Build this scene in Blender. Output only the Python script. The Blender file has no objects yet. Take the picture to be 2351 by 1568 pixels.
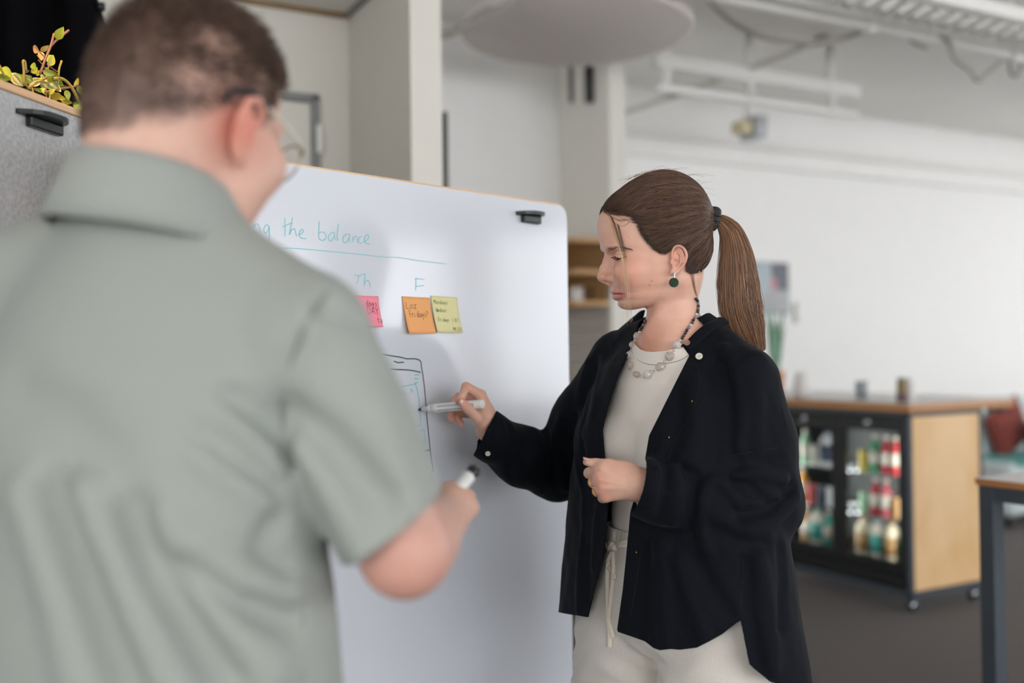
import bpy, bmesh, math, random
import numpy as np
from mathutils import Vector, Matrix

random.seed(7)
rng = np.random.default_rng(7)
sc = bpy.context.scene
COL = sc.collection

# ------------------------------------------------------------------ camera
IW, IH, FPX = 2351.0, 1568.0, 2286.0
CAM = np.array([0.0, 0.0, 1.40])
PITCH, ROLL = math.radians(0.6), math.radians(0.75)
_F = np.array([0, math.cos(PITCH), math.sin(PITCH)])
_U0 = np.array([0, -math.sin(PITCH), math.cos(PITCH)])
_R0 = np.array([1.0, 0, 0])
_R = _R0 * math.cos(ROLL) - _U0 * math.sin(ROLL)
_U = _R0 * math.sin(ROLL) + _U0 * math.cos(ROLL)
cd = bpy.data.cameras.new('camera')
cam = bpy.data.objects.new('camera', cd)
COL.objects.link(cam)
cam.matrix_world = Matrix(((_R[0], _U[0], -_F[0], CAM[0]), (_R[1], _U[1], -_F[1], CAM[1]),
                           (_R[2], _U[2], -_F[2], CAM[2]), (0, 0, 0, 1)))
cd.sensor_width = 36.0
cd.lens = 36.0 * FPX / IW
cd.clip_start = 0.05
cd.clip_end = 100
cd.dof.use_dof = True
cd.dof.focus_distance = 1.78
cd.dof.aperture_fstop = 1.5
sc.camera = cam


def P(px, py, d):
    """the point that lies d metres ahead of the camera behind photograph pixel (px, py)"""
    return CAM + d * (_F + (px - IW / 2) / FPX * _R - (py - IH / 2) / FPX * _U)


def proj(p):
    q = np.asarray(p) - CAM
    d = q @ _F
    return np.stack([IW / 2 + FPX * (q @ _R) / d, IH / 2 - FPX * (q @ _U) / d, d], -1)


# ------------------------------------------------------------------ world, lights, exposure
wd = bpy.data.worlds.new('overcast_sky')
sc.world = wd
wd.use_nodes = True
bg = wd.node_tree.nodes['Background']
bg.inputs[0].default_value = (0.955, 0.975, 1.0, 1)
bg.inputs[1].default_value = 4.2


def area(name, loc, aim, sx, sy, power, colr=(1, 1, 1)):
    l = bpy.data.lights.new(name, 'AREA')
    l.shape = 'RECTANGLE'
    l.size, l.size_y, l.energy, l.color = sx, sy, power, colr
    o = bpy.data.objects.new(name, l)
    COL.objects.link(o)
    o.location = loc
    d = Vector(aim) - Vector(loc)
    o.rotation_euler = d.to_track_quat('-Z', 'Y').to_euler()
    return o


# soft fill light added behind the photographer's left shoulder
area('window_light_behind', (-2.2, -3.6, 2.3), (0.2, 1.9, 1.3), 3.2, 2.2, 45, (1.0, 0.97, 0.94))
# room axes: eA runs to the right and away, eB to the left and away
eA = np.array([0.882, 0.471, 0.0])
eB = np.array([-0.471, 0.882, 0.0])
vs = sc.view_settings
vs.view_transform = 'Standard'
vs.look = 'None'
vs.gamma = 1.0
vs.exposure = 0.46
vs.use_curve_mapping = False
sc.cycles.max_bounces = 10
sc.cycles.diffuse_bounces = 5
sc.cycles.glossy_bounces = 4
sc.cycles.transparent_max_bounces = 12

# ------------------------------------------------------------------ materials
def lin(c):
    return tuple(((x / 255.0) / 12.92 if x / 255.0 <= 0.04045 else ((x / 255.0 + 0.055) / 1.055) ** 2.4) for x in c)


def mat(name, rgb, rough=0.6, metal=0.0, noise=0.0, nscale=40.0, bump=0.0, bscale=200.0, stretch=None,
        attr=None, sss=0.0, sheen=0.0, trans=0.0, coat=0.0, spec=None, ior=None, alpha=None, emis=None):
    m = bpy.data.materials.new(name)
    m.use_nodes = True
    nt = m.node_tree
    b = nt.nodes['Principled BSDF']
    c = lin(rgb)
    b.inputs['Base Color'].default_value = (*c, 1)
    b.inputs['Roughness'].default_value = rough
    b.inputs['Metallic'].default_value = metal
    if spec is not None:
        b.inputs['Specular IOR Level'].default_value = spec
    if ior is not None:
        b.inputs['IOR'].default_value = ior
    if trans:
        b.inputs['Transmission Weight'].default_value = trans
    if coat:
        b.inputs['Coat Weight'].default_value = coat
        b.inputs['Coat Roughness'].default_value = 0.08
    if alpha is not None:
        b.inputs['Alpha'].default_value = alpha
    if sss:
        b.inputs['Subsurface Weight'].default_value = sss
        b.inputs['Subsurface Radius'].default_value = (1.0, 0.35, 0.2)
        b.inputs['Subsurface Scale'].default_value = 0.006
    if sheen:
        b.inputs['Sheen Weight'].default_value = sheen
        b.inputs['Sheen Roughness'].default_value = 0.4
    if emis:
        b.inputs['Emission Color'].default_value = (*lin(emis[0]), 1)
        b.inputs['Emission Strength'].default_value = emis[1]
    src = None
    if attr:
        a = nt.nodes.new('ShaderNodeAttribute')
        a.attribute_name = attr
        src = a.outputs['Color']
    if noise or bump:
        tc = nt.nodes.new('ShaderNodeTexCoord')
        mp = nt.nodes.new('ShaderNodeMapping')
        nt.links.new(tc.outputs['Object'], mp.inputs[0])
        if stretch:
            mp.inputs['Scale'].default_value = stretch
    if noise:
        n = nt.nodes.new('ShaderNodeTexNoise')
        n.inputs['Scale'].default_value = nscale
        n.inputs['Detail'].default_value = 5
        nt.links.new(mp.outputs[0], n.inputs['Vector'])
        r = nt.nodes.new('ShaderNodeMapRange')
        r.inputs['From Min'].default_value = 0.25
        r.inputs['From Max'].default_value = 0.75
        r.inputs['To Min'].default_value = 1 - noise
        r.inputs['To Max'].default_value = 1 + noise
        nt.links.new(n.outputs[0], r.inputs[0])
        mx = nt.nodes.new('ShaderNodeVectorMath')
        mx.operation = 'SCALE'
        if src:
            nt.links.new(src, mx.inputs[0])
        else:
            mx.inputs[0].default_value = c
        nt.links.new(r.outputs[0], mx.inputs['Scale'])
        src = mx.outputs[0]
    if src:
        nt.links.new(src, b.inputs['Base Color'])
    if bump:
        n2 = nt.nodes.new('ShaderNodeTexNoise')
        n2.inputs['Scale'].default_value = bscale
        n2.inputs['Detail'].default_value = 3
        nt.links.new(mp.outputs[0], n2.inputs['Vector'])
        bp = nt.nodes.new('ShaderNodeBump')
        bp.inputs['Strength'].default_value = bump
        bp.inputs['Distance'].default_value = 0.002
        nt.links.new(n2.outputs[0], bp.inputs['Height'])
        nt.links.new(bp.outputs[0], b.inputs['Normal'])
    return m


def wood(name, c1, c2, axis_scale=(1.5, 14, 14), rough=0.5):
    m = mat(name, c1, rough)
    nt = m.node_tree
    b = nt.nodes['Principled BSDF']
    tc = nt.nodes.new('ShaderNodeTexCoord')
    mp = nt.nodes.new('ShaderNodeMapping')
    mp.inputs['Scale'].default_value = axis_scale
    n = nt.nodes.new('ShaderNodeTexNoise')
    n.inputs['Scale'].default_value = 2.0
    n.inputs['Detail'].default_value = 6
    n.inputs['Distortion'].default_value = 0.6
    cr = nt.nodes.new('ShaderNodeValToRGB')
    cr.color_ramp.elements[0].position = 0.3
    cr.color_ramp.elements[0].color = (*lin(c2), 1)
    cr.color_ramp.elements[1].position = 0.7
    cr.color_ramp.elements[1].color = (*lin(c1), 1)
    nt.links.new(tc.outputs['Object'], mp.inputs[0])
    nt.links.new(mp.outputs[0], n.inputs['Vector'])
    nt.links.new(n.outputs[0], cr.inputs[0])
    nt.links.new(cr.outputs[0], b.inputs['Base Color'])
    return m


# ------------------------------------------------------------------ objects
INV = {}


def thing(name, label, cat, loc=(0, 0, 0), rotz=0.0, group=None, kind=None):
    o = bpy.data.objects.new(name, None)
    COL.objects.link(o)
    o.empty_display_size = 0.1
    o.location = [float(x) for x in loc]
    o.rotation_euler = (0, 0, rotz)
    INV[o.name] = (Matrix.Translation([float(x) for x in loc]) @ Matrix.Rotation(rotz, 4, 'Z')).inverted()
    if label:
        o['label'] = label
    if cat:
        o['category'] = cat
    if group:
        o['group'] = group
    if kind:
        o['kind'] = kind
    return o


def tag(o, label=None, cat=None, group=None, kind=None):
    for k, v in (('label', label), ('category', cat), ('group', group), ('kind', kind)):
        if v:
            o[k] = v
    return o


def link(name, me, m, parent=None, world=True):
    if m is not None:
        for mm in (m if isinstance(m, (list, tuple)) else [m]):
            me.materials.append(mm)
    o = bpy.data.objects.new(name, me)
    COL.objects.link(o)
    if parent is not None:
        o.parent = parent
        if world:
            q = parent
            if q.name in INV:
                o.matrix_parent_inverse = INV[q.name]
    INV[o.name] = INV.get(parent.name, Matrix()) if (parent is not None and world) else Matrix()
    if parent is not None:
        INV[o.name] = Matrix()
    return o


def np_mesh(name, v, quads, smooth=True, col=None, tris=None):
    me = bpy.data.meshes.new(name)
    v = np.asarray(v, np.float32)
    nq = 0 if quads is None else len(quads)
    ntr = 0 if tris is None else len(tris)
    me.vertices.add(len(v))
    me.vertices.foreach_set('co', v.ravel())
    idx = []
    if nq:
        idx.append(np.asarray(quads, np.int32).ravel())
    if ntr:
        idx.append(np.asarray(tris, np.int32).ravel())
    idx = np.concatenate(idx)
    me.loops.add(len(idx))
    me.loops.foreach_set('vertex_index', idx)
    me.polygons.add(nq + ntr)
    st = np.concatenate([np.arange(nq) * 4, nq * 4 + np.arange(ntr) * 3]).astype(np.int32)
    me.polygons.foreach_set('loop_start', st)
    me.update(calc_edges=True)
    me.validate()
    if smooth:
        me.polygons.foreach_set('use_smooth', np.ones(len(me.polygons), bool))
    if col is not None and len(me.vertices) == len(col):
        a = me.color_attributes.new('Col', 'FLOAT_COLOR', 'POINT')
        c4 = np.ones((len(col), 4), np.float32)
        c4[:, :3] = col
        a.data.foreach_set('color', c4.ravel())
    return me


def bm_mesh(name, bm, smooth=False):
    me = bpy.data.meshes.new(name)
    bmesh.ops.recalc_face_normals(bm, faces=bm.faces[:])
    bm.to_mesh(me)
    bm.free()
    if smooth:
        me.polygons.foreach_set('use_smooth', np.ones(len(me.polygons), bool))
    return me


def frame_mat(o, x, y, z):
    return Matrix(((x[0], y[0], z[0], o[0]), (x[1], y[1], z[1], o[1]), (x[2], y[2], z[2], o[2]), (0, 0, 0, 1)))


def box_bm(bm, o, ax, ay, az, x0, x1, y0, y1, z0, z1, bevel=0.0, seg=1):
    """box in a frame o + x*ax + y*ay + z*az"""
    t = bmesh.new()
    vs_ = []
    for z in (z0, z1):
        for (x, y) in ((x0, y0), (x1, y0), (x1, y1), (x0, y1)):
            vs_.append(t.verts.new([o[i] + x * ax[i] + y * ay[i] + z * az[i] for i in range(3)]))
    for f in ((0, 3, 2, 1), (4, 5, 6, 7), (0, 1, 5, 4), (1, 2, 6, 5), (2, 3, 7, 6), (3, 0, 4, 7)):
        t.faces.new([vs_[i] for i in f])
    if bevel:
        bmesh.ops.bevel(t, geom=t.edges[:], offset=bevel, segments=seg, affect='EDGES', profile=0.5)
    me = bpy.data.meshes.new('t')
    t.to_mesh(me)
    t.free()
    bm.from_mesh(me)
    bpy.data.meshes.remove(me)


EX, EY, EZ = np.array([1.0, 0, 0]), np.array([0, 1.0, 0]), np.array([0, 0, 1.0])


def box(name, m, parent, o, x, y, z, ax=EX, ay=EY, az=EZ, bevel=0.003, seg=1, world=True):
    bm = bmesh.new()
    box_bm(bm, o, ax, ay, az, x[0], x[1], y[0], y[1], z[0], z[1], bevel, seg)
    return link(name, bm_mesh(name, bm), m, parent, world)


def catmull(pts, n=6):
    p = np.asarray(pts, float)
    if len(p) < 3:
        return np.array([p[0] + (p[-1] - p[0]) * t for t in np.linspace(0, 1, n + 1)])
    q = np.vstack([2 * p[0] - p[1], p, 2 * p[-1] - p[-2]])
    out = []
    for i in range(1, len(q) - 2):
        for t in np.linspace(0, 1, n, endpoint=False):
            a, b, c, d = q[i - 1], q[i], q[i + 1], q[i + 2]
            out.append(0.5 * ((2 * b) + (-a + c) * t + (2 * a - 5 * b + 4 * c - d) * t * t + (-a + 3 * b - 3 * c + d) * t ** 3))
    out.append(p[-1])
    return np.array(out)


def tube_vf(pts, rad, sides=10, caps=True, flat=None, up=None):
    p = np.asarray(pts, float)
    n = len(p)
    rad = np.broadcast_to(np.asarray(rad, float), (n,))
    tg = np.gradient(p, axis=0)
    tg /= np.linalg.norm(tg, axis=1)[:, None] + 1e-12
    u0 = np.array([0, 0, 1.0]) if up is None else np.asarray(up, float)
    if abs(tg[0] @ u0) > 0.9 and up is None:
        u0 = np.array([1.0, 0, 0])
    V = []
    pu = u0
    for i in range(n):
        a = pu - (pu @ tg[i]) * tg[i]
        if np.linalg.norm(a) < 1e-6:
            a = np.cross(tg[i], [0.3, 0.5, 0.8])
        a /= np.linalg.norm(a)
        b = np.cross(tg[i], a)
        pu = a
        for k in range(sides):
            th = 2 * math.pi * k / sides
            fa = 1.0 if flat is None else flat
            V.append(p[i] + rad[i] * (math.cos(th) * a * fa + math.sin(th) * b))
    Q = []
    for i in range(n - 1):
        for k in range(sides):
            k2 = (k + 1) % sides
            Q.append((i * sides + k, i * sides + k2, (i + 1) * sides + k2, (i + 1) * sides + k))
    T = []
    if caps:
        c0, c1 = len(V), len(V) + 1
        V += [p[0], p[-1]]
        for k in range(sides):
            k2 = (k + 1) % sides
            T.append((c0, k2, k))
            T.append((c1, (n - 1) * sides + k, (n - 1) * sides + k2))
    return np.array(V), Q, T


def tube(name, pts, rad, m, parent=None, sides=10, n=6, smooth_path=True, world=True, flat=None, up=None):
    p = catmull(pts, n) if smooth_path else np.asarray(pts, float)
    if smooth_path and np.ndim(rad) > 0:
        rad = np.interp(np.linspace(0, 1, len(p)), np.linspace(0, 1, len(rad)), rad)
    v, q, t = tube_vf(p, rad, sides, True, flat, up)
    return link(name, np_mesh(name, v, q, True, None, t), m, parent, world)


def lathe_me(name, prof, seg=24):
    """profile list of (r, z) around z"""
    V, Q = [], []
    n = len(prof)
    for k in range(seg):
        th = 2 * math.pi * k / seg
        for r, z in prof:
            V.append((r * math.cos(th), r * math.sin(th), z))
    for k in range(seg):
        k2 = (k + 1) % seg
        for i in range(n - 1):
            Q.append((k * n + i, k2 * n + i, k2 * n + i + 1, k * n + i + 1))
    bm = bmesh.new()
    bv = [bm.verts.new(v) for v in V]
    for f in Q:
        try:
            bm.faces.new([bv[i] for i in f])
        except ValueError:
            pass
    bmesh.ops.remove_doubles(bm, verts=bm.verts[:], dist=1e-6)
    return bm_mesh(name, bm, True)


def copy_tree(o, loc, rotz=None):
    c = o.copy()
    COL.objects.link(c)
    c.location = [float(x) for x in loc]
    if rotz is not None:
        c.rotation_euler = (0, 0, rotz)
    for ch in [x for x in bpy.data.objects if x.parent == o]:
        d = ch.copy()
        COL.objects.link(d)
        d.parent = c
        for g in [x for x in bpy.data.objects if x.parent == ch]:
            e = g.copy()
            COL.objects.link(e)
            e.parent = d
    return c


# ------------------------------------------------------------------ signed-distance modelling
class Fr:
    def __init__(s, o, x, y, z):
        s.o = np.asarray(o, float)
        s.M = np.array([x, y, z], float)

    def loc(s, p):
        return (p - s.o) @ s.M.T

    def w(s, *q):
        return s.o + np.asarray(q, float) @ s.M


def ell(p, c, r, M=None):
    q = p - np.asarray(c)
    if M is not None:
        q = q @ M.T
    r = np.asarray(r, float)
    a = q / r
    k0 = np.sqrt((a * a).sum(1))
    b = a / r
    k1 = np.sqrt((b * b).sum(1)) + 1e-9
    return k0 * (k0 - 1) / k1


def cap(p, a, b, ra, rb):
    a = np.asarray(a, float)
    ab = np.asarray(b, float) - a
    q = p - a
    t = np.clip(q @ ab / (ab @ ab + 1e-12), 0, 1)
    d = q - t[:, None] * ab
    return np.sqrt((d * d).sum(1)) - (ra + (rb - ra) * t)


def chain(p, pts, rs, k=0.0):
    d = None
    for i in range(len(pts) - 1):
        e = cap(p, pts[i], pts[i + 1], rs[i], rs[i + 1])
        d = e if d is None else (np.minimum(d, e) if not k else smin(d, e, k))
    return d


def smin(a, b, k):
    h = np.clip(0.5 + 0.5 * (b - a) / k, 0, 1)
    return b + (a - b) * h - k * h * (1 - h)


def smax(a, b, k):
    return -smin(-a, -b, k)


def segd(p, pts):
    """distance to a polyline"""
    d = None
    for i in range(len(pts) - 1):
        e = cap(p, pts[i], pts[i + 1], 0, 0)
        d = e if d is None else np.minimum(d, e)
    return d


def loft(q, zs, a, b, cx=None, cy=None):
    """elliptic sections: q local (x, y, z)"""
    z = q[:, 2]
    A, B = np.interp(z, zs, a), np.interp(z, zs, b)
    x = q[:, 0] - (np.interp(z, zs, cx) if cx is not None else 0)
    y = q[:, 1] - (np.interp(z, zs, cy) if cy is not None else 0)
    k0 = np.sqrt((x / A) ** 2 + (y / B) ** 2)
    k1 = np.sqrt((x / A ** 2) ** 2 + (y / B ** 2) ** 2) + 1e-9
    d = k0 * (k0 - 1) / k1
    return smax(d, np.maximum(z - zs[-1], zs[0] - z), 0.03)


def net(f, lo, hi, h, B=8, slack=1.5):
    """surface nets over the blocks near the surface; returns verts, quads"""
    lo, hi = np.asarray(lo, float), np.asarray(hi, float)
    nb = np.ceil((hi - lo) / (h * B)).astype(int)
    gi = np.stack(np.meshgrid(*[np.arange(n) for n in nb], indexing='ij'), -1).reshape(-1, 3)
    ctr = lo + (gi + 0.5) * B * h
    dv = np.concatenate([f(c) for c in np.array_split(ctr, max(1, len(ctr) // 60000))])
    gi = gi[np.abs(dv) < B * h * 0.87 * slack + h]
    N = nb * B + 1
    cells, pos = [], []
    eid = {0: [], 1: [], 2: []}
    off = np.stack(np.meshgrid(*[np.arange(B + 1)] * 3, indexing='ij'), -1).reshape(-1, 3)
    for ch in np.array_split(gi, max(1, len(gi) // 150)):
        if not len(ch):
            continue
        base = ch * B
        pts = (base[:, None, :] + off[None]).reshape(-1, 3)
        v = f(lo + pts * h).reshape(len(ch), B + 1, B + 1, B + 1)
        S = v < 0
        c8 = [S[:, i:B + i, j:B + j, k:B + k] for i in (0, 1) for j in (0, 1) for k in (0, 1)]
        cnt = sum(c.astype(np.int8) for c in c8)
        act = (cnt > 0) & (cnt < 8)
        bi, i, j, k = np.nonzero(act)
        if not len(bi):
            continue
        acc = np.zeros((len(bi), 3))
        n = np.zeros(len(bi))
        for d in range(3):
            for a in (0, 1):
                for b in (0, 1):
                    o0 = [0, 0, 0]
                    oth = [x for x in range(3) if x != d]
                    o0[oth[0]], o0[oth[1]] = a, b
                    o1 = list(o0)
                    o1[d] = 1
                    v0 = v[bi, i + o0[0], j + o0[1], k + o0[2]]
                    v1 = v[bi, i + o1[0], j + o1[1], k + o1[2]]
                    cr = (v0 < 0) != (v1 < 0)
                    t = np.where(cr, v0 / np.where(cr, v0 - v1, 1), 0)
                    pp = np.tile(np.array(o0, float), (len(bi), 1))
                    pp[:, d] = t
                    acc += np.where(cr[:, None], pp, 0)
                    n += cr
        g = base[bi] + np.stack([i, j, k], -1)
        pos.append(lo + (g + acc / n[:, None]) * h)
        cells.append((g[:, 0] * N[1] + g[:, 1]) * N[2] + g[:, 2])
        s0 = S[bi, i, j, k]
        for d, o in ((0, (1, 0, 0)), (1, (0, 1, 0)), (2, (0, 0, 1))):
            s1 = S[bi, i + o[0], j + o[1], k + o[2]]
            m_ = s0 != s1
            eid[d].append(np.concatenate([g[m_], s0[m_][:, None]], 1))
    cells, pos = np.concatenate(cells), np.concatenate(pos)
    order = np.argsort(cells)
    cells, pos = cells[order], pos[order]

    def look(g):
        idn = (g[:, 0] * N[1] + g[:, 1]) * N[2] + g[:, 2]
        w = np.searchsorted(cells, idn)
        w = np.minimum(w, len(cells) - 1)
        return np.where(cells[w] == idn, w, -1)
    Q = []
    for d in range(3):
        e = np.concatenate(eid[d])
        g, s = e[:, :3], e[:, 3].astype(bool)
        a, b = [(1, 2), (2, 0), (0, 1)][d]
        ea, eb = np.eye(3, dtype=int)[a], np.eye(3, dtype=int)[b]
        q = np.stack([look(g), look(g - ea), look(g - ea - eb), look(g - eb)], -1)
        q = np.where(s[:, None], q, q[:, ::-1])
        Q.append(q[(q >= 0).all(1)])
    return pos, np.concatenate(Q)


def clip_mesh(v, quads, s):
    """keep the part where s < 0, cutting faces exactly; returns verts, tris"""
    q = np.asarray(quads)
    if q.shape[1] == 4:
        t = np.concatenate([q[:, [0, 1, 2]], q[:, [0, 2, 3]]])
    else:
        t = q
    ins = s < 0
    c = ins[t].sum(1)
    keep = [t[c == 3]]
    newv, cache, nv = [], {}, len(v)
    ex = t[(c > 0) & (c < 3)]

    def cut(a, b):
        key = (a, b) if a < b else (b, a)
        if key not in cache:
            u = s[a] / (s[a] - s[b])
            cache[key] = nv + len(newv)
            newv.append(v[a] + (v[b] - v[a]) * u)
        return cache[key]
    add = []
    for tri in ex.tolist():
        k = [i for i in range(3) if ins[tri[i]]]
        if len(k) == 1:
            i = k[0]
            a, b, cc = tri[i], tri[(i + 1) % 3], tri[(i + 2) % 3]
            add.append((a, cut(a, b), cut(a, cc)))
        else:
            i = [x for x in range(3) if x not in k][0]
            a, b, cc = tri[i], tri[(i + 1) % 3], tri[(i + 2) % 3]
            ab, ac = cut(a, b), cut(a, cc)
            add.append((ab, b, cc))
            add.append((ab, cc, ac))
    if add:
        keep.append(np.array(add))
    T = np.concatenate(keep)
    V = np.concatenate([v, np.array(newv)]) if newv else v
    used = np.unique(T)
    mp = -np.ones(len(V), int)
    mp[used] = np.arange(len(used))
    return V[used], mp[T]


def solidify(o, th, offset=-1.0):
    md = o.modifiers.new('thickness', 'SOLIDIFY')
    md.thickness = th
    md.offset = offset
    return o


def hairs(name, strands, radius, m, parent=None):
    """strands: array (n, k, 3) of hair curves"""
    n, k = strands.shape[:2]
    hc = bpy.data.hair_curves.new(name)
    hc.add_curves([k] * n)
    hc.points.foreach_set('position', strands.astype(np.float32).ravel())
    taper = np.tile(np.interp(np.linspace(0, 1, k), [0, 0.25, 0.6, 1], [0.55, 1.0, 0.9, 0.4]), n) * np.repeat(np.broadcast_to(radius, (n,)), k)
    hc.points.foreach_set('radius', taper.astype(np.float32))
    hc.materials.append(m)
    o = bpy.data.objects.new(name, hc)
    COL.objects.link(o)
    if parent is not None:
        o.parent = parent
        if parent.name in INV:
            o.matrix_parent_inverse = INV[parent.name]
    INV[o.name] = Matrix()
    return o


def hair_mat(name, c1, c2, rough=0.35, c3=None):
    m = bpy.data.materials.new(name)
    m.use_nodes = True
    nt = m.node_tree
    b = nt.nodes['Principled BSDF']
    hi = nt.nodes.new('ShaderNodeHairInfo')
    cr = nt.nodes.new('ShaderNodeValToRGB')
    cr.color_ramp.elements[0].color = (*lin(c1), 1)
    cr.color_ramp.elements[1].color = (*lin(c2), 1)
    if c3:
        e = cr.color_ramp.elements.new(0.9)
        e.color = (*lin(c2), 1)
        cr.color_ramp.elements[-1].color = (*lin(c3), 1)
    nt.links.new(hi.outputs['Random'], cr.inputs[0])
    nt.links.new(cr.outputs[0], b.inputs['Base Color'])
    b.inputs['Roughness'].default_value = rough
    b.inputs['Specular IOR Level'].default_value = 0.4
    return m


def vnoise(p, s, seed=0):
    """cheap smooth noise in [-1, 1]"""
    r = np.random.default_rng(seed)
    o = np.zeros(len(p))
    for i in range(5):
        k = r.normal(size=3) * s * (0.7 + 0.35 * i)
        o += np.sin(p @ k + r.uniform(0, 6.28)) / (1 + 0.3 * i)
    return o / 2.6

def march_many(f, pxy, d0=1.3, it=60, dmax=2.6):
    """first hits along the views through many pixels (closest approach where a view misses)"""
    pxy = np.asarray(pxy, float)
    r = (_F[None] + (pxy[:, :1] - IW / 2) / FPX * _R[None] - (pxy[:, 1:] - IH / 2) / FPX * _U[None])
    L = np.linalg.norm(r, axis=1)
    t = np.full(len(r), d0)
    bd, bt = np.full(len(r), 9.0), t.copy()
    for _ in range(it):
        d = f(CAM + r * t[:, None])
        k = (np.abs(d) < bd) & (t < dmax)
        bd, bt = np.where(k, np.abs(d), bd), np.where(k, t, bt)
        t = t + np.clip(d, -0.3, 0.3) / L * 0.9
    return CAM + r * bt[:, None]


def march(f, px, py, d0=1.3, it=60):
    return march_many(f, [(px, py)], d0, it)[0]


# ------------------------------------------------------------------ the room
M_wall = mat('painted_wall', (232, 231, 229), 0.75, noise=0.012, nscale=6, bump=0.05, bscale=120)
M_wall2 = mat('painted_wall_warm', (214, 211, 203), 0.75, noise=0.015, nscale=5, bump=0.05, bscale=120)
M_ceil = mat('ceiling_paint', (234, 232, 227), 0.8, noise=0.03, nscale=3, bump=0.1, bscale=60)
M_carpet = mat('carpet', (76, 66, 63), 0.95, noise=0.28, nscale=260, bump=0.6, bscale=500, sheen=0.1)
M_white_metal = mat('white_painted_metal', (228, 227, 223), 0.4, noise=0.02, nscale=8)
M_grey_metal = mat('grey_painted_steel', (128, 130, 130), 0.45, noise=0.03, nscale=20)
M_black = mat('black_metal', (22, 24, 26), 0.4, noise=0.1, nscale=30)
M_brown = wood('brown_edge_trim', (150, 122, 82), (122, 96, 60))


def W2(p, z=0.0):
    return np.array([p[0], p[1], z])


def struct(name, m, o, x, y, z, ax=eA, ay=eB, bevel=0.0, parent=None):
    ob = box(name, m, parent, o, x, y, z, ax, ay, EZ, bevel)
    if parent is None:
        ob['kind'] = 'structure'
    return ob


struct('floor', M_carpet, np.zeros(3), (-9, 14), (-9, 16), (-0.1, 0.0))
CEIL = 3.45
struct('ceiling', M_ceil, np.zeros(3), (-9, 14), (-9, 16), (CEIL, CEIL + 0.1))

NK = W2((-0.62, 3.85))                       # inner corner of the nook with the door
w_nook = struct('wall_nook', M_wall2, NK, (-3.2, 0.0), (0.0, 0.1), (0, CEIL))
struct('wall_nook_side', M_wall2, NK, (0.0, 0.113), (-0.625, 0.1), (0, CEIL))
struct('ceiling_nook', M_ceil, NK, (-3.2, 0.0), (-0.42, 0.0), (2.715, 2.78))
struct('trim_1', M_brown, NK, (-3.2, -0.015), (-0.016, -0.001), (2.697, 2.715))
struct('trim_2', M_grey_metal, NK, (-0.016, -0.001), (-0.42, -0.016), (2.697, 2.715))
# ceiling panel seams of the nook
tr3 = struct('trim_3', M_white_metal, NK, (-0.62, -0.60), (-0.42, -0.016), (2.70, 2.714))

# door with steel frame in the nook wall
dr = thing('door_1', None, None, NK + eA * -0.16, 0, None, 'structure')
for nm, x, y, z in (('door_jamb', (-0.16, -0.125), (-0.03, 0.0), (0, 2.385)), ('door_jamb', (-1.14, -1.105), (-0.03, 0.0), (0, 2.385)),
                    ('door_head', (-1.105, -0.125), (-0.03, 0.0), (2.355, 2.385))):
    box(nm, M_grey_metal, dr, NK, x, y, z, eA, eB, EZ, 0.004)
box('door_leaf', M_wall2, dr, NK, (-1.10, -0.13), (-0.018, 0.0), (0.01, 2.352), eA, eB, EZ, 0.003)
for zz in (0.3, 1.2, 1.98, 2.16):
    box('hinge', M_white_metal, dr, NK, (-0.14, -0.12), (-0.042, -0.018), (zz, zz + 0.11), eA, eB, EZ, 0.004)
box('door_handle', M_white_metal, dr, NK, (-1.04, -0.93), (-0.08, -0.06), (1.02, 1.04), eA, eB, EZ, 0.006)

# recessed wall, stub wall and the long bright wall behind the bar
BK = W2((0.327, 6.5))
struct('wall_back', M_wall, BK, (-4.5, 0.0), (0.0, 0.1), (0, CEIL))
struct('wall_stub', M_wall2, BK, (0.0, 0.12), (-0.585, 0.9), (0, CEIL))
WW = W2((2.09, 8.3))
struct('wall_far', M_wall, WW, (-2.2, 5.1), (0.0, 0.1), (0, CEIL))
struct('trim_4', M_white_metal, WW, (-1.8, 5.0), (-0.06, 0.0), (3.06, 3.12), bevel=0.01)
struct('trim_5', M_white_metal, WW, (-1.8, 5.0), (-0.05, 0.0), (2.90, 2.93), bevel=0.01)
struct('baseboard_far', M_wall2, WW, (-1.8, 5.0), (-0.015, 0.0), (0, 0.09))
struct('trim_6', M_black, P(1026, 800, 4.3) * np.array([1, 1, 0]), (-0.008, 0.008), (-0.02, 0.02), (0, 2.44))
# window wall far to the right: sill, head and pillars with open glazing between
WR = W2((6.55, 10.7))
struct('wall_right', M_wall, WR, (0, 0.25), (-16.5, 0.0), (0, 0.75))
for k in range(8):
    struct('window_%d' % (k + 1), M_wall, WR, (0, 0.25), (-16.5 + k * 2.25, -16.5 + k * 2.25 + 0.55), (0.75, CEIL))
struct('wall_right_head', M_wall, WR, (0, 0.25), (-16.5, 0.0), (2.95, CEIL))
# unseen wall added behind the photographer, on the left, to block light
struct('wall_behind', M_wall2, -eB * 5.2, (-4.0, -0.8), (-0.1, 0.0), (0, CEIL))
# unseen left wall added to limit side light, cut short behind
struct('wall_left', M_wall2, W2((-2.3, 0.0)), (-0.1, 0.0), (-0.9, 3.2), (0, CEIL))

# grey boarded cladding on the stub wall, each board its own piece
M_board = wood('grey_timber', (168, 160, 152), (150, 141, 133), (2, 30, 30), 0.6)
cl = thing('wall_cladding', None, None, BK, 0, None, 'structure')
for k in range(17):
    z0 = 0.06 + k * 0.098
    box('board', M_board, cl, BK, (-0.022 - 0.002 * (k % 2), -0.002), (-0.575, -0.02), (z0, z0 + 0.092), eA, eB, EZ, 0.003)

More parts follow.
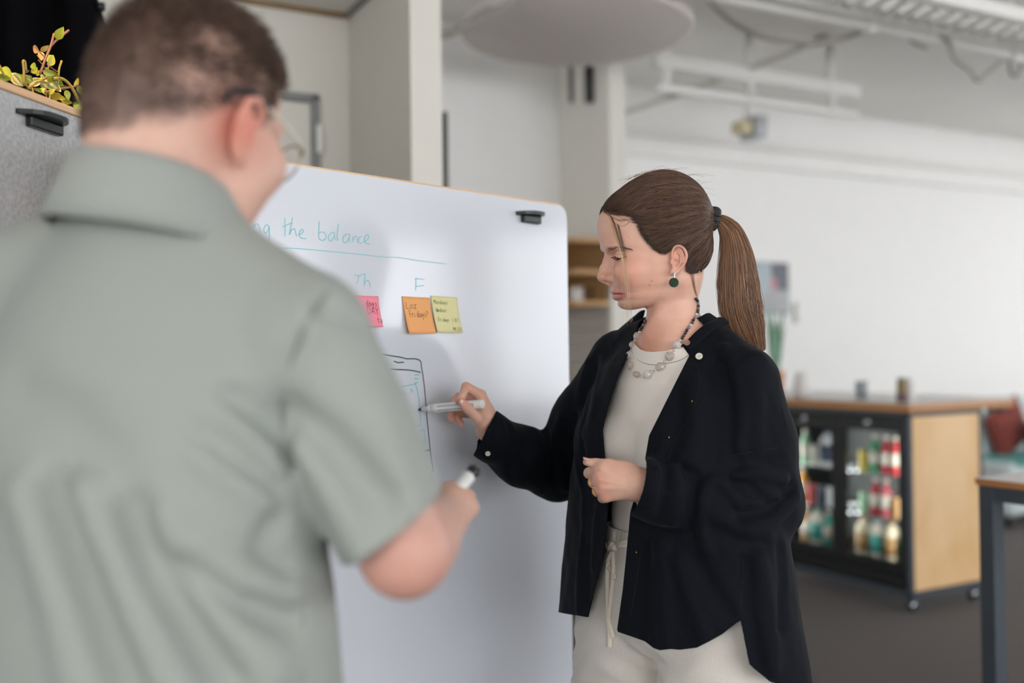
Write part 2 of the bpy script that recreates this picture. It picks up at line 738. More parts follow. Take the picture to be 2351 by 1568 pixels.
# wall-hung wooden shelf on the stub wall
M_oak = wood('warm_plywood', (196, 156, 104), (170, 126, 76), (3, 3, 26), 0.5)
M_oak_dark = wood('warm_plywood_back', (150, 112, 66), (128, 92, 52), (3, 3, 26), 0.5)
sh = thing('wall_shelf', 'open plywood wall shelf with three boards beyond the whiteboard edge', 'shelf', BK + eB * -0.3 + EZ * 1.66)
box('back_panel', M_oak_dark, sh, BK, (-0.034, -0.025), (-0.585, -0.02), (1.67, 2.06), eA, eB, EZ, 0.002)
for zz in (1.67, 1.855, 2.045):
    box('shelf_board', M_oak, sh, BK, (-0.26, -0.025), (-0.59, -0.02), (zz, zz + 0.028), eA, eB, EZ, 0.003)
box('side_panel', M_oak_dark, sh, BK, (-0.26, -0.034), (-0.04, -0.02), (1.698, 2.045), eA, eB, EZ, 0.003)
M_ceramic = mat('pale_ceramic', (206, 202, 198), 0.35)
mg = link('mug', lathe_me('mug', [(0.0, 0.0), (0.034, 0.0), (0.04, 0.012), (0.042, 0.09), (0.038, 0.09), (0.036, 0.014), (0, 0.01)], 20), M_ceramic)
mg.location = BK + eA * -0.13 + eB * -0.40 + EZ * 1.699
tag(mg, 'pale mug standing on the lowest board of the plywood shelf', 'mug')

# ------------------------------------------------------------------ ceiling services
M_disc = mat('acoustic_felt_disc', (204, 196, 191), 0.9, noise=0.03, nscale=90, bump=0.2, bscale=400)
dc = P(1322, 78, 5.2)
dz = dc[2]
disc = thing('acoustic_disc', 'large round grey acoustic panel hung flat under the ceiling', 'ceiling panel', dc)
dm = lathe_me('panel', [(0, 0), (0.59, 0.0), (0.605, 0.012), (0.605, 0.038), (0.59, 0.05), (0, 0.05)], 64)
dmo = link('panel', dm, M_disc, disc, False)
for a in (0.4, 2.5, 4.6):
    p0 = np.array([0.4 * math.cos(a), 0.4 * math.sin(a), 0.05])
    v, q, t = tube_vf([p0, p0 + np.array([0, 0, CEIL - dz - 0.05])], 0.003, 6)
    link('suspension_wire', np_mesh('suspension_wire', v, q, True, None, t), M_grey_metal, disc, False)


def a_line(px0, py0, d0, px1):
    """points on a line along eA that passes behind pixel (px0, py0) at depth d0, to pixel column px1"""
    p0 = P(px0, py0, d0)
    lo_, hi_ = -12.0, 12.0
    for _ in range(60):
        mid = (lo_ + hi_) / 2
        q = p0 + eA * mid
        if (q - CAM) @ _F < 0.3 or proj(q)[0] < px1:
            lo_ = mid
        else:
            hi_ = mid
    return p0, p0 + eA * lo_


# long white pipe
p0, p1 = a_line(2330, 128, 5.83, 1560)
pp = thing('ceiling_pipe', 'long white round pipe running under the ceiling beam', 'pipe', p0)
tube('pipe', [p1 - eA * 0.6, p0 + eA * 2.5], 0.026, M_white_metal, pp, 16, 1, False)
for t in (-3.0, -2.55, -0.03, 1.2):
    q = p0 + eA * t
    tube('hanger', [q + EZ * 0.02, np.array([q[0], q[1], CEIL])], 0.012, M_white_metal, pp, 8, 1, False)
for t in (-2.4, -1.2, -0.02):
    q = p0 + eA * t
    tube('coupling', [q - eA * 0.03, q + eA * 0.03], 0.032, M_white_metal, pp, 16, 1, False)
# beam behind pipe
q0 = P(2200, 62, 6.1)
bmx = thing('ceiling_beam', None, None, q0, 0, None, 'structure')
zb = q0[2]
M_beam = mat('beam_paint', (206, 204, 198), 0.7)
box('beam_web', M_beam, bmx, q0, (-6.5, 4), (0, 0.14), (-0.03, CEIL - zb), eA, eB, EZ, 0.004)
box('beam_flange', M_beam, bmx, q0, (-6.5, 4), (-0.05, 0.19), (-0.045, -0.02), eA, eB, EZ, 0.004)
# cable ladder tray with rungs above and in front of the beam
t0 = P(2150, 75, 5.35)
tr = thing('cable_tray', 'white ladder cable tray with slanted rungs above the pipe', 'cable tray', t0)
for yy in (-0.01, -0.31):
    box('rail', M_white_metal, tr, t0, (-2.6, 2.6), (yy - 0.008, yy + 0.008), (0.0, 0.06), eA, eB, EZ, 0.002)
rung = None
for k in range(44):
    x = -2.55 + k * 0.118
    if rung is None:
        bm = bmesh.new()
        box_bm(bm, np.zeros(3), eA, eB + eA * 0.35, EZ, -0.02, 0.02, -0.31, -0.01, 0.012, 0.03, 0.002)
        rung = bm_mesh('rung', bm)
    r_ = link('rung', rung, None, tr, True)
    if not rung.materials:
        rung.materials.append(M_white_metal)
    r_.matrix_parent_inverse = Matrix()
    r_.location = (eA * x)
# bright batten under the tray
b0 = P(2300, 45, 4.95)
bl = thing('ceiling_batten', 'bright white ceiling batten light in the upper corner', 'light', b0)
box('housing', M_white_metal, bl, b0, (-0.9, 1.4), (-0.04, 0.04), (0, 0.07), eA, eB, EZ, 0.012, 2)
box('end_cap', M_white_metal, bl, b0, (-0.915, -0.9), (-0.042, 0.042), (-0.003, 0.073), eA, eB, EZ, 0.003)
for t in (-0.7, 0.9):
    q = b0 + eA * t
    tube('hanger', [q + EZ * 0.07, np.array([q[0], q[1], CEIL])], 0.006, M_white_metal, bl, 8, 1, False)
# far roof truss pieces near the bright wall
f0, f1 = a_line(1966, 212, 6.9, 1500)
ft = thing('roof_truss', 'white steel roof truss with two rails above the bright wall', 'truss', f0)
L_ = np.linalg.norm(f1 - f0)
box('top_rail', M_white_metal, ft, f0, (-L_, 0.0), (-0.04, 0.04), (-0.045, 0.045), eA, eB, EZ, 0.006)
g0, g1 = a_line(1960, 264, 6.9, 1500)
box('bottom_rail', M_white_metal, ft, g0, (-L_ + 0.05, 0.02), (-0.03, 0.03), (-0.02, 0.02), eA, eB, EZ, 0.006)
for px in (1526, 1720, 1905):
    a_, b_ = a_line(1966, 212, 6.9, px)
    zlow = g0[2]
    tube('strut', [np.array([b_[0], b_[1], zlow]), np.array([b_[0], b_[1], CEIL])], 0.03, M_white_metal, ft, 10, 1, False)
dgo = tube('ceiling_brace', [P(1400, 268, 6.2), P(1480, 243, 6.3), P(1700, 165, 6.4), P(1850, 105, 6.5), P(1960, 45, 6.6)], 0.018, mat('grey_brace_paint', (176, 172, 164), 0.6), None, 10, 4)
tag(dgo, 'thin grey diagonal brace crossing below the roof truss', 'brace')
M_cable = mat('grey_cable', (150, 147, 138), 0.6)
for nm, pts, r, lb in (
    ('ceiling_cable', [P(1560, -60, 5.4), P(1620, -6, 5.4), P(1665, 38, 5.4), P(1712, 68, 5.4), P(1770, 90, 5.4), P(1860, 99, 5.4), P(1925, 90, 5.5), P(1992, 68, 5.6)], 0.014,
     'long grey cable sagging between the disc and the pipe'),
    ('ceiling_cable', [P(2010, 55, 5.5), P(2058, 63, 5.5), P(2080, 78, 5.5), P(2096, 97, 5.5), P(2128, 110, 5.55)], 0.009, 'short grey cable kinked over the white pipe'),
    ('ceiling_cable', [P(2140, 84, 5.5), P(2168, 88, 5.5), P(2180, 100, 5.5), P(2192, 134, 5.5), P(2226, 160, 5.5), P(2245, 184, 5.5), P(2275, 165, 5.55), P(2304, 139, 5.6)], 0.013,
     'grey cable dipping in a sharp V below the white pipe'),
    ('ceiling_cable', [P(985, 96, 4.6), P(1035, 80, 4.6), P(1090, 55, 4.6), P(1150, 22, 4.6), P(1200, -12, 4.6)], 0.011, 'thick grey cable rising past the left rim of the disc'),
    ('ceiling_cable', [P(985, 72, 4.8), P(1035, 72, 4.8), P(1070, 45, 4.8), P(1130, 10, 4.8), P(1170, -15, 4.8)], 0.008, 'thin grey cable beside the thick one left of the disc')):
    c_ = tube(nm, pts, r, M_cable, None, 8, 6)
    tag(c_, lb, 'cable', 'cables under the ceiling')
# small bracket hooks at pipe end
hk = tube('pipe_hook', [P(2318, 140, 5.8), P(2322, 168, 5.8), P(2336, 172, 5.8), P(2345, 145, 5.8)], 0.01, M_grey_metal, None, 8, 6)
tag(hk, 'small grey hook hanging below the pipe end in the corner', 'hook')
# two black spotlights hanging under the disc
M_spot = mat('black_spot', (30, 32, 33), 0.5)
for px, w, lb in ((1312, 0.013, 'slim dark spotlight tube hanging left of the thicker one'), (1353, 0.027, 'thick black cylinder spotlight hanging below the round disc')):
    w *= 1.07
    q = P(px, 236, 6.15)
    top = P(px, 158, 6.15)
    s_ = thing('spotlight', lb, 'spotlight', q, 0, 'spotlights below the disc')
    hh = top[2] - q[2]
    link('housing', lathe_me('housing', [(0, 0), (w * 0.85, 0.0), (w, 0.01), (w, hh), (w * 0.8, hh + 0.012), (0, hh + 0.014)], 20), M_spot, s_, False)
    link('lens', lathe_me('lens', [(0, -0.002), (w * 0.7, -0.002), (w * 0.7, 0.002)], 20), M_grey_metal, s_, False)
    v, q_, t_ = tube_vf([(0, 0, hh), (0, 0, CEIL - q[2])], 0.004, 6)
    link('stem', np_mesh('stem', v, q_, True, None, t_), M_black, s_, False)
# projector on the far wall
pj = P(1716, 300, 7.2)
prj = thing('wall_projector', 'small grey projector with amber side under the truss', 'projector', pj)
M_pj = mat('projector_plastic', (176, 180, 184), 0.4)
M_amber = mat('amber_plastic', (206, 194, 158), 0.4)
box('body', M_pj, prj, pj, (0.0, 0.11), (-0.1, 0.1), (-0.06, 0.1), eA, eB, EZ, 0.015, 2)
box('side_pod', M_amber, prj, pj, (-0.11, -0.01), (-0.07, 0.06), (-0.03, 0.06), eA, eB, EZ, 0.015, 2)
tube('mount', [pj + EZ * 0.08, np.array([pj[0], pj[1], CEIL])], 0.012, M_white_metal, prj, 8, 1, False)

# ------------------------------------------------------------------ bar counter with glass-door fridge
M_ply = wood('birch_ply', (226, 191, 145), (214, 172, 118), (2.2, 2.2, 1.2), 0.5)
M_plyedge = wood('ply_edge', (196, 142, 88), (160, 108, 60), (2, 2, 120), 0.5)
M_plyedge_l = wood('ply_edge_light', (222, 186, 146), (205, 166, 124), (2, 2, 120), 0.5)
M_lam = mat('pale_laminate', (214, 210, 206), 0.35, noise=0.02, nscale=30)
M_steel = mat('charcoal_steel', (58, 66, 74), 0.5, noise=0.06, nscale=40)
M_fridge = mat('black_fridge', (20, 22, 25), 0.35)
M_inside = mat('fridge_liner', (120, 124, 124), 0.5)
M_rubber = mat('castor_rubber', (60, 62, 66), 0.5)
M_chrome = mat('chrome', (200, 204, 208), 0.18, metal=1.0)

K = P(2094, 1412, 5.2)
K = np.array([K[0], K[1], 0.0])
ctr = thing('bar_counter', 'mobile bar counter with birch side and black glass-door front', 'counter', K)
DEP, WID = 0.585, 1.62
box('worktop', [M_lam], ctr, K, (-0.012, 0.84), (-0.012, WID), (1.098, 1.104), eA, eB, EZ, 0.001)
box('worktop_edge', M_plyedge, ctr, K, (-0.012, 0.84), (-0.012, WID), (1.056, 1.098), eA, eB, EZ, 0.002)
for x_ in (0.72, 0.80):
    box('worktop_bracket', M_black, ctr, K, (x_ - 0.015, x_ + 0.015), (0.02, 0.06), (1.026, 1.056), eA, eB, EZ, 0.003)
box('side_panel', M_ply, ctr, K, (0.028, DEP - 0.028), (0.002, 0.016), (0.115, 1.03), eA, eB, EZ, 0.002)
for x in ((0, 0.028), (DEP - 0.028, DEP)):
    box('frame_post', M_steel, ctr, K, x, (0, 0.03), (0.06, 1.056), eA, eB, EZ, 0.002)
    box('frame_post', M_steel, ctr, K, x, (WID - 0.04, WID - 0.01), (0.06, 1.056), eA, eB, EZ, 0.002)
box('frame_rail', M_steel, ctr, K, (0, DEP), (0, 0.03), (0.075, 0.112), eA, eB, EZ, 0.002)
box('frame_rail', M_steel, ctr, K, (0, DEP), (0, 0.03), (1.03, 1.056), eA, eB, EZ, 0.002)
box('frame_rail', M_steel, ctr, K, (0, 0.03), (0.03, WID), (0.075, 0.112), eA, eB, EZ, 0.002)
box('frame_rail', M_steel, ctr, K, (0, 0.03), (0.03, WID), (1.026, 1.056), eA, eB, EZ, 0.002)
for x in (0.05, DEP - 0.05):
    for y in (0.04, WID - 0.06):
        c0 = K + eA * x + eB * y
        wv = [c0 + EZ * 0.036 - eB * 0.014, c0 + EZ * 0.036 + eB * 0.014]
        wh = tube('castor', wv, 0.035, M_rubber, ctr, 20, 1, False)
        tube('castor_hub', [wv[0] - eB * 0.002, wv[1] + eB * 0.002], 0.018, M_chrome, wh, 14, 1, False)
        box('castor_fork', M_steel, wh, c0, (-0.012, 0.012), (-0.02, 0.02), (0.05, 0.08), eA, eB, EZ, 0.003)
# fridge body: open front carcass
fr = thing('drinks_fridge', 'black two-door glass drinks fridge built under the bar', 'fridge', K + eB * 0.5 + EZ * 0.112)
y0, y1, z0, z1 = 0.035, 0.985, 0.114, 1.02
for nm, x, y, z, m in (('fridge_side', (0.05, 0.54), (y0, y0 + 0.03), (z0, z1), M_fridge), ('fridge_side', (0.05, 0.54), (y1 - 0.03, y1), (z0, z1), M_fridge),
                       ('fridge_back', (0.52, 0.54), (y0 + 0.03, y1 - 0.03), (z0, z1), M_inside), ('fridge_top', (0.05, 0.54), (y0 + 0.03, y1 - 0.03), (z1 - 0.03, z1), M_fridge),
                       ('fridge_base', (0.05, 0.54), (y0 + 0.03, y1 - 0.03), (z0, z0 + 0.11), M_fridge)):
    box(nm, m, fr, K, x, y, z, eA, eB, EZ, 0.003)
SHZ = [z0 + 0.115, 0.462, 0.70]
for zz in SHZ[1:]:
    bm = bmesh.new()
    for k in range(15):
        box_bm(bm, K, eA, eB, EZ, 0.08 + k * 0.0305, 0.084 + k * 0.0305, y0 + 0.035, y1 - 0.035, zz - 0.004, zz, 0)
    for k in range(4):
        box_bm(bm, K, eA, eB, EZ, 0.08, 0.511, y0 + 0.04 + k * 0.285, y0 + 0.046 + k * 0.285, zz - 0.009, zz - 0.004, 0)
    ws_ = link('wire_shelf', bm_mesh('wire_shelf', bm), M_chrome, fr)
    ws_['kind'] = 'stuff'
M_pane = mat('fridge_glass', (235, 240, 240), 0.03, trans=1.0, ior=1.05)
doors = [(0.04, 0.507), (0.513, 0.98)]
for (a, b) in doors:
    d_ = box('door', M_fridge, fr, K, (0.012, 0.05), (a, a + 0.045), (z0 + 0.08, z1), eA, eB, EZ, 0.003)
    box('door_stile', M_fridge, d_, K, (0.012, 0.05), (b - 0.045, b), (z0 + 0.08, z1), eA, eB, EZ, 0.003)
    box('door_rail', M_fridge, d_, K, (0.012, 0.05), (a + 0.045, b - 0.045), (z1 - 0.075, z1), eA, eB, EZ, 0.003)
    box('door_rail', M_fridge, d_, K, (0.012, 0.05), (a + 0.045, b - 0.045), (z0 + 0.08, z0 + 0.135), eA, eB, EZ, 0.003)
    box('glass_pane', M_pane, d_, K, (0.028, 0.032), (a + 0.045, b - 0.045), (z0 + 0.135, z1 - 0.075), eA, eB, EZ, 0.0)
    c0 = K + eB * ((a + b) / 2 + 0.01) + EZ * (z1 - 0.035)
    lk = tube('door_lock', [c0 + eA * 0.002, c0 + eA * 0.014], 0.019, M_chrome, d_, 18, 1, False)
gr = box('kick_grille', M_fridge, fr, K, (0.015, 0.05), (0.04, 0.98), (z0, z0 + 0.075), eA, eB, EZ, 0.003)
for k in range(5):
    box('grille_slat', M_black, gr, K, (0.008, 0.016), (0.06, 0.96), (z0 + 0.008 + k * 0.013, z0 + 0.014 + k * 0.013), eA, eB, EZ, 0.001)
# strip fill lights added inside the fridge to brighten the bottles
for y_, sg in ((y0 + 0.036, 1), (y1 - 0.036, -1), (0.51, 0)):
    _d = -(eA * 0.8 + eB * 0.6 * sg)
    _d = _d / np.linalg.norm(_d)
    q_ = K + eA * 0.056 + eB * y_ + EZ * 0.60
    fl = area('fridge_lamp', q_, q_ + eA, 0.02, 0.72, 1.5, (1, 0.98, 0.94))
    fl.matrix_world = frame_mat(q_, np.cross(EZ, _d), EZ, _d)

can_prof = [(0, 0), (0.024, 0), (0.031, 0.008), (0.031, 0.112), (0.026, 0.121), (0.024, 0.121), (0.023, 0.117), (0, 0.117)]
btl_prof = [(0, 0), (0.030, 0), (0.033, 0.006), (0.033, 0.125), (0.026, 0.15), (0.013, 0.17), (0.013, 0.19), (0, 0.19)]
jug_prof = [(0, 0), (0.040, 0), (0.044, 0.008), (0.044, 0.15), (0.030, 0.18), (0.018, 0.19), (0.018, 0.2), (0, 0.2)]
cap_prof = [(0, 0), (0.015, 0), (0.015, 0.018), (0.013, 0.02), (0, 0.02)]
ring_prof = [(0.0315, 0.0), (0.0335, 0.0), (0.0335, 0.07), (0.0315, 0.07)]
MEC, MEB, MEJ = lathe_me('can', can_prof, 18), lathe_me('bottle', btl_prof, 18), lathe_me('jug', jug_prof, 18)
MCAP, MLID, MLAB = lathe_me('cap', cap_prof, 14), lathe_me('lid', [(0, 0.1175), (0.023, 0.1175), (0.0235, 0.121), (0.026, 0.1215)], 18), lathe_me('label', ring_prof, 18)
MJL = lathe_me('label', [(0.0445, 0.03), (0.0455, 0.03), (0.0455, 0.13), (0.0445, 0.13)], 18)
colors = {'green': (66, 150, 104), 'red': (196, 52, 52), 'crimson': (170, 40, 54), 'yellow': (212, 190, 84), 'silver': (196, 200, 202), 'navy': (44, 56, 84),
          'tan': (176, 136, 88), 'amber': (214, 150, 50), 'white': (222, 216, 202), 'teal': (70, 160, 150), 'pale green': (160, 205, 170), 'cream': (226, 214, 186),
          'pink': (200, 96, 108), 'brown': (110, 66, 44)}
CM = {k: mat('drink_' + k.replace(' ', '_'), v, 0.35, noise=0.06, nscale=60) for k, v in colors.items()}


def drink(kind, colr, y, x, z, lb, grp, colr2='white'):
    loc = K + eA * x + eB * y + EZ * z
    t = thing({'can': 'drink_can', 'bottle': 'drink_bottle', 'jug': 'drink_jug'}[kind], lb, {'can': 'can', 'bottle': 'bottle', 'jug': 'jug'}[kind], loc, 0, grp)

    def pc(nm, me, m, dz=0.0):
        o = bpy.data.objects.new(nm, me)
        if not me.materials:
            me.materials.append(None)
        COL.objects.link(o)
        o.parent = t
        o.location = (0, 0, dz)
        o.material_slots[0].link = 'OBJECT'
        o.material_slots[0].material = m
    if kind == 'can':
        pc('can_body', MEC, CM[colr])
        pc('can_lid', MLID, M_chrome)
    elif kind == 'bottle':
        pc('bottle_body', MEB, CM[colr])
        pc('label_band', MLAB, CM[colr2], 0.05)
        pc('bottle_cap', MCAP, CM[colr2], 0.189)
    else:
        pc('jug_body', MEJ, CM[colr])
        pc('label_band', MJL, CM[colr2], 0.0)
        pc('jug_cap', MCAP, CM[colr2], 0.198)


# right door is y 0.04..0.507, left door 0.513..0.98
ORD = ['first', 'second', 'third', 'fourth', 'fifth', 'sixth', 'seventh', 'eighth']
rows = [
    ('right', 2, [('can', 'silver', 0.11), ('bottle', 'red', 0.185), ('bottle', 'crimson', 0.255), ('bottle', 'green', 0.335), ('can', 'yellow', 0.41)]),
    ('right', 1, [('can', 'silver', 0.11), ('can', 'tan', 0.185), ('bottle', 'pink', 0.26), ('bottle', 'crimson', 0.335), ('can', 'pale green', 0.41)]),
    ('right', 0, [('jug', 'white', 0.12), ('jug', 'cream', 0.225), ('jug', 'white', 0.325), ('jug', 'cream', 0.42)]),
    ('left', 2, [('bottle', 'white', 0.60), ('jug', 'silver', 0.69), ('can', 'white', 0.775), ('bottle', 'pale green', 0.86)]),
    ('left', 1, [('can', 'yellow', 0.585), ('can', 'silver', 0.66), ('can', 'navy', 0.735), ('can', 'red', 0.81), ('bottle', 'amber', 0.89)]),
    ('left', 0, [('jug', 'cream', 0.60), ('bottle', 'teal', 0.69), ('jug', 'white', 0.775), ('bottle', 'tan', 0.86)])]
for side, lev, items in rows:
    lev_n = ['bottom', 'middle', 'top'][lev]
    for i, (kd, c, y) in enumerate(items):
        c2 = {'white': 'teal', 'cream': 'tan', 'silver': 'navy', 'green': 'white', 'teal': 'white'}.get(c, 'white')
        drink(kd, c, y, 0.12, SHZ[lev] + 0.001, '%s %s on the %s shelf behind the %s fridge door, %s from right' % (c, kd, lev_n, side, ORD[i]), 'drinks in the fridge', c2)
# second row behind on two shelves
for i, (kd, c, y) in enumerate([('can', 'yellow', 0.15), ('can', 'brown', 0.225), ('can', 'silver', 0.30), ('can', 'green', 0.375)]):
    drink(kd, c, y, 0.21, SHZ[1] + 0.001, '%s can in the second row of the middle shelf behind the right fridge door' % c, 'drinks in the fridge')

# small things on the bar top
M_glass_clear = mat('clear_glass', (240, 244, 245), 0.02, trans=1.0, ior=1.2)


def jar(name, px, py, d, prof, m, lb, ct, extra=None):
    q = P(px, py, d)
    q[2] = 1.1045
    t = thing(name, lb, ct, q)
    link('vessel', lathe_me('vessel', prof, 20), m, t, False)
    if extra:
        link(extra[0], lathe_me(extra[0], extra[1], 20), extra[2], t, False)
    return t


M_olive = mat('olive_label', (120, 100, 52), 0.5)
M_plum = mat('plum_label', (92, 70, 84), 0.5)
jar('spice_jar', 2070, 915, 5.32, [(0, 0), (0.024, 0), (0.025, 0.004), (0.024, 0.10), (0.021, 0.112), (0.021, 0.13), (0, 0.132)], M_olive,
    'olive and plum jar standing on the near corner of the bar', 'jar', ('label_band', [(0.0245, 0.008), (0.0262, 0.008), (0.0262, 0.045), (0.0245, 0.045)], M_plum))
jar('salt_jar', 2090, 915, 5.36, [(0, 0), (0.022, 0), (0.023, 0.004), (0.022, 0.10), (0.018, 0.112), (0, 0.115)], M_ceramic, 'white jar touching the olive jar on the bar', 'jar',
    ('jar_lid', [(0, 0.115), (0.019, 0.113), (0.019, 0.13), (0, 0.132)], M_white_metal))
jar('glass_tumbler', 1978, 905, 5.75, [(0, 0.006), (0.03, 0.006), (0.034, 0.1), (0.036, 0.1), (0.032, 0.0), (0, 0)], mat('smoked_glass', (196, 206, 214), 0.1, trans=0.6),
    'smoky glass tumbler in the middle of the bar top', 'glass', ('drink_fill', [(0, 0.008), (0.029, 0.008), (0.032, 0.07), (0, 0.07)], M_grey_metal))
jar('milk_jug', 1840, 905, 5.9, [(0, 0), (0.04, 0), (0.05, 0.03), (0.042, 0.11), (0.032, 0.13), (0.035, 0.15), (0.03, 0.15), (0.03, 0.1), (0, 0.02)], M_ceramic,
    'white ceramic jug at the left end of the visible bar top', 'jug', ('rim', [(0.033, 0.145), (0.037, 0.15), (0.033, 0.153)], M_white_metal))

# ------------------------------------------------------------------ high table at the right edge
T0 = P(2245, 1095.7, 3.0)
TZ = T0[2]
T0 = np.array([T0[0], T0[1], 0.0])
tb = thing('high_table', 'high table with pale top, plywood edge and charcoal steel legs', 'table', T0)
box('tabletop', M_lam, tb, T0, (-0.006, 1.5), (-1.0, 0.006), (TZ - 0.002, TZ), eA, eB, EZ, 0.0005)
box('tabletop_edge', wood('table_ply_edge', (196, 138, 84), (142, 92, 50), (3, 3, 220), 0.5), tb, T0, (-0.006, 1.5), (-1.0, 0.006), (TZ - 0.022, TZ - 0.002), eA, eB, EZ, 0.001)
for x in ((0, 0.05), (1.44, 1.49)):
    for y in ((-0.05, 0), (-0.99, -0.94)):
        box('leg', M_steel, tb, T0, x, y, (0, TZ - 0.022), eA, eB, EZ, 0.002)
for y in ((-0.05, 0), (-0.99, -0.94)):
    box('apron', M_steel, tb, T0, (0.05, 1.44), y, (TZ - 0.066, TZ - 0.022), eA, eB, EZ, 0.002)
for x in ((0, 0.05), (1.44, 1.49)):
    box('apron', M_steel, tb, T0, x, (-0.94, -0.05), (TZ - 0.066, TZ - 0.022), eA, eB, EZ, 0.002)

# ------------------------------------------------------------------ sofa, cushion, plant and poster by the far wall
M_sofa = mat('pale_aqua_upholstery', (196, 206, 206), 0.85, noise=0.04, nscale=120, bump=0.2)
M_teal = mat('teal_piping', (80, 150, 146), 0.8)
S0 = P(2268, 1200, 7.7)
S0 = np.array([S0[0], S0[1], 0.0])
so = thing('armchair', 'pale aqua armchair at the right edge behind the high table', 'armchair', S0)
box('seat_base', M_sofa, so, S0, (0.05, 1.2), (-0.2, 0.55), (0.10, 0.42), eA, eB, EZ, 0.05, 4)
box('seat_cushion', M_sofa, so, S0, (0.07, 1.18), (-0.22, 0.5), (0.42, 0.475), eA, eB, EZ, 0.025, 3)
box('piping', M_teal, so, S0, (0.07, 1.18), (-0.225, 0.5), (0.476, 0.49), eA, eB, EZ, 0.004)
box('backrest', M_sofa, so, S0, (0.0, 1.3), (0.45, 0.68), (0.12, 0.95), eA, eB, EZ, 0.06, 4)
box('armrest', M_sofa, so, S0, (-0.02, 0.17), (-0.22, 0.6), (0.09, 0.50), eA, eB, EZ, 0.07, 4)
for x in (0.08, 1.1):
    for y in (-0.12, 0.55):
        tube('foot', [S0 + eA * x + eB * y, S0 + eA * x + eB * y + EZ * 0.11], 0.02, M_black, so, 10, 1, False)


def pillow(name, m, o, ax, ay, az, w, h, t, parent=None):
    n = 14
    V, Q = [], []
    for s in (1, -1):
        for i in range(n + 1):
            for j in range(n + 1):
                u, v = i / n * 2 - 1, j / n * 2 - 1
                th = max(0.0, (1 - u ** 4) * (1 - v ** 4)) ** 0.6
                e = 1 - 0.06 * (1 - abs(u)) * abs(v) ** 3 - 0.06 * (1 - abs(v)) * abs(u) ** 3
                V.append(o + ax * u * w / 2 * e + ay * v * h / 2 * e + az * s * t / 2 * th)
        b = 0 if s == 1 else (n + 1) ** 2
        for i in range(n):
            for j in range(n):
                f = (b + i * (n + 1) + j, b + (i + 1) * (n + 1) + j, b + (i + 1) * (n + 1) + j + 1, b + i * (n + 1) + j + 1)
                Q.append(f if s == 1 else f[::-1])
    return link(name, np_mesh(name, V, Q), m, parent)


M_cush = mat('rust_red_cushion', (122, 52, 44), 0.85, noise=0.25, nscale=9)
M_cush2 = mat('charcoal_cushion', (34, 34, 38), 0.85)
up2 = (EZ * 0.90 - eA * 0.44)
sd2 = np.cross(up2, -eB)
cu = pillow('cushion', M_cush, S0 + eA * 0.78 + eB * 0.375 + EZ * 0.70, up2, -sd2, -eB, 0.42, 0.46, 0.13)
tag(cu, 'rust red cushion leaning against the armchair backrest', 'cushion')
cu2 = pillow('cushion', M_cush2, S0 + eA * 0.96 + eB * 0.20 + EZ * 0.635, eA, EZ, -eB, 0.34, 0.28, 0.12)
tag(cu2, 'charcoal cushion in front of the rust red cushion', 'cushion')

# framed poster on the far wall


def on_wall(px, py):
    """where the view through a pixel meets the far wall"""
    r = P(px, py, 1.0) - CAM
    t = ((WW - CAM) @ eB) / (r @ eB)
    return CAM + r * t


pa, pb = on_wall(1700, 600), on_wall(1808, 722)
wA = (pb - pa) @ eA
po = pa - eB * 0.0
pst = thing('framed_picture', 'dark framed picture in grey blue tones on the far wall', 'picture', np.array([pa[0], pa[1], pb[2]]))
M_pic = bpy.data.materials.new('grey_blue_print')
M_pic.use_nodes = True
nt = M_pic.node_tree
b_ = nt.nodes['Principled BSDF']
b_.inputs['Roughness'].default_value = 0.3
at_ = nt.nodes.new('ShaderNodeAttribute')
at_.attribute_name = 'Col'
nt.links.new(at_.outputs['Color'], b_.inputs['Base Color'])
hh = pa[2] - pb[2]
n1, n2 = 30, 34
V, Cc, Q = [], [], []
for i in range(n1 + 1):
    for j in range(n2 + 1):
        u, v = i / n1, j / n2
        V.append(np.array([pa[0], pa[1], pb[2]]) + eA * (0.01 + u * (wA - 0.02)) + EZ * (0.01 + v * (hh - 0.02)) - eB * 0.026)
        c = np.array(lin((152, 166, 174)))
        if u > 0.62 and v > 0.45:
            c = np.array(lin((66, 72, 84)))
        if (u - 0.66) ** 2 / 0.006 + (v - 0.60) ** 2 / 0.014 < 1:
            c = np.array(lin((176, 110, 112)))
        if (u - 0.7) ** 2 + (v - 0.2) ** 2 < 0.08:
            c = np.array(lin((150, 150, 152)))
        Cc.append(c)
for i in range(n1):
    for j in range(n2):
        k = i * (n2 + 1) + j
        Q.append((k, k + n2 + 1, k + n2 + 2, k + 1))
link('print', np_mesh('print', V, Q, False, np.array(Cc)), M_pic, pst)
fo = np.array([pa[0], pa[1], pb[2]])
box('picture_frame', M_grey_metal, pst, fo, (0, wA), (-0.025, -0.002), (0, hh), eA, eB, EZ, 0.003)
sw0 = on_wall(1826, 718)
sw = thing('wall_plate', 'slim pale grey control plate on the far wall beside the picture', 'wall plate', sw0)
box('plate', mat('pale_grey_plastic', (190, 192, 186), 0.5), sw, sw0, (-0.025, 0.025), (-0.02, -0.001), (-0.09, 0.09), eA, eB, EZ, 0.004)
box('button', M_wall, sw, sw0, (-0.012, 0.012), (-0.024, -0.02), (-0.02, 0.02), eA, eB, EZ, 0.002)

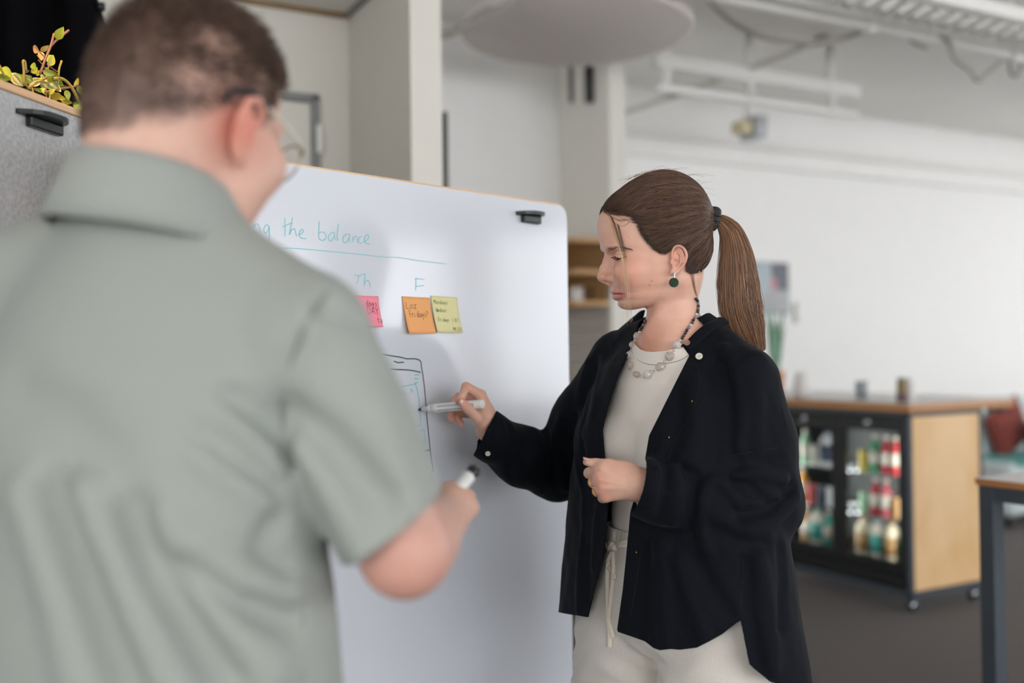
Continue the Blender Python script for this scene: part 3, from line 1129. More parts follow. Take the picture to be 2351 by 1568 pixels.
# snake plant behind the woman's shoulder
M_leaf2 = mat('sword_leaf', (126, 164, 138), 0.5, noise=0.18, nscale=18)
M_terra = mat('terracotta', (200, 138, 92), 0.7)
pq = K + eA * 0.16 + eB * 1.16 + EZ * 1.105
sp = thing('snake_plant', 'snake plant with upright green leaves behind the woman', 'plant', pq)
link('pot', lathe_me('pot', [(0, 0), (0.045, 0), (0.06, 0.13), (0.064, 0.135), (0.064, 0.15), (0.055, 0.15), (0.05, 0.13), (0, 0.13)], 24), M_terra, sp, False)
for k in range(9):
    a = k * 2.4
    h_ = 0.32 + 0.2 * ((k * 37) % 10) / 10
    n = 8
    V, Q = [], []
    for i in range(n + 1):
        t = i / n
        w = 0.020 * math.sin(math.pi * min(1, 0.25 + 0.75 * t)) ** 0.8 * (1 - t ** 4) + 0.001
        c = np.array([math.cos(a) * (0.02 + 0.05 * t * t), math.sin(a) * (0.02 + 0.05 * t * t), 0.12 + h_ * t])
        s = np.array([-math.sin(a + 0.8 * t), math.cos(a + 0.8 * t), 0])
        V += [c - s * w, c + np.array([math.cos(a), math.sin(a), 0]) * w * 0.25, c + s * w]
    for i in range(n):
        for j in (0, 1):
            Q.append((i * 3 + j, i * 3 + j + 1, i * 3 + j + 4, i * 3 + j + 3))
    lf = link('leaf', np_mesh('leaf', V, Q), M_leaf2, sp, False)
    solidify(lf, 0.003, 0)

# ------------------------------------------------------------------ whiteboard
BC = P(1302, 471, 2.30)                          # top right corner
dL = np.array([-0.682, -0.731, 0.0])
dL /= np.linalg.norm(dL)
bN = np.array([-dL[1], dL[0], 0.0])              # towards the people
BTOP = BC[2]
B0 = np.array([BC[0], BC[1], 0.0])
BW, BBOT = 1.06, 0.22
M_board_w = mat('whiteboard_enamel', (208, 212, 220), 0.14, noise=0.01, nscale=4, spec=0.5, coat=0.35, bump=0.015, bscale=260)
wb = thing('whiteboard', 'large white mobile whiteboard with plywood edge and teal handwriting', 'whiteboard', B0)


def rounded_panel(name, m, parent, off0, off1, r, x0, x1, z0, z1, n=8):
    pts = []
    for cx, cz, a0 in ((x1 - r, z1 - r, 0), (x0 + r, z1 - r, 90), (x0 + r, z0 + r, 180), (x1 - r, z0 + r, 270)):
        for i in range(n + 1):
            a = math.radians(a0 + 90 * i / n)
            pts.append((cx + r * math.cos(a), cz + r * math.sin(a)))
    bm = bmesh.new()
    f_ = [bm.verts.new(B0 + dL * x + EZ * z + bN * off1) for x, z in pts]
    g_ = [bm.verts.new(B0 + dL * x + EZ * z + bN * off0) for x, z in pts]
    bm.faces.new(f_)
    bm.faces.new(g_[::-1])
    for i in range(len(pts)):
        j = (i + 1) % len(pts)
        bm.faces.new((f_[j], f_[i], g_[i], g_[j]))
    return link(name, bm_mesh(name, bm), m, parent)


rounded_panel('wood_edge', M_plyedge_l, wb, -0.03, -0.0015, 0.03, 0.0, BW, BBOT, BTOP)
rounded_panel('writing_surface', M_board_w, wb, -0.0014, 0.0, 0.028, 0.0015, BW - 0.0015, BBOT + 0.0015, BTOP - 0.0035)
for x in (0.1, BW - 0.1):
    c0 = B0 + dL * x - bN * 0.015
    box('foot', M_steel, wb, c0, (-0.02, 0.02), (-0.26, 0.26), (0.05, 0.085), dL, bN, EZ, 0.005)
    box('leg', M_steel, wb, c0, (-0.02, 0.02), (-0.014, 0.012), (0.085, BBOT + 0.02), dL, bN, EZ, 0.003)
    for y in (-0.23, 0.23):
        q = c0 + bN * y
        tube('castor', [q + EZ * 0.026 - dL * 0.012, q + EZ * 0.026 + dL * 0.012], 0.026, M_rubber, wb, 16, 1, False)


def on_board(px, py):
    r = P(px, py, 1.0) - CAM
    t = ((B0 - CAM) @ bN) / (r @ bN)
    return CAM + r * t


def clip_hook(o, ax, up, nrm, w, m, parent):
    """rounded shelf-like hook: thin lip plate with a wedge under it; o is the middle, ax along the panel"""
    bm = bmesh.new()
    n = 10
    top = []
    for i in range(n + 1):
        u = -1 + 2 * i / n
        top.append((u * w / 2, 0.034 * (1 - abs(u) ** 3.5)))
    pl0 = [bm.verts.new(o + ax * x + nrm * (0.0) + up * 0.006) for x, y in top]
    pl1 = [bm.verts.new(o + ax * x + nrm * (y + 0.004) + up * 0.006) for x, y in top]
    ql0 = [bm.verts.new(o + ax * x + nrm * (0.0) - up * 0.002) for x, y in top]
    ql1 = [bm.verts.new(o + ax * x + nrm * (y + 0.004) - up * 0.001) for x, y in top]
    for i in range(n):
        bm.faces.new((pl0[i], pl0[i + 1], pl1[i + 1], pl1[i]))
        bm.faces.new((ql0[i + 1], ql0[i], ql1[i], ql1[i + 1]))
        bm.faces.new((pl1[i], pl1[i + 1], ql1[i + 1], ql1[i]))
    bm.faces.new((pl0[0], pl1[0], ql1[0], ql0[0]))
    bm.faces.new((pl0[n], ql0[n], ql1[n], pl1[n]))
    h = link('hook', bm_mesh('hook', bm), m, parent)
    box('hook_bracket', m, h, o, (-w * 0.46, w * 0.30), (0.0, 0.012), (-0.017, -0.001), ax, nrm, up, 0.002)
    return h


M_hook = mat('black_hook_plastic', (26, 30, 32), 0.3)
hk_o = on_board(1211, 495)
clip_hook(hk_o, dL, EZ, bN, 0.076, M_hook, wb)

# handwriting: flat ribbons lying on the board
M_tealink = mat('teal_marker_ink', (118, 196, 202), 0.5)
M_greenink = mat('dark_green_marker_ink', (44, 82, 66), 0.5)
M_blackink = mat('black_marker_ink', (58, 46, 44), 0.6)
M_oliveink = mat('green_pen_ink', (92, 104, 52), 0.6)
M_redink = mat('dark_red_pen_ink', (120, 36, 56), 0.6)


def ribbon_vf(path, w, nrm):
    p = np.asarray(path, float)
    tg = np.gradient(p, axis=0)
    tg /= np.linalg.norm(tg, axis=1)[:, None] + 1e-12
    s = np.cross(nrm, tg)
    V = np.empty((len(p) * 2, 3))
    V[0::2], V[1::2] = p - s * w / 2, p + s * w / 2
    Q = [(2 * i, 2 * i + 2, 2 * i + 3, 2 * i + 1) for i in range(len(p) - 1)]
    return V, Q


def strokes(name, polys, w, m, parent, nrm, lift=0.0004, label=None):
    V, Q, n = [], [], 0
    for k, pl in enumerate(polys):
        c = catmull(pl, 6) + nrm * (lift + 0.00004 * (k % 7))
        v, q = ribbon_vf(c, w, nrm)
        V.append(v)
        Q += [[i + n for i in f] for f in q]
        n += len(v)
    o = link(name, np_mesh(name, np.concatenate(V), Q, False), m, parent)
    if label:
        o['label'] = label
    return o


def c3(l):       # heading crop coordinates -> board points
    return [on_board(560 + x / 3.014, 340 + y / 3.014) for x, y in l]


heading = [
    [(72, 525), (70, 555), (68, 585)], [(70, 550), (85, 525), (100, 530), (110, 560), (116, 588)],
    [(176, 545), (155, 530), (138, 555), (142, 585), (160, 580), (174, 548)], [(175, 540), (176, 600), (172, 640), (155, 660), (140, 645)],
    [(282, 482), (284, 550), (284, 612)], [(265, 545), (300, 530), (335, 515)],
    [(335, 478), (325, 540), (312, 600)], [(314, 600), (330, 565), (350, 560), (358, 590), (365, 612)],
    [(375, 600), (400, 590), (412, 572), (400, 562), (385, 580), (385, 610), (405, 625), (430, 625)],
    [(520, 508), (518, 570), (517, 612)], [(518, 590), (535, 580), (560, 590), (568, 615), (550, 637), (525, 632), (517, 612)],
    [(625, 585), (605, 585), (585, 610), (587, 638), (605, 640), (622, 612), (626, 588)], [(626, 588), (628, 620), (640, 640)],
    [(655, 522), (648, 570), (645, 615), (652, 640)],
    [(730, 595), (705, 598), (684, 622), (690, 652), (710, 650), (726, 625), (731, 598)], [(731, 598), (728, 635), (738, 655)],
    [(755, 610), (753, 635), (752, 655)], [(753, 637), (768, 612), (782, 618), (785, 655)],
    [(815, 612), (800, 618), (792, 640), (800, 657), (818, 655)],
    [(825, 650), (845, 640), (862, 620), (855, 600), (838, 610), (832, 640), (845, 658), (870, 662)]]
for i0, i1, wd_t in ((0, 4, 'ng'), (4, 9, 'the'), (9, 20, 'balance')):
    strokes('lettering', [c3(l) for l in heading[i0:i1]], 0.0015, M_tealink, wb, bN, label='teal handwritten letters ' + wd_t)
strokes('underline', [c3([(180, 688), (300, 692), (400, 697), (600, 715), (800, 735), (980, 755), (1080, 758), (1200, 778), (1395, 801)])], 0.0013, M_tealink, wb, bN)
days = [[(762, 873), (790, 883), (838, 868)], [(797, 880), (790, 910), (778, 940)], [(838, 868), (835, 910), (832, 955)],
        [(833, 938), (848, 918), (862, 920), (870, 940), (874, 962)],
        [(1182, 902), (1215, 905), (1250, 910)], [(1190, 903), (1190, 950), (1188, 985)], [(1190, 957), (1215, 955), (1245, 950)]]
strokes('lettering', [c3(l) for l in days[:4]], 0.0015, M_tealink, wb, bN, label='teal handwritten letters Th')
strokes('lettering', [c3(l) for l in days[4:]], 0.0015, M_tealink, wb, bN, label='teal handwritten letter F')


def c9(l):
    return [on_board(780 + x / 4.9, 780 + y / 4.9) for x, y in l]


dark = [[(470, 165), (590, 182), (690, 198), (745, 213), (800, 214), (850, 215), (895, 230), (915, 258), (917, 300), (935, 400), (955, 570), (968, 740), (985, 930), (1005, 1130), (1015, 1245),
         (1030, 1370), (1045, 1470), (1040, 1478), (1020, 1481)], [(605, 240), (655, 257), (690, 254), (720, 255)], [(560, 332), (630, 335), (760, 340), (860, 355), (910, 368)],
        [(820, 1253), (870, 1252), (950, 1250), (1012, 1242)]]
strokes('phone_sketch', [c9(l) for l in dark], 0.0024, M_greenink, wb, bN, label='dark green outline of a phone')
strokes('sketch_line', [c9([(880, 1255), (890, 1300), (893, 1350)])], 0.001, M_greenink, wb, bN)
teal = [[(842, 403), (870, 393), (897, 400)], [(835, 440), (860, 438), (885, 437)], [(840, 485), (860, 481), (880, 478)],
        [(660, 538), (690, 530), (760, 515), (848, 497), (856, 488)], [(850, 497), (870, 570), (890, 680), (902, 790), (905, 900), (900, 962), (840, 970), (780, 985)],
        [(785, 552), (820, 575), (795, 592)], [(690, 590), (715, 580), (700, 640)], [(730, 598), (725, 628), (745, 632)],
        [(800, 1044), (835, 1042), (880, 1040), (950, 1010), (948, 1060), (958, 1130), (950, 1172), (915, 1185), (860, 1188)],
        [(840, 1130), (880, 1095), (870, 1150), (900, 1130), (925, 1160), (940, 1130)]]
strokes('interface_sketch', [c9(l) for l in teal], 0.0019, M_tealink, wb, bN, label='teal boxes sketched inside the phone')

# ------------------------------------------------------------------ sticky notes
GLY = {'L': [[(0, 1), (0, 0), (.6, .03)]], 'o': [[(.5, .45), (.25, .6), (0, .3), (.2, 0), (.5, .2), (.5, .45)]], 'z': [[(0, .6), (.5, .6), (0, 0), (.55, 0)]],
       'F': [[(0, 0), (.05, 1), (.6, 1)], [(.02, .5), (.45, .55)]], 'r': [[(0, 0), (0, .6)], [(0, .4), (.2, .6), (.4, .55)]], 'i': [[(0, 0), (.02, .6)], [(.02, .85), (.06, .88)]],
       'd': [[(.45, .5), (.15, .55), (0, .25), (.15, 0), (.45, .2)], [(.5, 1), (.45, .3), (.5, 0)]], 'a': [[(.45, .55), (.15, .55), (0, .25), (.15, 0), (.4, .2), (.47, .5), (.5, 0)]],
       'y': [[(0, .6), (.15, .15), (.4, .6)], [(.4, .6), (.25, -.2), (0, -.4)]], 's': [[(.4, .6), (.1, .5), (.4, .2), (.05, 0)]], '?': [[(0, .8), (.25, 1), (.45, .75), (.2, .45), (.2, .3)], [(.2, .05), (.22, 0)]],
       'M': [[(0, 0), (.08, 1), (.35, .4), (.6, 1), (.7, 0)]], 'n': [[(0, 0), (0, .6)], [(0, .4), (.25, .6), (.42, .4), (.45, 0)]], 'W': [[(0, 1), (.18, 0), (.38, .7), (.55, 0), (.75, 1)]],
       'e': [[(0, .3), (.45, .35), (.3, .6), (0, .35), (.15, 0), (.45, .1)]], 'D': [[(0, 0), (.02, 1), (.45, .85), (.55, .4), (.3, 0), (0, 0)]], 'A': [[(0, 0), (.3, 1), (.6, 0)], [(.12, .35), (.5, .35)]],
       'Y': [[(0, 1), (.28, .5), (.55, 1)], [(.28, .5), (.2, -.1)]], 't': [[(.2, .95), (.2, .1), (.4, 0)], [(0, .6), (.42, .62)]], '1': [[(0, 1), (0, 0)]], '0': [[(.2, 1), (0, .5), (.2, 0), (.4, .5), (.2, 1)]],
       '%': [[(0, 0), (.5, 1)], [(.05, .9), (.1, .8)], [(.4, .15), (.45, .1)]], ' ': [], 'I': [[(0, 0), (0, 1)]], 'S': [[(.45, .95), (.1, .85), (.15, .55), (.45, .4), (.35, .05), (0, .08)]], 'c': [[(.42, .5), (.15, .58), (0, .25), (.2, 0), (.45, .1)]]}


def note(name, quad, m, label, lines, ink, width, group='sticky notes on the whiteboard'):
    """quad: four board-plane pixels (tl, tr, br, bl); the lower edge curls away from the board"""
    tl, tr, br, bl = [on_board(560 + x / 3.014, 340 + y / 3.014) for x, y in quad]
    n = 10

    def pt(u, v):
        a, b = tl + (tr - tl) * u, bl + (br - bl) * u
        return a + (b - a) * v + bN * (0.0012 + 0.011 * v ** 1.7 - 0.0)
    # the quad is drawn where the curled edge is seen, so pull the lower edge back along the view
    sh = np.array([0, 0, 0.0])
    V, Q = [], []
    for j in range(n + 1):
        for i in range(n + 1):
            V.append(pt(i / n, j / n) + sh)
    for j in range(n):
        for i in range(n):
            k = j * (n + 1) + i
            Q.append((k, k + n + 1, k + n + 2, k + 1))
    t = thing(name, label, 'sticky note', (tl + br) / 2, 0, group)
    o = link('paper', np_mesh('paper', V, Q), m, t)
    solidify(o, 0.0004, 0)
    polys = []
    for (txt, u0, v0, hgt, wd) in lines:
        x = u0
        for ch in txt:
            for s in GLY[ch]:
                pl = [(x + a * wd, v0 - b * hgt) for a, b in s]
                c = catmull([(a, b, 0) for a, b in pl], 4)
                polys.append([pt(a, b) for a, b, _ in c])
            x += wd * 0.78 if ch != ' ' else wd * 0.55
    Vv, Qq, k = [], [], 0
    nr = np.cross(tr - tl, bl - tl)
    nr /= np.linalg.norm(nr)
    if nr @ bN < 0:
        nr = -nr
    for pl in polys:
        c = np.array(pl) + nr * 0.0006
        v, q = ribbon_vf(c, width, nr)
        Vv.append(v)
        Qq += [[i + k for i in f] for f in q]
        k += len(v)
    link('handwriting', np_mesh('handwriting', np.concatenate(Vv), Qq, False), ink, t)
    return t


M_pink = mat('pink_paper', (240, 140, 158), 0.7)
M_orange = mat('orange_paper', (242, 172, 108), 0.7)
M_yellow = mat('yellow_paper', (228, 222, 166), 0.7)
note('sticky_note', [(750, 1018), (928, 1026), (936, 1240), (760, 1235)], M_pink, 'pink sticky note half hidden by the man, left of the orange one',
     [('days', 0.48, 0.33, 0.20, 0.15), ('DAY', 0.50, 0.58, 0.22, 0.20), ('ts', 0.82, 0.86, 0.18, 0.16)], M_redink, 0.0010)
note('sticky_note', [(1092, 1025), (1282, 1035), (1304, 1285), (1117, 1285)], M_orange, 'orange sticky note with the short pen note about Fridays',
     [('Loz', 0.10, 0.32, 0.17, 0.17), ('Fridays?', 0.16, 0.55, 0.17, 0.115)], M_blackink, 0.0009)
note('sticky_note', [(1290, 1020), (1472, 1032), (1487, 1280), (1311, 1275)], M_yellow, 'pale yellow sticky note beside the orange note',
     [('Mondays', 0.08, 0.22, 0.11, 0.10), ('Wednes', 0.12, 0.44, 0.11, 0.09), ('Fridays', 0.14, 0.70, 0.11, 0.08), ('10%', 0.70, 0.70, 0.11, 0.11), ('MIDS', 0.64, 0.95, 0.10, 0.12)], M_oliveink, 0.0009)

# ------------------------------------------------------------------ felt planter divider with a trailing plant, black curtain behind
F1 = P(207, 262, 1.72)                            # far top corner
fd = np.array([0.198, 0.980, 0.0])                # along the divider, away from the camera
fn = np.array([0.980, -0.198, 0.0])               # face towards the board
FTOP = F1[2]
F0 = np.array([F1[0], F1[1], 0.0])
M_felt = mat('grey_felt', (176, 177, 178), 0.95, noise=0.22, nscale=150, bump=0.5, bscale=350, sheen=0.2)
M_soil = mat('potting_soil', (52, 42, 34), 0.95, noise=0.3, nscale=80, bump=0.8, bscale=90)
dv = thing('planter_divider', 'grey felt planter divider with a light wooden rim', 'planter', F0)
box('felt_panel', M_felt, dv, F0, (-1.15, 0.0), (-0.022, 0.0), (0.03, FTOP - 0.012), fd, fn, EZ, 0.003)
box('felt_panel', M_felt, dv, F0, (-1.15, 0.0), (-0.30, -0.278), (0.03, FTOP - 0.012), fd, fn, EZ, 0.003)
box('felt_panel', M_felt, dv, F0, (-0.022, 0.0), (-0.278, -0.022), (0.03, FTOP - 0.012), fd, fn, EZ, 0.003)
box('felt_panel', M_felt, dv, F0, (-1.15, -1.128), (-0.278, -0.022), (0.03, FTOP - 0.012), fd, fn, EZ, 0.003)
for x, y in (((-1.152, 0.002), (-0.024, 0.002)), ((-1.152, 0.002), (-0.302, -0.276)), ((-0.024, 0.002), (-0.276, -0.024)), ((-1.152, -1.126), (-0.276, -0.024))):
    box('wooden_rim', M_plyedge_l, dv, F0, x, y, (FTOP - 0.012, FTOP), fd, fn, EZ, 0.001)
so_ = box('soil', M_soil, dv, F0, (-1.126, -0.024), (-0.276, -0.024), (FTOP - 0.16, FTOP - 0.05), fd, fn, EZ, 0.004)
so_['kind'] = 'stuff'
box('plinth', M_steel, dv, F0, (-1.13, -0.02), (-0.28, -0.02), (0, 0.03), fd, fn, EZ, 0.002)


def on_felt(px, py):
    r = P(px, py, 1.0) - CAM
    t = ((F0 - CAM) @ fn) / (r @ fn)
    return CAM + r * t


clip_hook(on_felt(88, 275), -fd, EZ, fn, 0.105, M_hook, dv)
kn = on_felt(206, 305)
tube('side_knob', [kn - fn * 0.002, kn + fn * 0.008], 0.006, M_hook, dv, 12, 1, False)

# trailing plant
M_leaf = bpy.data.materials.new('variegated_leaf')
M_leaf.use_nodes = True
nt = M_leaf.node_tree
b_ = nt.nodes['Principled BSDF']
b_.inputs['Roughness'].default_value = 0.4
a_ = nt.nodes.new('ShaderNodeAttribute')
a_.attribute_name = 'Col'
oi = nt.nodes.new('ShaderNodeObjectInfo')
hs = nt.nodes.new('ShaderNodeHueSaturation')
mr = nt.nodes.new('ShaderNodeMapRange')
mr.inputs['To Min'].default_value = 0.455
mr.inputs['To Max'].default_value = 0.515
nt.links.new(oi.outputs['Random'], mr.inputs[0])
nt.links.new(mr.outputs[0], hs.inputs['Hue'])
nt.links.new(a_.outputs['Color'], hs.inputs['Color'])
nt.links.new(hs.outputs[0], b_.inputs['Base Color'])
b_.inputs['Subsurface Weight'].default_value = 0.15
b_.inputs['Subsurface Scale'].default_value = 0.004
M_stem = mat('plant_stem', (150, 130, 62), 0.5)
M_stem2 = mat('plant_stem_red', (136, 92, 70), 0.5)


def leaf_me(striped, c1, c2):
    n = 8
    V, Q, Cc = [], [], []
    for i in range(n + 1):
        t = i / n
        w = 0.30 * math.sin(math.pi * t ** 0.8) ** 0.9 + 0.004
        for j, s in enumerate((-1, -0.5, 0, 0.5, 1)):
            V.append((t, s * w, 0.10 * abs(s) * w * 2 - 0.25 * t * t))
            cc = c2 if (striped and abs(s) == 0.5) else c1
            Cc.append(lin(cc))
    for i in range(n):
        for j in range(4):
            k = i * 5 + j
            Q.append((k, k + 5, k + 6, k + 1))
    me = np_mesh('leaf', V, Q, True, np.array(Cc))
    me.materials.append(M_leaf)
    return me


LM = [leaf_me(False, (168, 176, 56), (0, 0, 0)), leaf_me(True, (226, 214, 150), (92, 120, 52)), leaf_me(False, (196, 172, 100), (0, 0, 0)), leaf_me(False, (120, 146, 48), (0, 0, 0))]
pl_o = F0 - fn * 0.12 + fd * -0.12 + EZ * (FTOP - 0.05)
plant = thing('trailing_plant', 'yellow green trailing plant with striped leaves above the felt divider', 'plant', pl_o)


def leaf(px, py, d, tx, ty, kind, dd=0.0, roll=0.0):
    """leaf from base pixel to tip pixel"""
    a, b = P(px, py, d), P(tx, ty, d + dd)
    x = b - a
    L = np.linalg.norm(x)
    x /= L
    view = (CAM - a) / np.linalg.norm(CAM - a)
    z = view - (view @ x) * x
    z /= np.linalg.norm(z)
    y = np.cross(z, x)
    z2 = z * math.cos(roll) + y * math.sin(roll)
    y2 = np.cross(z2, x)
    o = link('leaf', LM[kind], None, plant)
    m_ = frame_mat(a, x * L, y2 * L, z2 * L)
    o.matrix_parent_inverse = Matrix()
    o.matrix_basis = INV[plant.name] @ m_


def cp(x, y):          # crop coordinates of the plant view -> photograph pixels
    return x / 5.227, 40 + y / 5.227


lv = [(675, 262, 752, 130, 0), (470, 405, 360, 350, 2), (485, 400, 590, 350, 2), (490, 410, 500, 500, 2), (560, 530, 655, 440, 0), (590, 580, 660, 450, 0), (555, 490, 430, 465, 2),
      (20, 605, 118, 720, 0), (-30, 700, 130, 750, 3), (135, 665, 270, 800, 1), (150, 690, 240, 810, 1), (265, 700, 390, 770, 1), (350, 810, 515, 730, 1), (240, 690, 330, 790, 0), (535, 750, 705, 850, 1), (510, 640, 660, 690, 3),
      (560, 640, 730, 820, 3), (430, 690, 480, 640, 0), (370, 660, 470, 600, 0), (470, 790, 620, 825, 1), (590, 920, 650, 855, 0), (600, 930, 720, 960, 0), (660, 910, 750, 960, 1), (790, 870, 830, 985, 0),
      (720, 860, 790, 830, 3), (945, 810, 880, 725, 0), (940, 815, 980, 935, 0), (730, 985, 850, 1030, 0), (890, 1020, 1010, 1090, 3), (420, 840, 440, 900, 1), (440, 850, 500, 900, 3), (500, 840, 550, 910, 0),
      (300, 640, 360, 665, 2), (480, 690, 560, 720, 1), (700, 960, 780, 975, 0), (385, 555, 410, 605, 3), (180, 700, 270, 690, 3), (550, 600, 575, 640, 0), (130, 700, 180, 770, 3), (330, 700, 410, 760, 3), (610, 870, 560, 930, 3),
      (690, 800, 640, 740, 0), (400, 820, 330, 770, 2), (520, 740, 470, 700, 0)]
for i, (x0_, y0_, x1_, y1_, k) in enumerate(lv):
    a, b = cp(x0_, y0_), cp(x1_, y1_)
    d_ = 1.80 - 0.16 * (1 - min(1, max(0, a[0] / 200))) + 0.05 * ((i * 7) % 5) / 5
    leaf(a[0], a[1], d_, b[0], b[1], k, 0.012 * ((i * 5) % 7 - 3) / 3, 0.5 * math.sin(i * 2.3))
st = [([(480, 680), (540, 510), (610, 340), (648, 195)], 0.0022, 1), ([(610, 345), (680, 270), (825, 155)], 0.0022, 1), ([(470, 410), (530, 470), (555, 520)], 0.0012, 1), ([(460, 510), (520, 580), (560, 640)], 0.0012, 1),
      ([(560, 560), (640, 620), (700, 660)], 0.0012, 1), ([(700, 800), (706, 640), (740, 520)], 0.002, 0), ([(285, 820), (285, 640), (275, 530), (300, 535), (312, 640)], 0.002, 0), ([(640, 740), (720, 730), (810, 780), (900, 910), (975, 1090)], 0.003, 0),
      ([(540, 900), (700, 860), (860, 835), (940, 815)], 0.002, 1), ([(-20, 560), (20, 630), (60, 720)], 0.002, 0), ([(330, 850), (480, 760), (620, 680)], 0.002, 0), ([(300, 800), (330, 830), (360, 860)], 0.002, 0), ([(550, 830), (556, 900), (560, 960)], 0.0012, 1),
      ([(380, 840), (420, 1000), (430, 1100)], 0.002, 0), ([(600, 900), (590, 1000), (560, 1120)], 0.002, 0), ([(570, 540), (580, 600), (560, 700)], 0.0015, 0)]
for l, r, k in st:
    tube('stem', [P(*cp(x, y), 1.80 - 0.16 * (1 - min(1, max(0, x / 1045)))) for x, y in l], r, (M_stem, M_stem2)[k], plant, 6, 4)

# warm lamp over the planter (a small spot outside the frame, as the yellow light on the leaves shows)
sl = bpy.data.lights.new('planter_lamp', 'SPOT')
sl.energy, sl.color, sl.spot_size, sl.spot_blend, sl.shadow_soft_size = 45.0, (1.0, 0.66, 0.28), math.radians(55), 0.6, 0.05
slo = bpy.data.objects.new('planter_lamp', sl)
COL.objects.link(slo)
slo.location = F0 + EZ * 2.6 - fd * 0.35 - fn * 0.02
slo.rotation_euler = (Vector(F0 - fn * 0.13 - fd * 0.1 + EZ * FTOP) - slo.location).to_track_quat('-Z', 'Y').to_euler()

# black curtain
M_curtain = mat('black_cloth', (5, 5, 8), 0.95, noise=0.2, nscale=30, spec=0.1)
c0 = P(-560, 300, 2.35)
nx, nz = 90, 24
V, Q = [], []
span = (lambda e: float((e - c0) @ eA))(P(262, 300, 2.75))
for i in range(nx + 1):
    u = i / nx
    for j in range(nz + 1):
        v = j / nz
        base = np.array([c0[0], c0[1], 0]) + eA * (u * span)
        ztop = 2.46 - 0.16 * max(0, (u - 0.86) / 0.14) ** 1.5 - 0.012 * math.sin(u * 40) ** 2
        z = 0.02 + v * (ztop - 0.02)
        base = base + eB * (0.03 * math.sin(u * 34) + 0.012 * math.sin(u * 71 + 1) * (1 - 0.5 * v))
        V.append((base[0], base[1], z))
for i in range(nx):
    for j in range(nz):
        k = i * (nz + 1) + j
        Q.append((k, k + nz + 1, k + nz + 2, k + 1))
cu_ = thing('black_curtain', 'black cloth curtain hanging in folds behind the trailing plant', 'curtain', (c0[0], c0[1], 0))
o = link('cloth', np_mesh('cloth', V, Q), M_curtain, cu_)
solidify(o, 0.003, 0)
zr = P(232, 24, 2.72)
tube('top_knob', [zr, zr + EZ * 0.02], 0.012, M_black, cu_, 10, 1, False)

# ================================================================== the woman
M_skin = mat('skin', (208, 160, 138), 0.42, attr='Col', noise=0.05, nscale=55, sss=0.12, bump=0.05, bscale=900, spec=0.35)
T_ = Fr((0.300, 1.83, 0), (-0.8, -0.6, 0), (0.6, -0.8, 0), (0, 0, 1))          # torso: front, left, up
_hf = np.array([-0.998, -0.06, 0.0])
_hf /= np.linalg.norm(_hf)
HO = P(1500, 560, 1.80)
Hd = Fr(HO, _hf, (-_hf[1], _hf[0], 0), (0, 0, 1))                               # head: front, left, up


def H(px, py, w=0.0):
    """point of the head on the sagittal plane shifted w to her left, seen at a pixel"""
    r = P(px, py, 1.0) - CAM
    n = Hd.M[1]
    t = ((HO - CAM) @ n + w) / (r @ n)
    return CAM + r * t


def Hl(px, py, w=0.0):
    return Hd.loc(H(px, py, w)[None])[0]


prof = [(470, 1398, 44), (487, 1386, 50), (500, 1379, 56), (516, 1374.5, 61), (538, 1375.5, 65), (556, 1378.5, 67), (568, 1382, 68), (578, 1389, 68), (590, 1401, 67.5), (605, 1404, 67), (620, 1405, 66), (635, 1405, 64.5),
        (645, 1404, 63), (651, 1402, 62), (658, 1402, 61), (665, 1403.5, 59), (671, 1406, 57.5), (675, 1410, 57), (680, 1409, 56), (686, 1413, 55), (691, 1419.5, 53.5), (699, 1418, 51), (706, 1419.5, 48), (712, 1423, 44), (717, 1431, 38), (721, 1446, 30)]
pv = np.array([Hl(b, a)[2] for a, b, c in prof])[::-1]
pu = np.array([Hl(b, a)[0] for a, b, c in prof])[::-1]
pa_ = np.array([c / 1000 for a, b, c in prof])[::-1]
MH = Hd.M


def PX(n):
    return n * 1.80 / FPX


hairA, hairB, hairC = H(1523, 501), H(1466, 512), H(1588, 569)


def hair_sdf(p, off=0.0):
    d = smin(ell(p, hairA, (PX(107) - off, 0.080 - off, PX(107) - off), MH), ell(p, hairB, (PX(88) - off, 0.071 - off, PX(77) - off), MH), 0.03)
    d = smin(d, ell(p, hairC, (PX(43) - off, 0.054 - off, PX(55) - off), MH), 0.02)
    return d


jaw_a, jaw_b = Hl(1432, 720), Hl(1545, 684)
jn = np.array([jaw_a[2] - jaw_b[2], 0, -(jaw_a[0] - jaw_b[0])])
jn = jn / np.linalg.norm(jn)
if jn[2] > 0:
    jn = -jn
E_l = [H(1424, 592, 0.031), H(1424 - 6, 592, -0.031)]


def core_sdf(p):
    q = Hd.loc(p)
    v = q[:, 2]
    uf, a = np.interp(v, pv, pu), np.interp(v, pv, pa_)
    uc = -0.005
    L = np.where(q[:, 0] > uc, np.maximum(uf - uc, 0.02), 0.075)
    n = 2.22
    x, y = np.abs(q[:, 0] - uc) / L, np.abs(q[:, 1]) / a
    k = (x ** n + y ** n + 1e-9) ** (1 / n)
    d = (k - 1) * np.minimum(L, a) * 0.95
    d = smax(d, ((q - jaw_a) @ jn), 0.026)
    d = smax(d, v - Hl(1400, 470)[2], 0.03)
    return smin(d, hair_sdf(p, 0.006), 0.022)


def mirror(pts):
    q = Hd.loc(np.asarray(pts))
    q[:, 1] *= -1
    return Hd.o + q @ Hd.M


def _lip(px, depth):
    p = march_many(core_sdf, px, 1.5)
    p = p - Hd.M[0] * depth
    q = Hd.loc(p)
    q[0, 1] = 0.0
    p = Hd.o + q @ Hd.M
    return np.concatenate([mirror(p)[::-1][:-1], p])


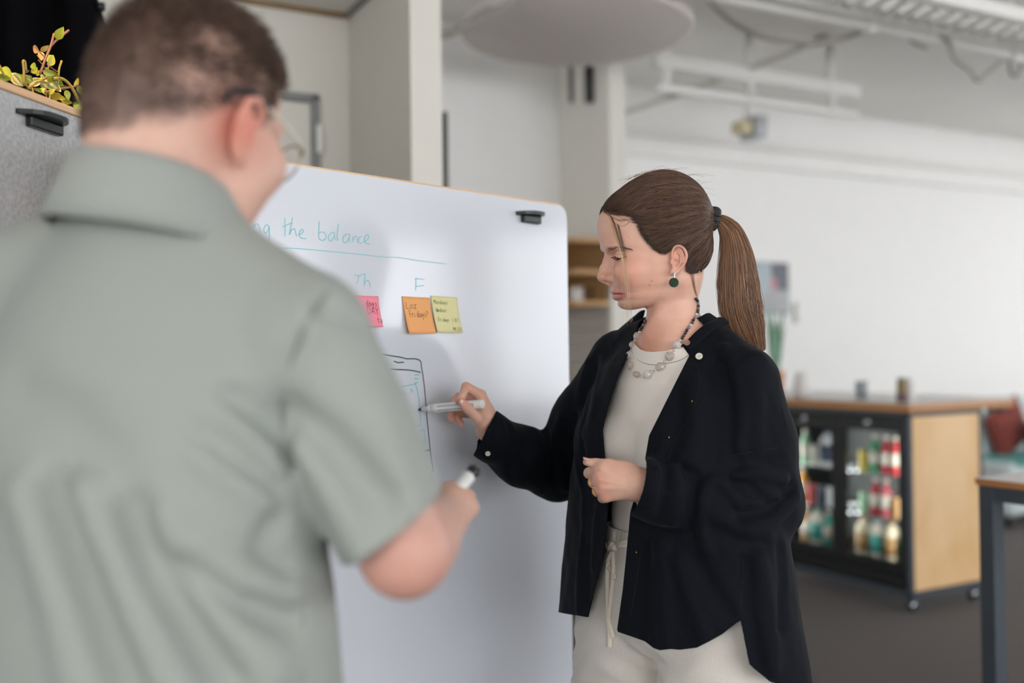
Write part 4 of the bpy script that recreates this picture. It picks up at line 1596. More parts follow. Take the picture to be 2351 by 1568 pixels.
LU = _lip([(1404.5, 668.2), (1410, 668.6), (1420, 671), (1433, 675)], 0.0022)
LL = _lip([(1407.5, 680.2), (1413, 681), (1423, 679.5), (1432, 676)], 0.0030)
LS = _lip([(1406, 673.8), (1413, 674.2), (1422, 674.4), (1434, 675.3)], -0.0002)


def head_sdf(p):
    q = Hd.loc(p)
    v = q[:, 2]
    uf, a = np.interp(v, pv, pu), np.interp(v, pv, pa_)
    uc = -0.005
    L = np.where(q[:, 0] > uc, np.maximum(uf - uc, 0.02), 0.075)
    n = 2.22
    x, y = np.abs(q[:, 0] - uc) / L, np.abs(q[:, 1]) / a
    k = (x ** n + y ** n + 1e-9) ** (1 / n)
    d = (k - 1) * np.minimum(L, a) * 0.95
    d = smax(d, ((q - jaw_a) @ jn), 0.026)
    d = smax(d, v - Hl(1400, 470)[2], 0.03)
    d = smin(d, hair_sdf(p, 0.006), 0.022)
    # cheekbones and temple hollow
    d = smin(d, ell(p, H(1442, 624, 0.047), (0.022, 0.014, 0.016), MH), 0.03)
    d = smin(d, ell(p, H(1432, 624, -0.047), (0.022, 0.014, 0.016), MH), 0.03)
    for s in (1, -1):
        dx = 0 if s > 0 else -9
        d = smax(d, -ell(p, H(1398 + dx, 590, 0.034 * s), (0.013, 0.017, 0.0095), MH), 0.012)     # eye socket
        d = smin(d, ell(p, H(1402 + dx, 571, 0.028 * s), (0.010, 0.020, 0.0065), MH), 0.010)      # brow ridge
        d = smin(d, ell(p, H(1424.5 + dx * 0.7, 592, 0.0315 * s), (0.0125, 0.0135, 0.0118), MH), 0.0028)      # lidded eye
    # nose
    d = smin(d, chain(p, [H(1407, 586), H(1406, 606), H(1405, 622), H(1405, 636)], [0.010, 0.0125, 0.0145, 0.0150]), 0.008)
    nose = chain(p, [H(1397, 584), H(1393, 600), H(1387, 618), H(1383, 633)], [0.0066, 0.0068, 0.0080, 0.0090], 0.004)
    nose = smin(nose, ell(p, H(1384, 637), (0.0098, 0.0105, 0.0086), MH), 0.004)
    for s in (1, -1):
        nose = smin(nose, ell(p, H(1403.5 - (0 if s > 0 else 6), 638.5, 0.0132 * s), (0.0108, 0.0070, 0.0080), MH), 0.004)
    nose = smin(nose, cap(p, H(1386, 645), H(1402, 649), 0.0045, 0.005), 0.004)
    d = smin(d, nose, 0.005)
    for s in (1, -1):
        d = smax(d, -ell(p, H(1393 - (0 if s > 0 else 5), 648.5, 0.0062 * s), (0.0065, 0.0030, 0.0034), MH), 0.0012)
        d = smax(d, -ell(p, H(1418 - (0 if s > 0 else 5), 639, 0.0180 * s), (0.0025, 0.0034, 0.0075), MH), 0.003)     # crease behind the wing
    # lips
    d = smin(d, chain(p, LU, [0.0008, 0.0026, 0.0038, 0.0042, 0.0038, 0.0026, 0.0008]), 0.003)
    d = smin(d, chain(p, LL, [0.0010, 0.0036, 0.0054, 0.0060, 0.0054, 0.0036, 0.0010]), 0.003)
    d = smax(d, -chain(p, LS, [0.0004, 0.0010, 0.0013, 0.0013, 0.0013, 0.0010, 0.0004]), 0.0012)
    for s in (1, -1):
        d = smax(d, -ell(p, H(1434 - (0 if s > 0 else 5), 675, 0.0245 * s), (0.004, 0.003, 0.003), MH), 0.004)
    return d


EARC = catmull([H(x, y, w / 1000) for x, y, w in ((1543, 592, 76), (1544, 576, 79), (1550, 567, 81), (1559, 564.5, 83), (1569, 570, 85), (1575.5, 583, 86), (1574, 598, 84), (1567, 611, 80), (1558, 621, 77), (1549, 628, 75))], 3)
EARR = np.interp(np.linspace(0, 1, len(EARC)), [0, 0.2, 0.5, 0.8, 1.0], [0.0018, 0.0024, 0.0027, 0.0026, 0.0038])


def ear_sdf(p):
    E = lambda x, y, w: H(x, y, w / 1000)
    d = ell(p, E(1556, 596, 73), (0.0125, 0.0035, 0.022), MH)
    d = smin(d, chain(p, EARC, EARR), 0.0025)
    d = smin(d, chain(p, [E(1556, 577, 77), E(1564, 586, 79.5), E(1563, 601, 79), E(1555, 611, 77), E(1546, 611, 76)], [0.002, 0.0024, 0.0026, 0.0026, 0.002]), 0.0025)
    d = smin(d, ell(p, E(1543, 602, 75.5), (0.0035, 0.003, 0.0045), MH), 0.002)
    d = smin(d, ell(p, E(1547.5, 624, 74.5), (0.0065, 0.0032, 0.0075), MH), 0.003)
    d = smax(d, -ell(p, E(1552, 602, 79), (0.0062, 0.0066, 0.0068), MH), 0.0015)
    d = smax(d, -ell(p, E(1552, 583, 80.5), (0.0045, 0.0045, 0.0070), MH), 0.0015)
    d = smax(d, -cap(p, E(1567, 578, 83), E(1569, 600, 82), 0.0022, 0.0020), 0.0015)
    return d


NK_top, NK_base = H(1548, 640), H(1541, 768)


def neck_sdf(p):
    d = chain(p, [H(1553, 632), H(1545, 690), H(1541, 735), H(1543, 775)], [0.0475, 0.0435, 0.0455, 0.054])
    d = smin(d, cap(p, H(1556, 640, 0.046), H(1492, 762, 0.014), 0.0075, 0.008), 0.012)          # neck tendon
    d = smin(d, cap(p, H(1556, 640, -0.046), H(1488, 762, -0.014), 0.0075, 0.008), 0.012)
    return d


tz = [0.87, 0.91, 0.98, 1.06, 1.13, 1.20, 1.28, 1.34, 1.395, 1.43]
ta = [0.150, 0.166, 0.160, 0.136, 0.132, 0.142, 0.152, 0.158, 0.130, 0.075]
tbb = [0.095, 0.110, 0.108, 0.096, 0.094, 0.100, 0.104, 0.096, 0.074, 0.055]
SL, SR = T_.w(-0.01, 0.150, 1.344), T_.w(-0.005, -0.158, 1.378)
EL, WL_ = P(1756, 1158, 1.74), P(1462, 1113, 1.655)
ER, WR_ = P(1268, 1082, 2.06), P(1126, 986, 1.93)


def torso_sdf(p, grow=0.0):
    q = T_.loc(p)
    qq = q[:, [1, 0, 2]]
    d = loft(qq, tz, np.array(ta) + grow, np.array(tbb) + grow)
    for s in (1, -1):
        d = smin(d, ell(p, T_.w(0.078, 0.072 * s, 1.215), np.array([0.052, 0.062, 0.058]) + grow, T_.M), 0.035)
    return d


def shoulders_sdf(p):
    d = None
    for S in (SL, SR):
        e = cap(p, T_.w(0.0, 0.03 * (1 if S is SL else -1), 1.425), S + np.array([0, 0, -0.008]), 0.036, 0.040)
        d = e if d is None else np.minimum(d, e)
    return d


def arms_sdf(p):
    d = chain(p, [SL, EL, WL_], [0.050, 0.037, 0.0265])
    return np.minimum(d, chain(p, [SR, ER, WR_], [0.050, 0.037, 0.0255]))


# --- hands: palm bones and fingers as chains of joints
def hand_r(p):
    k = 0.006
    w = P(1128, 988, 1.93)
    iM, mM, rM, lM = P(1104, 908, 1.925), P(1100, 918, 1.943), P(1097, 934, 1.955), P(1098, 951, 1.960)
    d = chain(p, [P(1150, 1005, 1.935), w, P(1114, 945, 1.93), iM], [0.0255, 0.0240, 0.0190, 0.0110])
    for M_, r in ((mM, 0.0112), (rM, 0.0108), (lM, 0.0100)):
        d = smin(d, cap(p, w + (M_ - w) * 0.15, M_, 0.0200, r), 0.008)
    d = smin(d, ell(p, P(1110, 958, 1.915), (0.020, 0.014, 0.026)), 0.012)
    th = chain(p, [P(1118, 984, 1.918), P(1098, 961, 1.896), P(1074, 938, 1.884), P(1061.5, 925, 1.884)], [0.0135, 0.0108, 0.0092, 0.0080], 0.003)
    ix = chain(p, [iM, P(1070, 887, 1.922), P(1061.5, 909, 1.905), P(1052, 921, 1.898)], [0.0108, 0.0085, 0.0074, 0.0066], 0.003)
    md = chain(p, [mM, P(1054, 911, 1.955), P(1043, 918, 1.945), P(1046, 930, 1.932)], [0.0108, 0.0088, 0.0076, 0.0068], 0.003)
    rg = chain(p, [rM, P(1046, 938, 1.968), P(1035, 953, 1.958), P(1037, 964, 1.948)], [0.0104, 0.0083, 0.0072, 0.0062], 0.003)
    lt = chain(p, [lM, P(1060, 950, 1.965), P(1050, 960, 1.955), P(1060, 974, 1.942)], [0.0095, 0.0074, 0.0066, 0.0058], 0.003)
    d = smin(d, th, 0.007)
    d = smin(d, ix, 0.005)
    f = np.minimum(np.minimum(md, rg), lt)
    d = smin(d, f, 0.004)
    return d


def hand_l(p):
    w = P(1466, 1113, 1.655)
    iM, mM, rM, lM = P(1379, 1077, 1.645), P(1376, 1101, 1.640), P(1381, 1121, 1.641), P(1390, 1138, 1.646)
    d = chain(p, [P(1500, 1113, 1.668), w], [0.0275, 0.0255])
    for M_, r, r0 in ((iM, 0.0125, 0.0215), (mM, 0.0128, 0.0210), (rM, 0.0120, 0.0205), (lM, 0.0108, 0.0200)):
        d = smin(d, cap(p, w + (M_ - w) * 0.06, M_, r0, r), 0.007)
    d = smin(d, ell(p, P(1424, 1078, 1.660), (0.030, 0.016, 0.015)), 0.012)
    th = chain(p, [P(1440, 1079, 1.662), P(1398, 1067, 1.655), P(1368, 1064, 1.652), P(1347, 1060.5, 1.650)], [0.0130, 0.0100, 0.0083, 0.0062], 0.003)
    ix = chain(p, [iM, P(1353, 1086, 1.668), P(1366, 1096, 1.685), P(1380, 1096, 1.682)], [0.0115, 0.0092, 0.0078, 0.007], 0.003)
    md = chain(p, [mM, P(1363, 1107, 1.672), P(1374, 1114, 1.688), P(1387, 1112, 1.682)], [0.0120, 0.0093, 0.0080, 0.007], 0.003)
    rg = chain(p, [rM, P(1372, 1128, 1.672), P(1383, 1130, 1.688), P(1394, 1126, 1.682)], [0.0112, 0.0088, 0.0076, 0.0066], 0.003)
    lt = chain(p, [lM, P(1384, 1143, 1.674), P(1393, 1142, 1.688), P(1402, 1138, 1.682)], [0.0105, 0.0082, 0.0070, 0.006], 0.003)
    d = smin(d, th, 0.005)
    f = np.minimum(np.minimum(ix, md), np.minimum(rg, lt))
    d = smin(d, f, 0.004)
    # tendons on the back of the hand
    for M_ in (iM, mM, rM):
        d = smin(d, cap(p, w + (M_ - w) * 0.45 + np.array([0, -0.016, 0]), M_ + np.array([0, -0.0095, 0.002]), 0.0022, 0.003), 0.006)
    return d


HPL, HPR = T_.w(-0.01, 0.085, 0.90), T_.w(0.0, -0.085, 0.90)
KNL, KNR = T_.w(0.02, 0.10, 0.48), T_.w(0.05, -0.11, 0.48)
ANL, ANR = T_.w(-0.02, 0.11, 0.085), T_.w(0.03, -0.12, 0.085)


def legs_sdf(p):
    d = chain(p, [HPL, KNL, ANL], [0.083, 0.052, 0.034])
    return np.minimum(d, chain(p, [HPR, KNR, ANR], [0.083, 0.052, 0.034]))


def upper_sdf(p):
    d = smin(torso_sdf(p), shoulders_sdf(p), 0.03)
    d = smin(d, neck_sdf(p), 0.030)
    return d


def head_all(p):
    d = smin(head_sdf(p), upper_sdf(p), 0.012)
    return smin(d, ear_sdf(p), 0.003)


def body_low(p):
    d = smin(upper_sdf(p), arms_sdf(p), 0.02)
    return smin(d, legs_sdf(p), 0.03)


def fuse(parts):
    V, Q, n = [], [], 0
    for v, q in parts:
        V.append(v)
        Q.append(q + n)
        n += len(v)
    return np.concatenate(V), np.concatenate(Q)


def drop(vq, *boxes):
    v, q = vq
    c = v[q].mean(1)
    k = np.ones(len(q), bool)
    for lo, hi in boxes:
        k &= ~((c > lo) & (c < hi)).all(1)
    return v, q[k]


ZC = 1.345
r1 = net(head_all, (0.10, 1.62, ZC), (0.47, 2.02, 1.76), 0.0016)
bR = (P(1085, 940, 1.93) - 0.085, P(1085, 940, 1.93) + np.array([0.075, 0.085, 0.085]))
bL = (P(1405, 1100, 1.66) - 0.075, P(1405, 1100, 1.66) + np.array([0.075, 0.075, 0.075]))


def f_r(p):
    return smin(hand_r(p), arms_sdf(p), 0.01)


def f_l(p):
    return smin(hand_l(p), arms_sdf(p), 0.01)


r3 = net(f_r, bR[0], bR[1], 0.0014)
r4 = net(f_l, bL[0], bL[1], 0.0014)
r2 = drop(net(body_low, (-0.15, 1.35, 0.06), (0.70, 2.25, ZC + 0.002), 0.010), bR, bL)
bv, bq = fuse([r1, r2, r3, r4])


def gau(p, c, r):
    d2 = ((p - np.asarray(c)) ** 2).sum(1)
    return np.exp(-d2 / (r * r))[:, None]


def tint(col, w, rgb):
    return col * (1 - w) + np.array(lin(rgb)) * w


col = np.tile(np.array(lin((216, 173, 152))), (len(bv), 1))
for c, r, rgb, s in ((H(1382, 638), 0.016, (208, 140, 120), 0.6), (H(1440, 625, 0.05), 0.035, (214, 146, 124), 0.55), (H(1480, 640, 0.06), 0.04, (212, 154, 132), 0.4), (H(1562, 590, 0.08), 0.022, (216, 148, 126), 0.6),
                     (H(1425, 700, 0.01), 0.03, (212, 158, 136), 0.4), (T_.w(0.09, 0.0, 1.40), 0.05, (206, 134, 106), 0.7), (H(1410, 588, 0.034), 0.012, (196, 150, 134), 0.5),
                     (H(1480, 716, 0.03), 0.02, (198, 152, 130), 0.4)):
    col = tint(col, gau(bv, c, r) * s, rgb)
ql = Hd.loc(bv)
nearm = np.linalg.norm(bv - H(1412, 674), axis=1) < 0.05
for ln_, r_, rgb, am in ((LU, 0.0058, (188, 112, 106), 0.8), (LL, 0.0078, (192, 96, 98), 0.9), (LS, 0.0022, (96, 46, 46), 0.85)):
    w_ = np.zeros(len(bv))
    w_[nearm] = np.clip(1.6 * (1 - segd(bv[nearm], ln_) / r_), 0, 1)
    col = tint(col, (w_ * am)[:, None], rgb)
for px, py in ((1496, 645), (1491, 655), (1443, 546), (1475, 662), (1468, 588)):      # freckles
    col = tint(col, gau(bv, H(px, py, 0.06), 0.0021 if px > 1480 else 0.0012) * 0.75, (160, 96, 60))
# fingertips and knuckles a little pinker, nails paler
for c in (P(1061, 925, 1.884), P(1037, 964, 1.948), P(1060, 974, 1.942), P(1052, 921, 1.898), P(1376, 1101, 1.63), P(1381, 1121, 1.632), P(1390, 1140, 1.64), P(1070, 887, 1.92)):
    col = tint(col, gau(bv, c, 0.011) * 0.5, (206, 132, 112))
bq_ = ((ql[:, 0] - Hl(1415, 569.5, 0.03)[0]) / 0.024) ** 2 + ((ql[:, 2] - Hl(1415, 570, 0.03)[2] + 0.25 * (np.abs(ql[:, 1]) - 0.03)) / 0.0042) ** 2
col = tint(col, (np.exp(-bq_) * 0.45 * (np.abs(ql[:, 1]) > 0.011) * (np.abs(ql[:, 1]) < 0.058))[:, None], (120, 84, 68))
hl = [(1381, 476, .0), (1386, 484, .02), (1397, 487, .035), (1412, 489, .045), (1430, 492, .055), (1448, 499, .062), (1462, 514, .066), (1470, 534, .068), (1482, 552, .07), (1500, 571, .071), (1514, 581, .072), (1527, 582, .073), (1536, 577, .074),
      (1545, 570, .076), (1560, 566, .078), (1574, 572, .08), (1580, 585, .078), (1581, 603, .074), (1579, 622, .07), (1588, 629, .06), (1608, 626, .03), (1640, 600, .0), (1680, 500, 0), (1600, 350, 0), (1480, 350, 0), (1360, 420, 0), (1366, 470, 0)]
poly = np.array([Hl(a, b, w)[[0, 2]] for a, b, w in hl])



def poly_sd(x, y, pg):
    """signed distance to a polygon, negative inside"""
    d = np.full(len(x), 1e9)
    ins = np.zeros(len(x), bool)
    n = len(pg)
    for i in range(n):
        a, b = pg[i], pg[(i + 1) % n]
        e = b - a
        wx, wy = x - a[0], y - a[1]
        t = np.clip((wx * e[0] + wy * e[1]) / (e @ e), 0, 1)
        d = np.minimum(d, (wx - t * e[0]) ** 2 + (wy - t * e[1]) ** 2)
        c1 = (a[1] > y) != (b[1] > y)
        xi = (b[0] - a[0]) * (y - a[1]) / (b[1] - a[1] + 1e-15) + a[0]
        ins ^= c1 & (x < xi)
    d = np.sqrt(d)
    return np.where(ins, -d, d)


sk_ = poly_sd(ql[:, 0], ql[:, 2], poly)
col = tint(col, (np.clip(1 - np.maximum(sk_, 0) / 0.006, 0, 1) ** 1.5 * 0.55 * (ql[:, 2] > -0.07) * (np.linalg.norm(ql, axis=1) < 0.16))[:, None] * (1 - gau(bv, H(1558, 596, 0.08), 0.03)), (104, 78, 64))
mott = 0.5 + 0.5 * vnoise(bv, 95, 5)
col = tint(col, (0.16 * np.clip(mott, 0, 1))[:, None], (206, 132, 112))
woman = thing('person', 'woman with brown ponytail in a navy overshirt writing on the whiteboard', 'person', T_.w(0, 0, 0))
me = np_mesh('body', bv, bq, True, col)
wbody = link('body', me, M_skin, woman)

# nails
M_nail = mat('nail', (226, 178, 164), 0.25)


def nail(c, ax, nrm, L, w, par):
    ax = np.asarray(ax, float)
    ax /= np.linalg.norm(ax)
    nrm = np.asarray(nrm, float)
    nrm = nrm - (nrm @ ax) * ax
    nrm /= np.linalg.norm(nrm)
    s = np.cross(ax, nrm)
    V, Q = [], []
    n = 6
    for i in range(n + 1):
        for j in range(n + 1):
            u, v = i / n * 2 - 1, j / n * 2 - 1
            ww = w * math.sqrt(max(0.05, 1 - 0.75 * max(0, abs(u) - 0.3) ** 2))
            V.append(c + ax * u * L / 2 + s * v * ww / 2 + nrm * (0.0012 * (1 - v * v) - 0.0012))
    for i in range(n):
        for j in range(n):
            k = i * (n + 1) + j
            Q.append((k, k + n + 1, k + n + 2, k + 1))
    return solidify(link('nail', np_mesh('nail', V, Q), M_nail, par), 0.0006, 0)


vr = (CAM - P(1061, 925, 1.884))
vr /= np.linalg.norm(vr)
nail(P(1061.5, 925, 1.884) + vr * 0.0079 + EZ * 0.0015, P(1058, 921, 1.88) - P(1074, 938, 1.884), vr + 0.25 * EZ, 0.011, 0.009, wbody)
nail(P(1347, 1058, 1.648) + EZ * 0.0045 - EY * 0.002, P(1340, 1057, 1.65) - P(1368, 1064, 1.652), EZ - 0.3 * EY, 0.012, 0.008, wbody)

# eyelashes, eyebrow and fine hairs
M_hairdark = hair_mat('dark_brown_hair', (46, 33, 27), (96, 68, 50), 0.38, (122, 88, 64))
M_hairtip = hair_mat('golden_brown_hair', (64, 44, 32), (140, 98, 66), 0.38, (200, 156, 112))
M_lash = hair_mat('lash_hair', (38, 26, 22), (60, 42, 34), 0.5)
M_brow = hair_mat('brow_hair', (70, 50, 42), (112, 84, 70), 0.5)
M_fine = hair_mat('fine_light_hair', (150, 118, 88), (214, 184, 148), 0.4)
def proj_sdf(f, pts, off, it=5):
    p = np.array(pts, float)
    sh = p.shape
    p = p.reshape(-1, 3)
    for _ in range(it):
        d = f(p)
        e = 0.0008
        g = np.stack([f(p + np.array(v) * e) - f(p - np.array(v) * e) for v in ((1, 0, 0), (0, 1, 0), (0, 0, 1))], -1)
        g /= np.linalg.norm(g, axis=1)[:, None] + 1e-9
        p = p - g * (d - off)[:, None]
    return p.reshape(sh), g.reshape(sh)


def lid(t):
    return 1409.5 + 28 * t, 587.5 + 7.5 * math.sin(math.pi * (0.12 + 0.72 * t)) - 1.5


ln = march_many(head_all, [lid(t) for t in np.linspace(0, 1, 22)], 1.5)
ln, lg = proj_sdf(head_all, ln, 0.0004, 2)
tube('lash_line', ln, [0.0005] * 2 + [0.0011] * 14 + [0.0006] * 6, mat('lash_line', (58, 38, 32), 0.6), wbody, 6, 1, False)
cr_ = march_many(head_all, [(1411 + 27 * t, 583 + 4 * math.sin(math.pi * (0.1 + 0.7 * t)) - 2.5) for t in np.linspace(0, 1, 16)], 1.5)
tube('lid_crease', cr_, 0.00045, mat('lid_crease', (156, 110, 94), 0.6), wbody, 6, 1, False)  # shade of the eyelid crease, painted as a thin darker tube
L_ = []
for i in range(60):
    t = rng.random()
    j = t * 21
    k = int(min(20, j))
    a = ln[k] + (ln[k + 1] - ln[k]) * (j - k)
    d_ = Hd.M[0] * (0.75 - 0.7 * t) + lg[k] * 0.8 - EZ * (0.75 + 0.1 * rng.random())
    d_ /= np.linalg.norm(d_)
    Lh = 0.0058 + 0.0018 * rng.random()
    L_.append([a, a + d_ * Lh * 0.5 - EZ * 0.0004, a + d_ * Lh + EZ * 0.0004])
hairs('eyelashes', np.array(L_), 0.00022, M_lash, wbody)
nb = 230
tb_ = rng.random(nb)
bpx = np.stack([1393.5 + 56 * tb_, 574.5 - 8.5 * np.sin(math.pi * np.clip(tb_ * 1.15 + 0.05, 0, 1) * 0.62) + 5.5 * tb_ ** 2 + rng.normal(size=nb) * 1.9 * (1 - 0.7 * tb_)], -1)
bp = march_many(head_all, bpx, 1.5)
bp, bg_ = proj_sdf(head_all, bp, 0.0002, 2)
dr_ = -Hd.M[0][None] * 0.85 + EZ[None] * (0.55 - 0.95 * tb_)[:, None]
dr_ = dr_ - (dr_ * bg_).sum(1)[:, None] * bg_
dr_ /= np.linalg.norm(dr_, axis=1)[:, None]
st_ = np.stack([bp, bp + dr_ * 0.0024 + bg_ * 0.0004, bp + dr_ * 0.0048 + bg_ * 0.0002], 1)
lq_ = Hd.loc(st_.reshape(-1, 3))
lq_[:, 1] *= -1
far_, _ = proj_sdf(head_all, Hd.o + lq_ @ Hd.M, 0.0003, 2)
hairs('eyebrows', np.concatenate([st_, far_.reshape(-1, 3, 3)]), 0.00013, M_brow, wbody)

# --- hair
tie = H(1630, 502)
tq = Hd.loc(tie[None])[0]


def hair_shape(p):
    d = smin(hair_sdf(p), core_sdf(p) - 0.0035, 0.006)
    q = Hd.loc(p)
    # comb grooves running towards the tie
    ang = np.arctan2(q[:, 1], q[:, 2] - tq[2] + 0.02 * 0)
    r = np.linalg.norm(q - tq, axis=1)
    g = np.sin(ang * 34 + 6 * np.sin(r * 30)) * 0.0006 + np.sin(ang * 71 + 2) * 0.0003
    d = d - g * np.clip(r / 0.05, 0, 1)
    return smin(d, cap(p, H(1616, 503), H(1634, 502), 0.020, 0.013), 0.02)


M_hairbase = mat('brown_hair_mass', (52, 37, 30), 0.6, noise=0.3, nscale=60, spec=0.15)
hv, hq = net(hair_shape, HO - np.array([0.14, 0.11, 0.075]), HO + np.array([0.145, 0.11, 0.145]), 0.003)
qh = Hd.loc(hv)
s_h = poly_sd(qh[:, 0], qh[:, 2], poly)
hv2, ht2 = clip_mesh(hv, hq, s_h)
whair = link('hair', np_mesh('hair', hv2, None, True, None, ht2), M_hairbase, woman)

# strands along the cap
ids = rng.choice(len(hv2), 8500)
root = hv2[ids] + rng.normal(size=(8500, 3)) * 0.001
edge_pts = []
for i in range(17):
    a, b = np.array(hl[i]), np.array(hl[i + 1])
    for t in np.linspace(0, 1, 80, endpoint=False):
        c = a + (b - a) * t + np.array([rng.normal() * 1.6, rng.normal() * 1.6, 0])
        edge_pts.append(H(*c))
edge_pts = np.array(edge_pts)
ep, _ = proj_sdf(hair_shape, edge_pts, -0.003)
ep2 = ep.copy()
ql_ = Hd.loc(ep2)
ql_[:, 1] *= -1
ep2 = Hd.o + ql_ @ Hd.M
root = np.concatenate([root, ep, ep2[::2]])
n = len(root)
K_ = 14
tgt = tie + rng.normal(size=(n, 3)) * np.array([0.002, 0.006, 0.008])
cur, gcur = proj_sdf(hair_shape, root, -0.0005, 3)
lst, gls = [cur], [gcur]
for i in range(K_ - 1):
    v_ = tgt - cur
    dist = np.linalg.norm(v_, axis=1)
    tv_ = v_ - (v_ * gcur).sum(1)[:, None] * gcur
    tv_ /= np.linalg.norm(tv_, axis=1)[:, None] + 1e-9
    tv_ = tv_ + EZ[None] * (0.16 * (1 - i / K_))
    tv_ /= np.linalg.norm(tv_, axis=1)[:, None]
    step = dist / (K_ - 1 - i) * (1.0 + 0.45 * (1 - i / (K_ - 1)))
    cur = cur + tv_ * np.minimum(step, dist)[:, None]
    cur, gcur = proj_sdf(hair_shape, cur, 0.0, 1)
    lst.append(cur)
    gls.append(gcur)
path, gn = np.stack(lst, 1), np.stack(gls, 1)
ts = np.linspace(0, 1, K_)
lift = -0.0005 + (0.0007 + rng.random(n) * 0.0015)[:, None] * np.clip(np.sin(np.clip(ts * 1.05, 0, 1) ** 0.7 * math.pi) * 3.2, 0.0, 1)[None]
hairs('hair_strands', path + gn * lift[..., None], 0.00026 + 0.00012 * rng.random(n), M_hairdark, whair)

# ponytail
cl_ = [(1640, 503), (1660, 512), (1680, 540), (1690, 590), (1694, 650), (1700, 710), (1716, 760), (1737, 812)]
wd_ = [9, 17, 27, 38, 46, 49, 40, 22]
cc = catmull([H(a, b, 0.004) for a, b in cl_], 3)
ww = np.interp(np.linspace(0, 1, len(cc)), np.linspace(0, 1, len(wd_)), wd_) * 1.80 / FPX
N_ = 5600
k = len(cc)
u0, u1 = rng.normal(size=N_), rng.normal(size=N_)
rr = np.sqrt(u0 ** 2 + u1 ** 2) + 1e-9
rad = np.clip(rng.random(N_) ** 0.5, 0, 1) * np.where(rng.random(N_) < 0.06, 1.15, 1.0)
u0, u1 = u0 / rr * rad, u1 / rr * rad
tg = np.gradient(cc, axis=0)
tg /= np.linalg.norm(tg, axis=1)[:, None]
sd = np.cross(tg, Hd.M[1])
sd /= np.linalg.norm(sd, axis=1)[:, None]
dp = np.cross(sd, tg)
ph = rng.random((N_, 1)) * 6.28
tt = np.linspace(0, 1, k)[None]
wob = 0.13 * np.sin(tt * 6 + ph) * tt ** 1.5 + 0.05 * np.sin(tt * 15 + 2 * ph) * tt
path = cc[None] + (u0[:, None] + wob)[..., None] * (ww[:, None] * sd)[None] + (u1[:, None] + wob * 0.6)[..., None] * (0.55 * ww[:, None] * dp)[None]
# uneven ends
endt = np.clip(1 - rng.random(N_) ** 2 * 0.30 - 0.16 * np.clip(u0 * np.sign(sd[-1] @ Hd.M[0]), 0, 1), 0.5, 1.0)
newp = np.empty_like(path)
for j in range(k):
    x = endt * (k - 1) * (j / (k - 1))
    i0 = np.minimum(x.astype(int), k - 2)
    fr_ = (x - i0)[:, None]
    newp[:, j] = path[np.arange(N_), i0] * (1 - fr_) + path[np.arange(N_), i0 + 1] * fr_
pony = hairs('ponytail', newp, 0.00030 + 0.00016 * rng.random(N_), M_hairtip, woman)
v, q, t = tube_vf(cc[2:-7], ww[2:-7] * 0.5, 14)
link('inner_hair', np_mesh('inner_hair', v, q, True, None, t), M_hairbase, pony)

# scrunchie
V, Q = [], []
nu, nv = 96, 14
ax = cc[1] - cc[0]
ax /= np.linalg.norm(ax)
ax = 0.75 * ax - 0.66 * Hd.M[0] * 0.6
ax /= np.linalg.norm(ax)
e1 = np.cross(ax, Hd.M[1])
e1 /= np.linalg.norm(e1)
e2 = np.cross(ax, e1)
sc_c = H(1637, 502)
for i in range(nu):
    a = 2 * math.pi * i / nu
    R_, r_ = 0.0135 + 0.001 * math.sin(3 * a), 0.0078 * (1 + 0.22 * math.sin(13 * a) + 0.12 * math.sin(29 * a + 1))
    for j in range(nv):
        b = 2 * math.pi * j / nv
        rd = e1 * math.cos(a) + e2 * math.sin(a)
        V.append(sc_c + rd * (R_ + r_ * math.cos(b)) + ax * (r_ * 1.15 * math.sin(b) + 0.001 * math.sin(17 * a)))
for i in range(nu):
    for j in range(nv):
        Q.append((i * nv + j, ((i + 1) % nu) * nv + j, ((i + 1) % nu) * nv + (j + 1) % nv, i * nv + (j + 1) % nv))
link('scrunchie', np_mesh('scrunchie', V, Q), mat('black_velvet', (16, 17, 22), 0.6, sheen=0.3), woman)

# loose front locks and flyaways
F_, Fd = [], []
for i in range(15):
    o, a = 1.4 * rng.normal(), rng.random()
    pts = [(1393 + 6 * a, 482), (1402 + 7 * a + o, 512), (1414 + 6 * a + 2 * o, 548), (1426 + 5 * a + 2 * o, 590), (1434 + 5 * a + 3 * o, 640), (1440 + 3 * a + 3 * o, 700), (1442 + 4 * a + 4 * o, 722 + 26 * rng.random())]
    w = [0.03, 0.044, 0.058, 0.067, 0.070, 0.066, 0.062]
    F_.append([H(x, y, ww_) for (x, y), ww_ in zip(pts, w)])
for i in range(14):
    a = rng.random()
    k = 1 if i % 2 else 0
    pts = [(1394 + 4 * a + 12 * k, 481), (1401 + 4 * a + 10 * k, 497), (1408 + 5 * a + 9 * k, 515), (1416 + 5 * a + 7 * k, 540), (1422 + 6 * a + 6 * k, 562), (1426 + 6 * a + 4 * k, 578), (1428 + 7 * a + 3 * k, 592)]
    w = [0.030, 0.042, 0.052, 0.060, 0.064, 0.065, 0.065]
    Fd.append([H(x, y, ww_) for (x, y), ww_ in zip(pts, w)])
hairs('front_lock', np.array([catmull(f, 3) for f in Fd]), 0.00030, M_hairdark, whair)
fl_ = np.array([catmull(f, 3) for f in F_])
hairs('loose_strands', fl_, 0.00022, M_fine, whair)
F_ = []
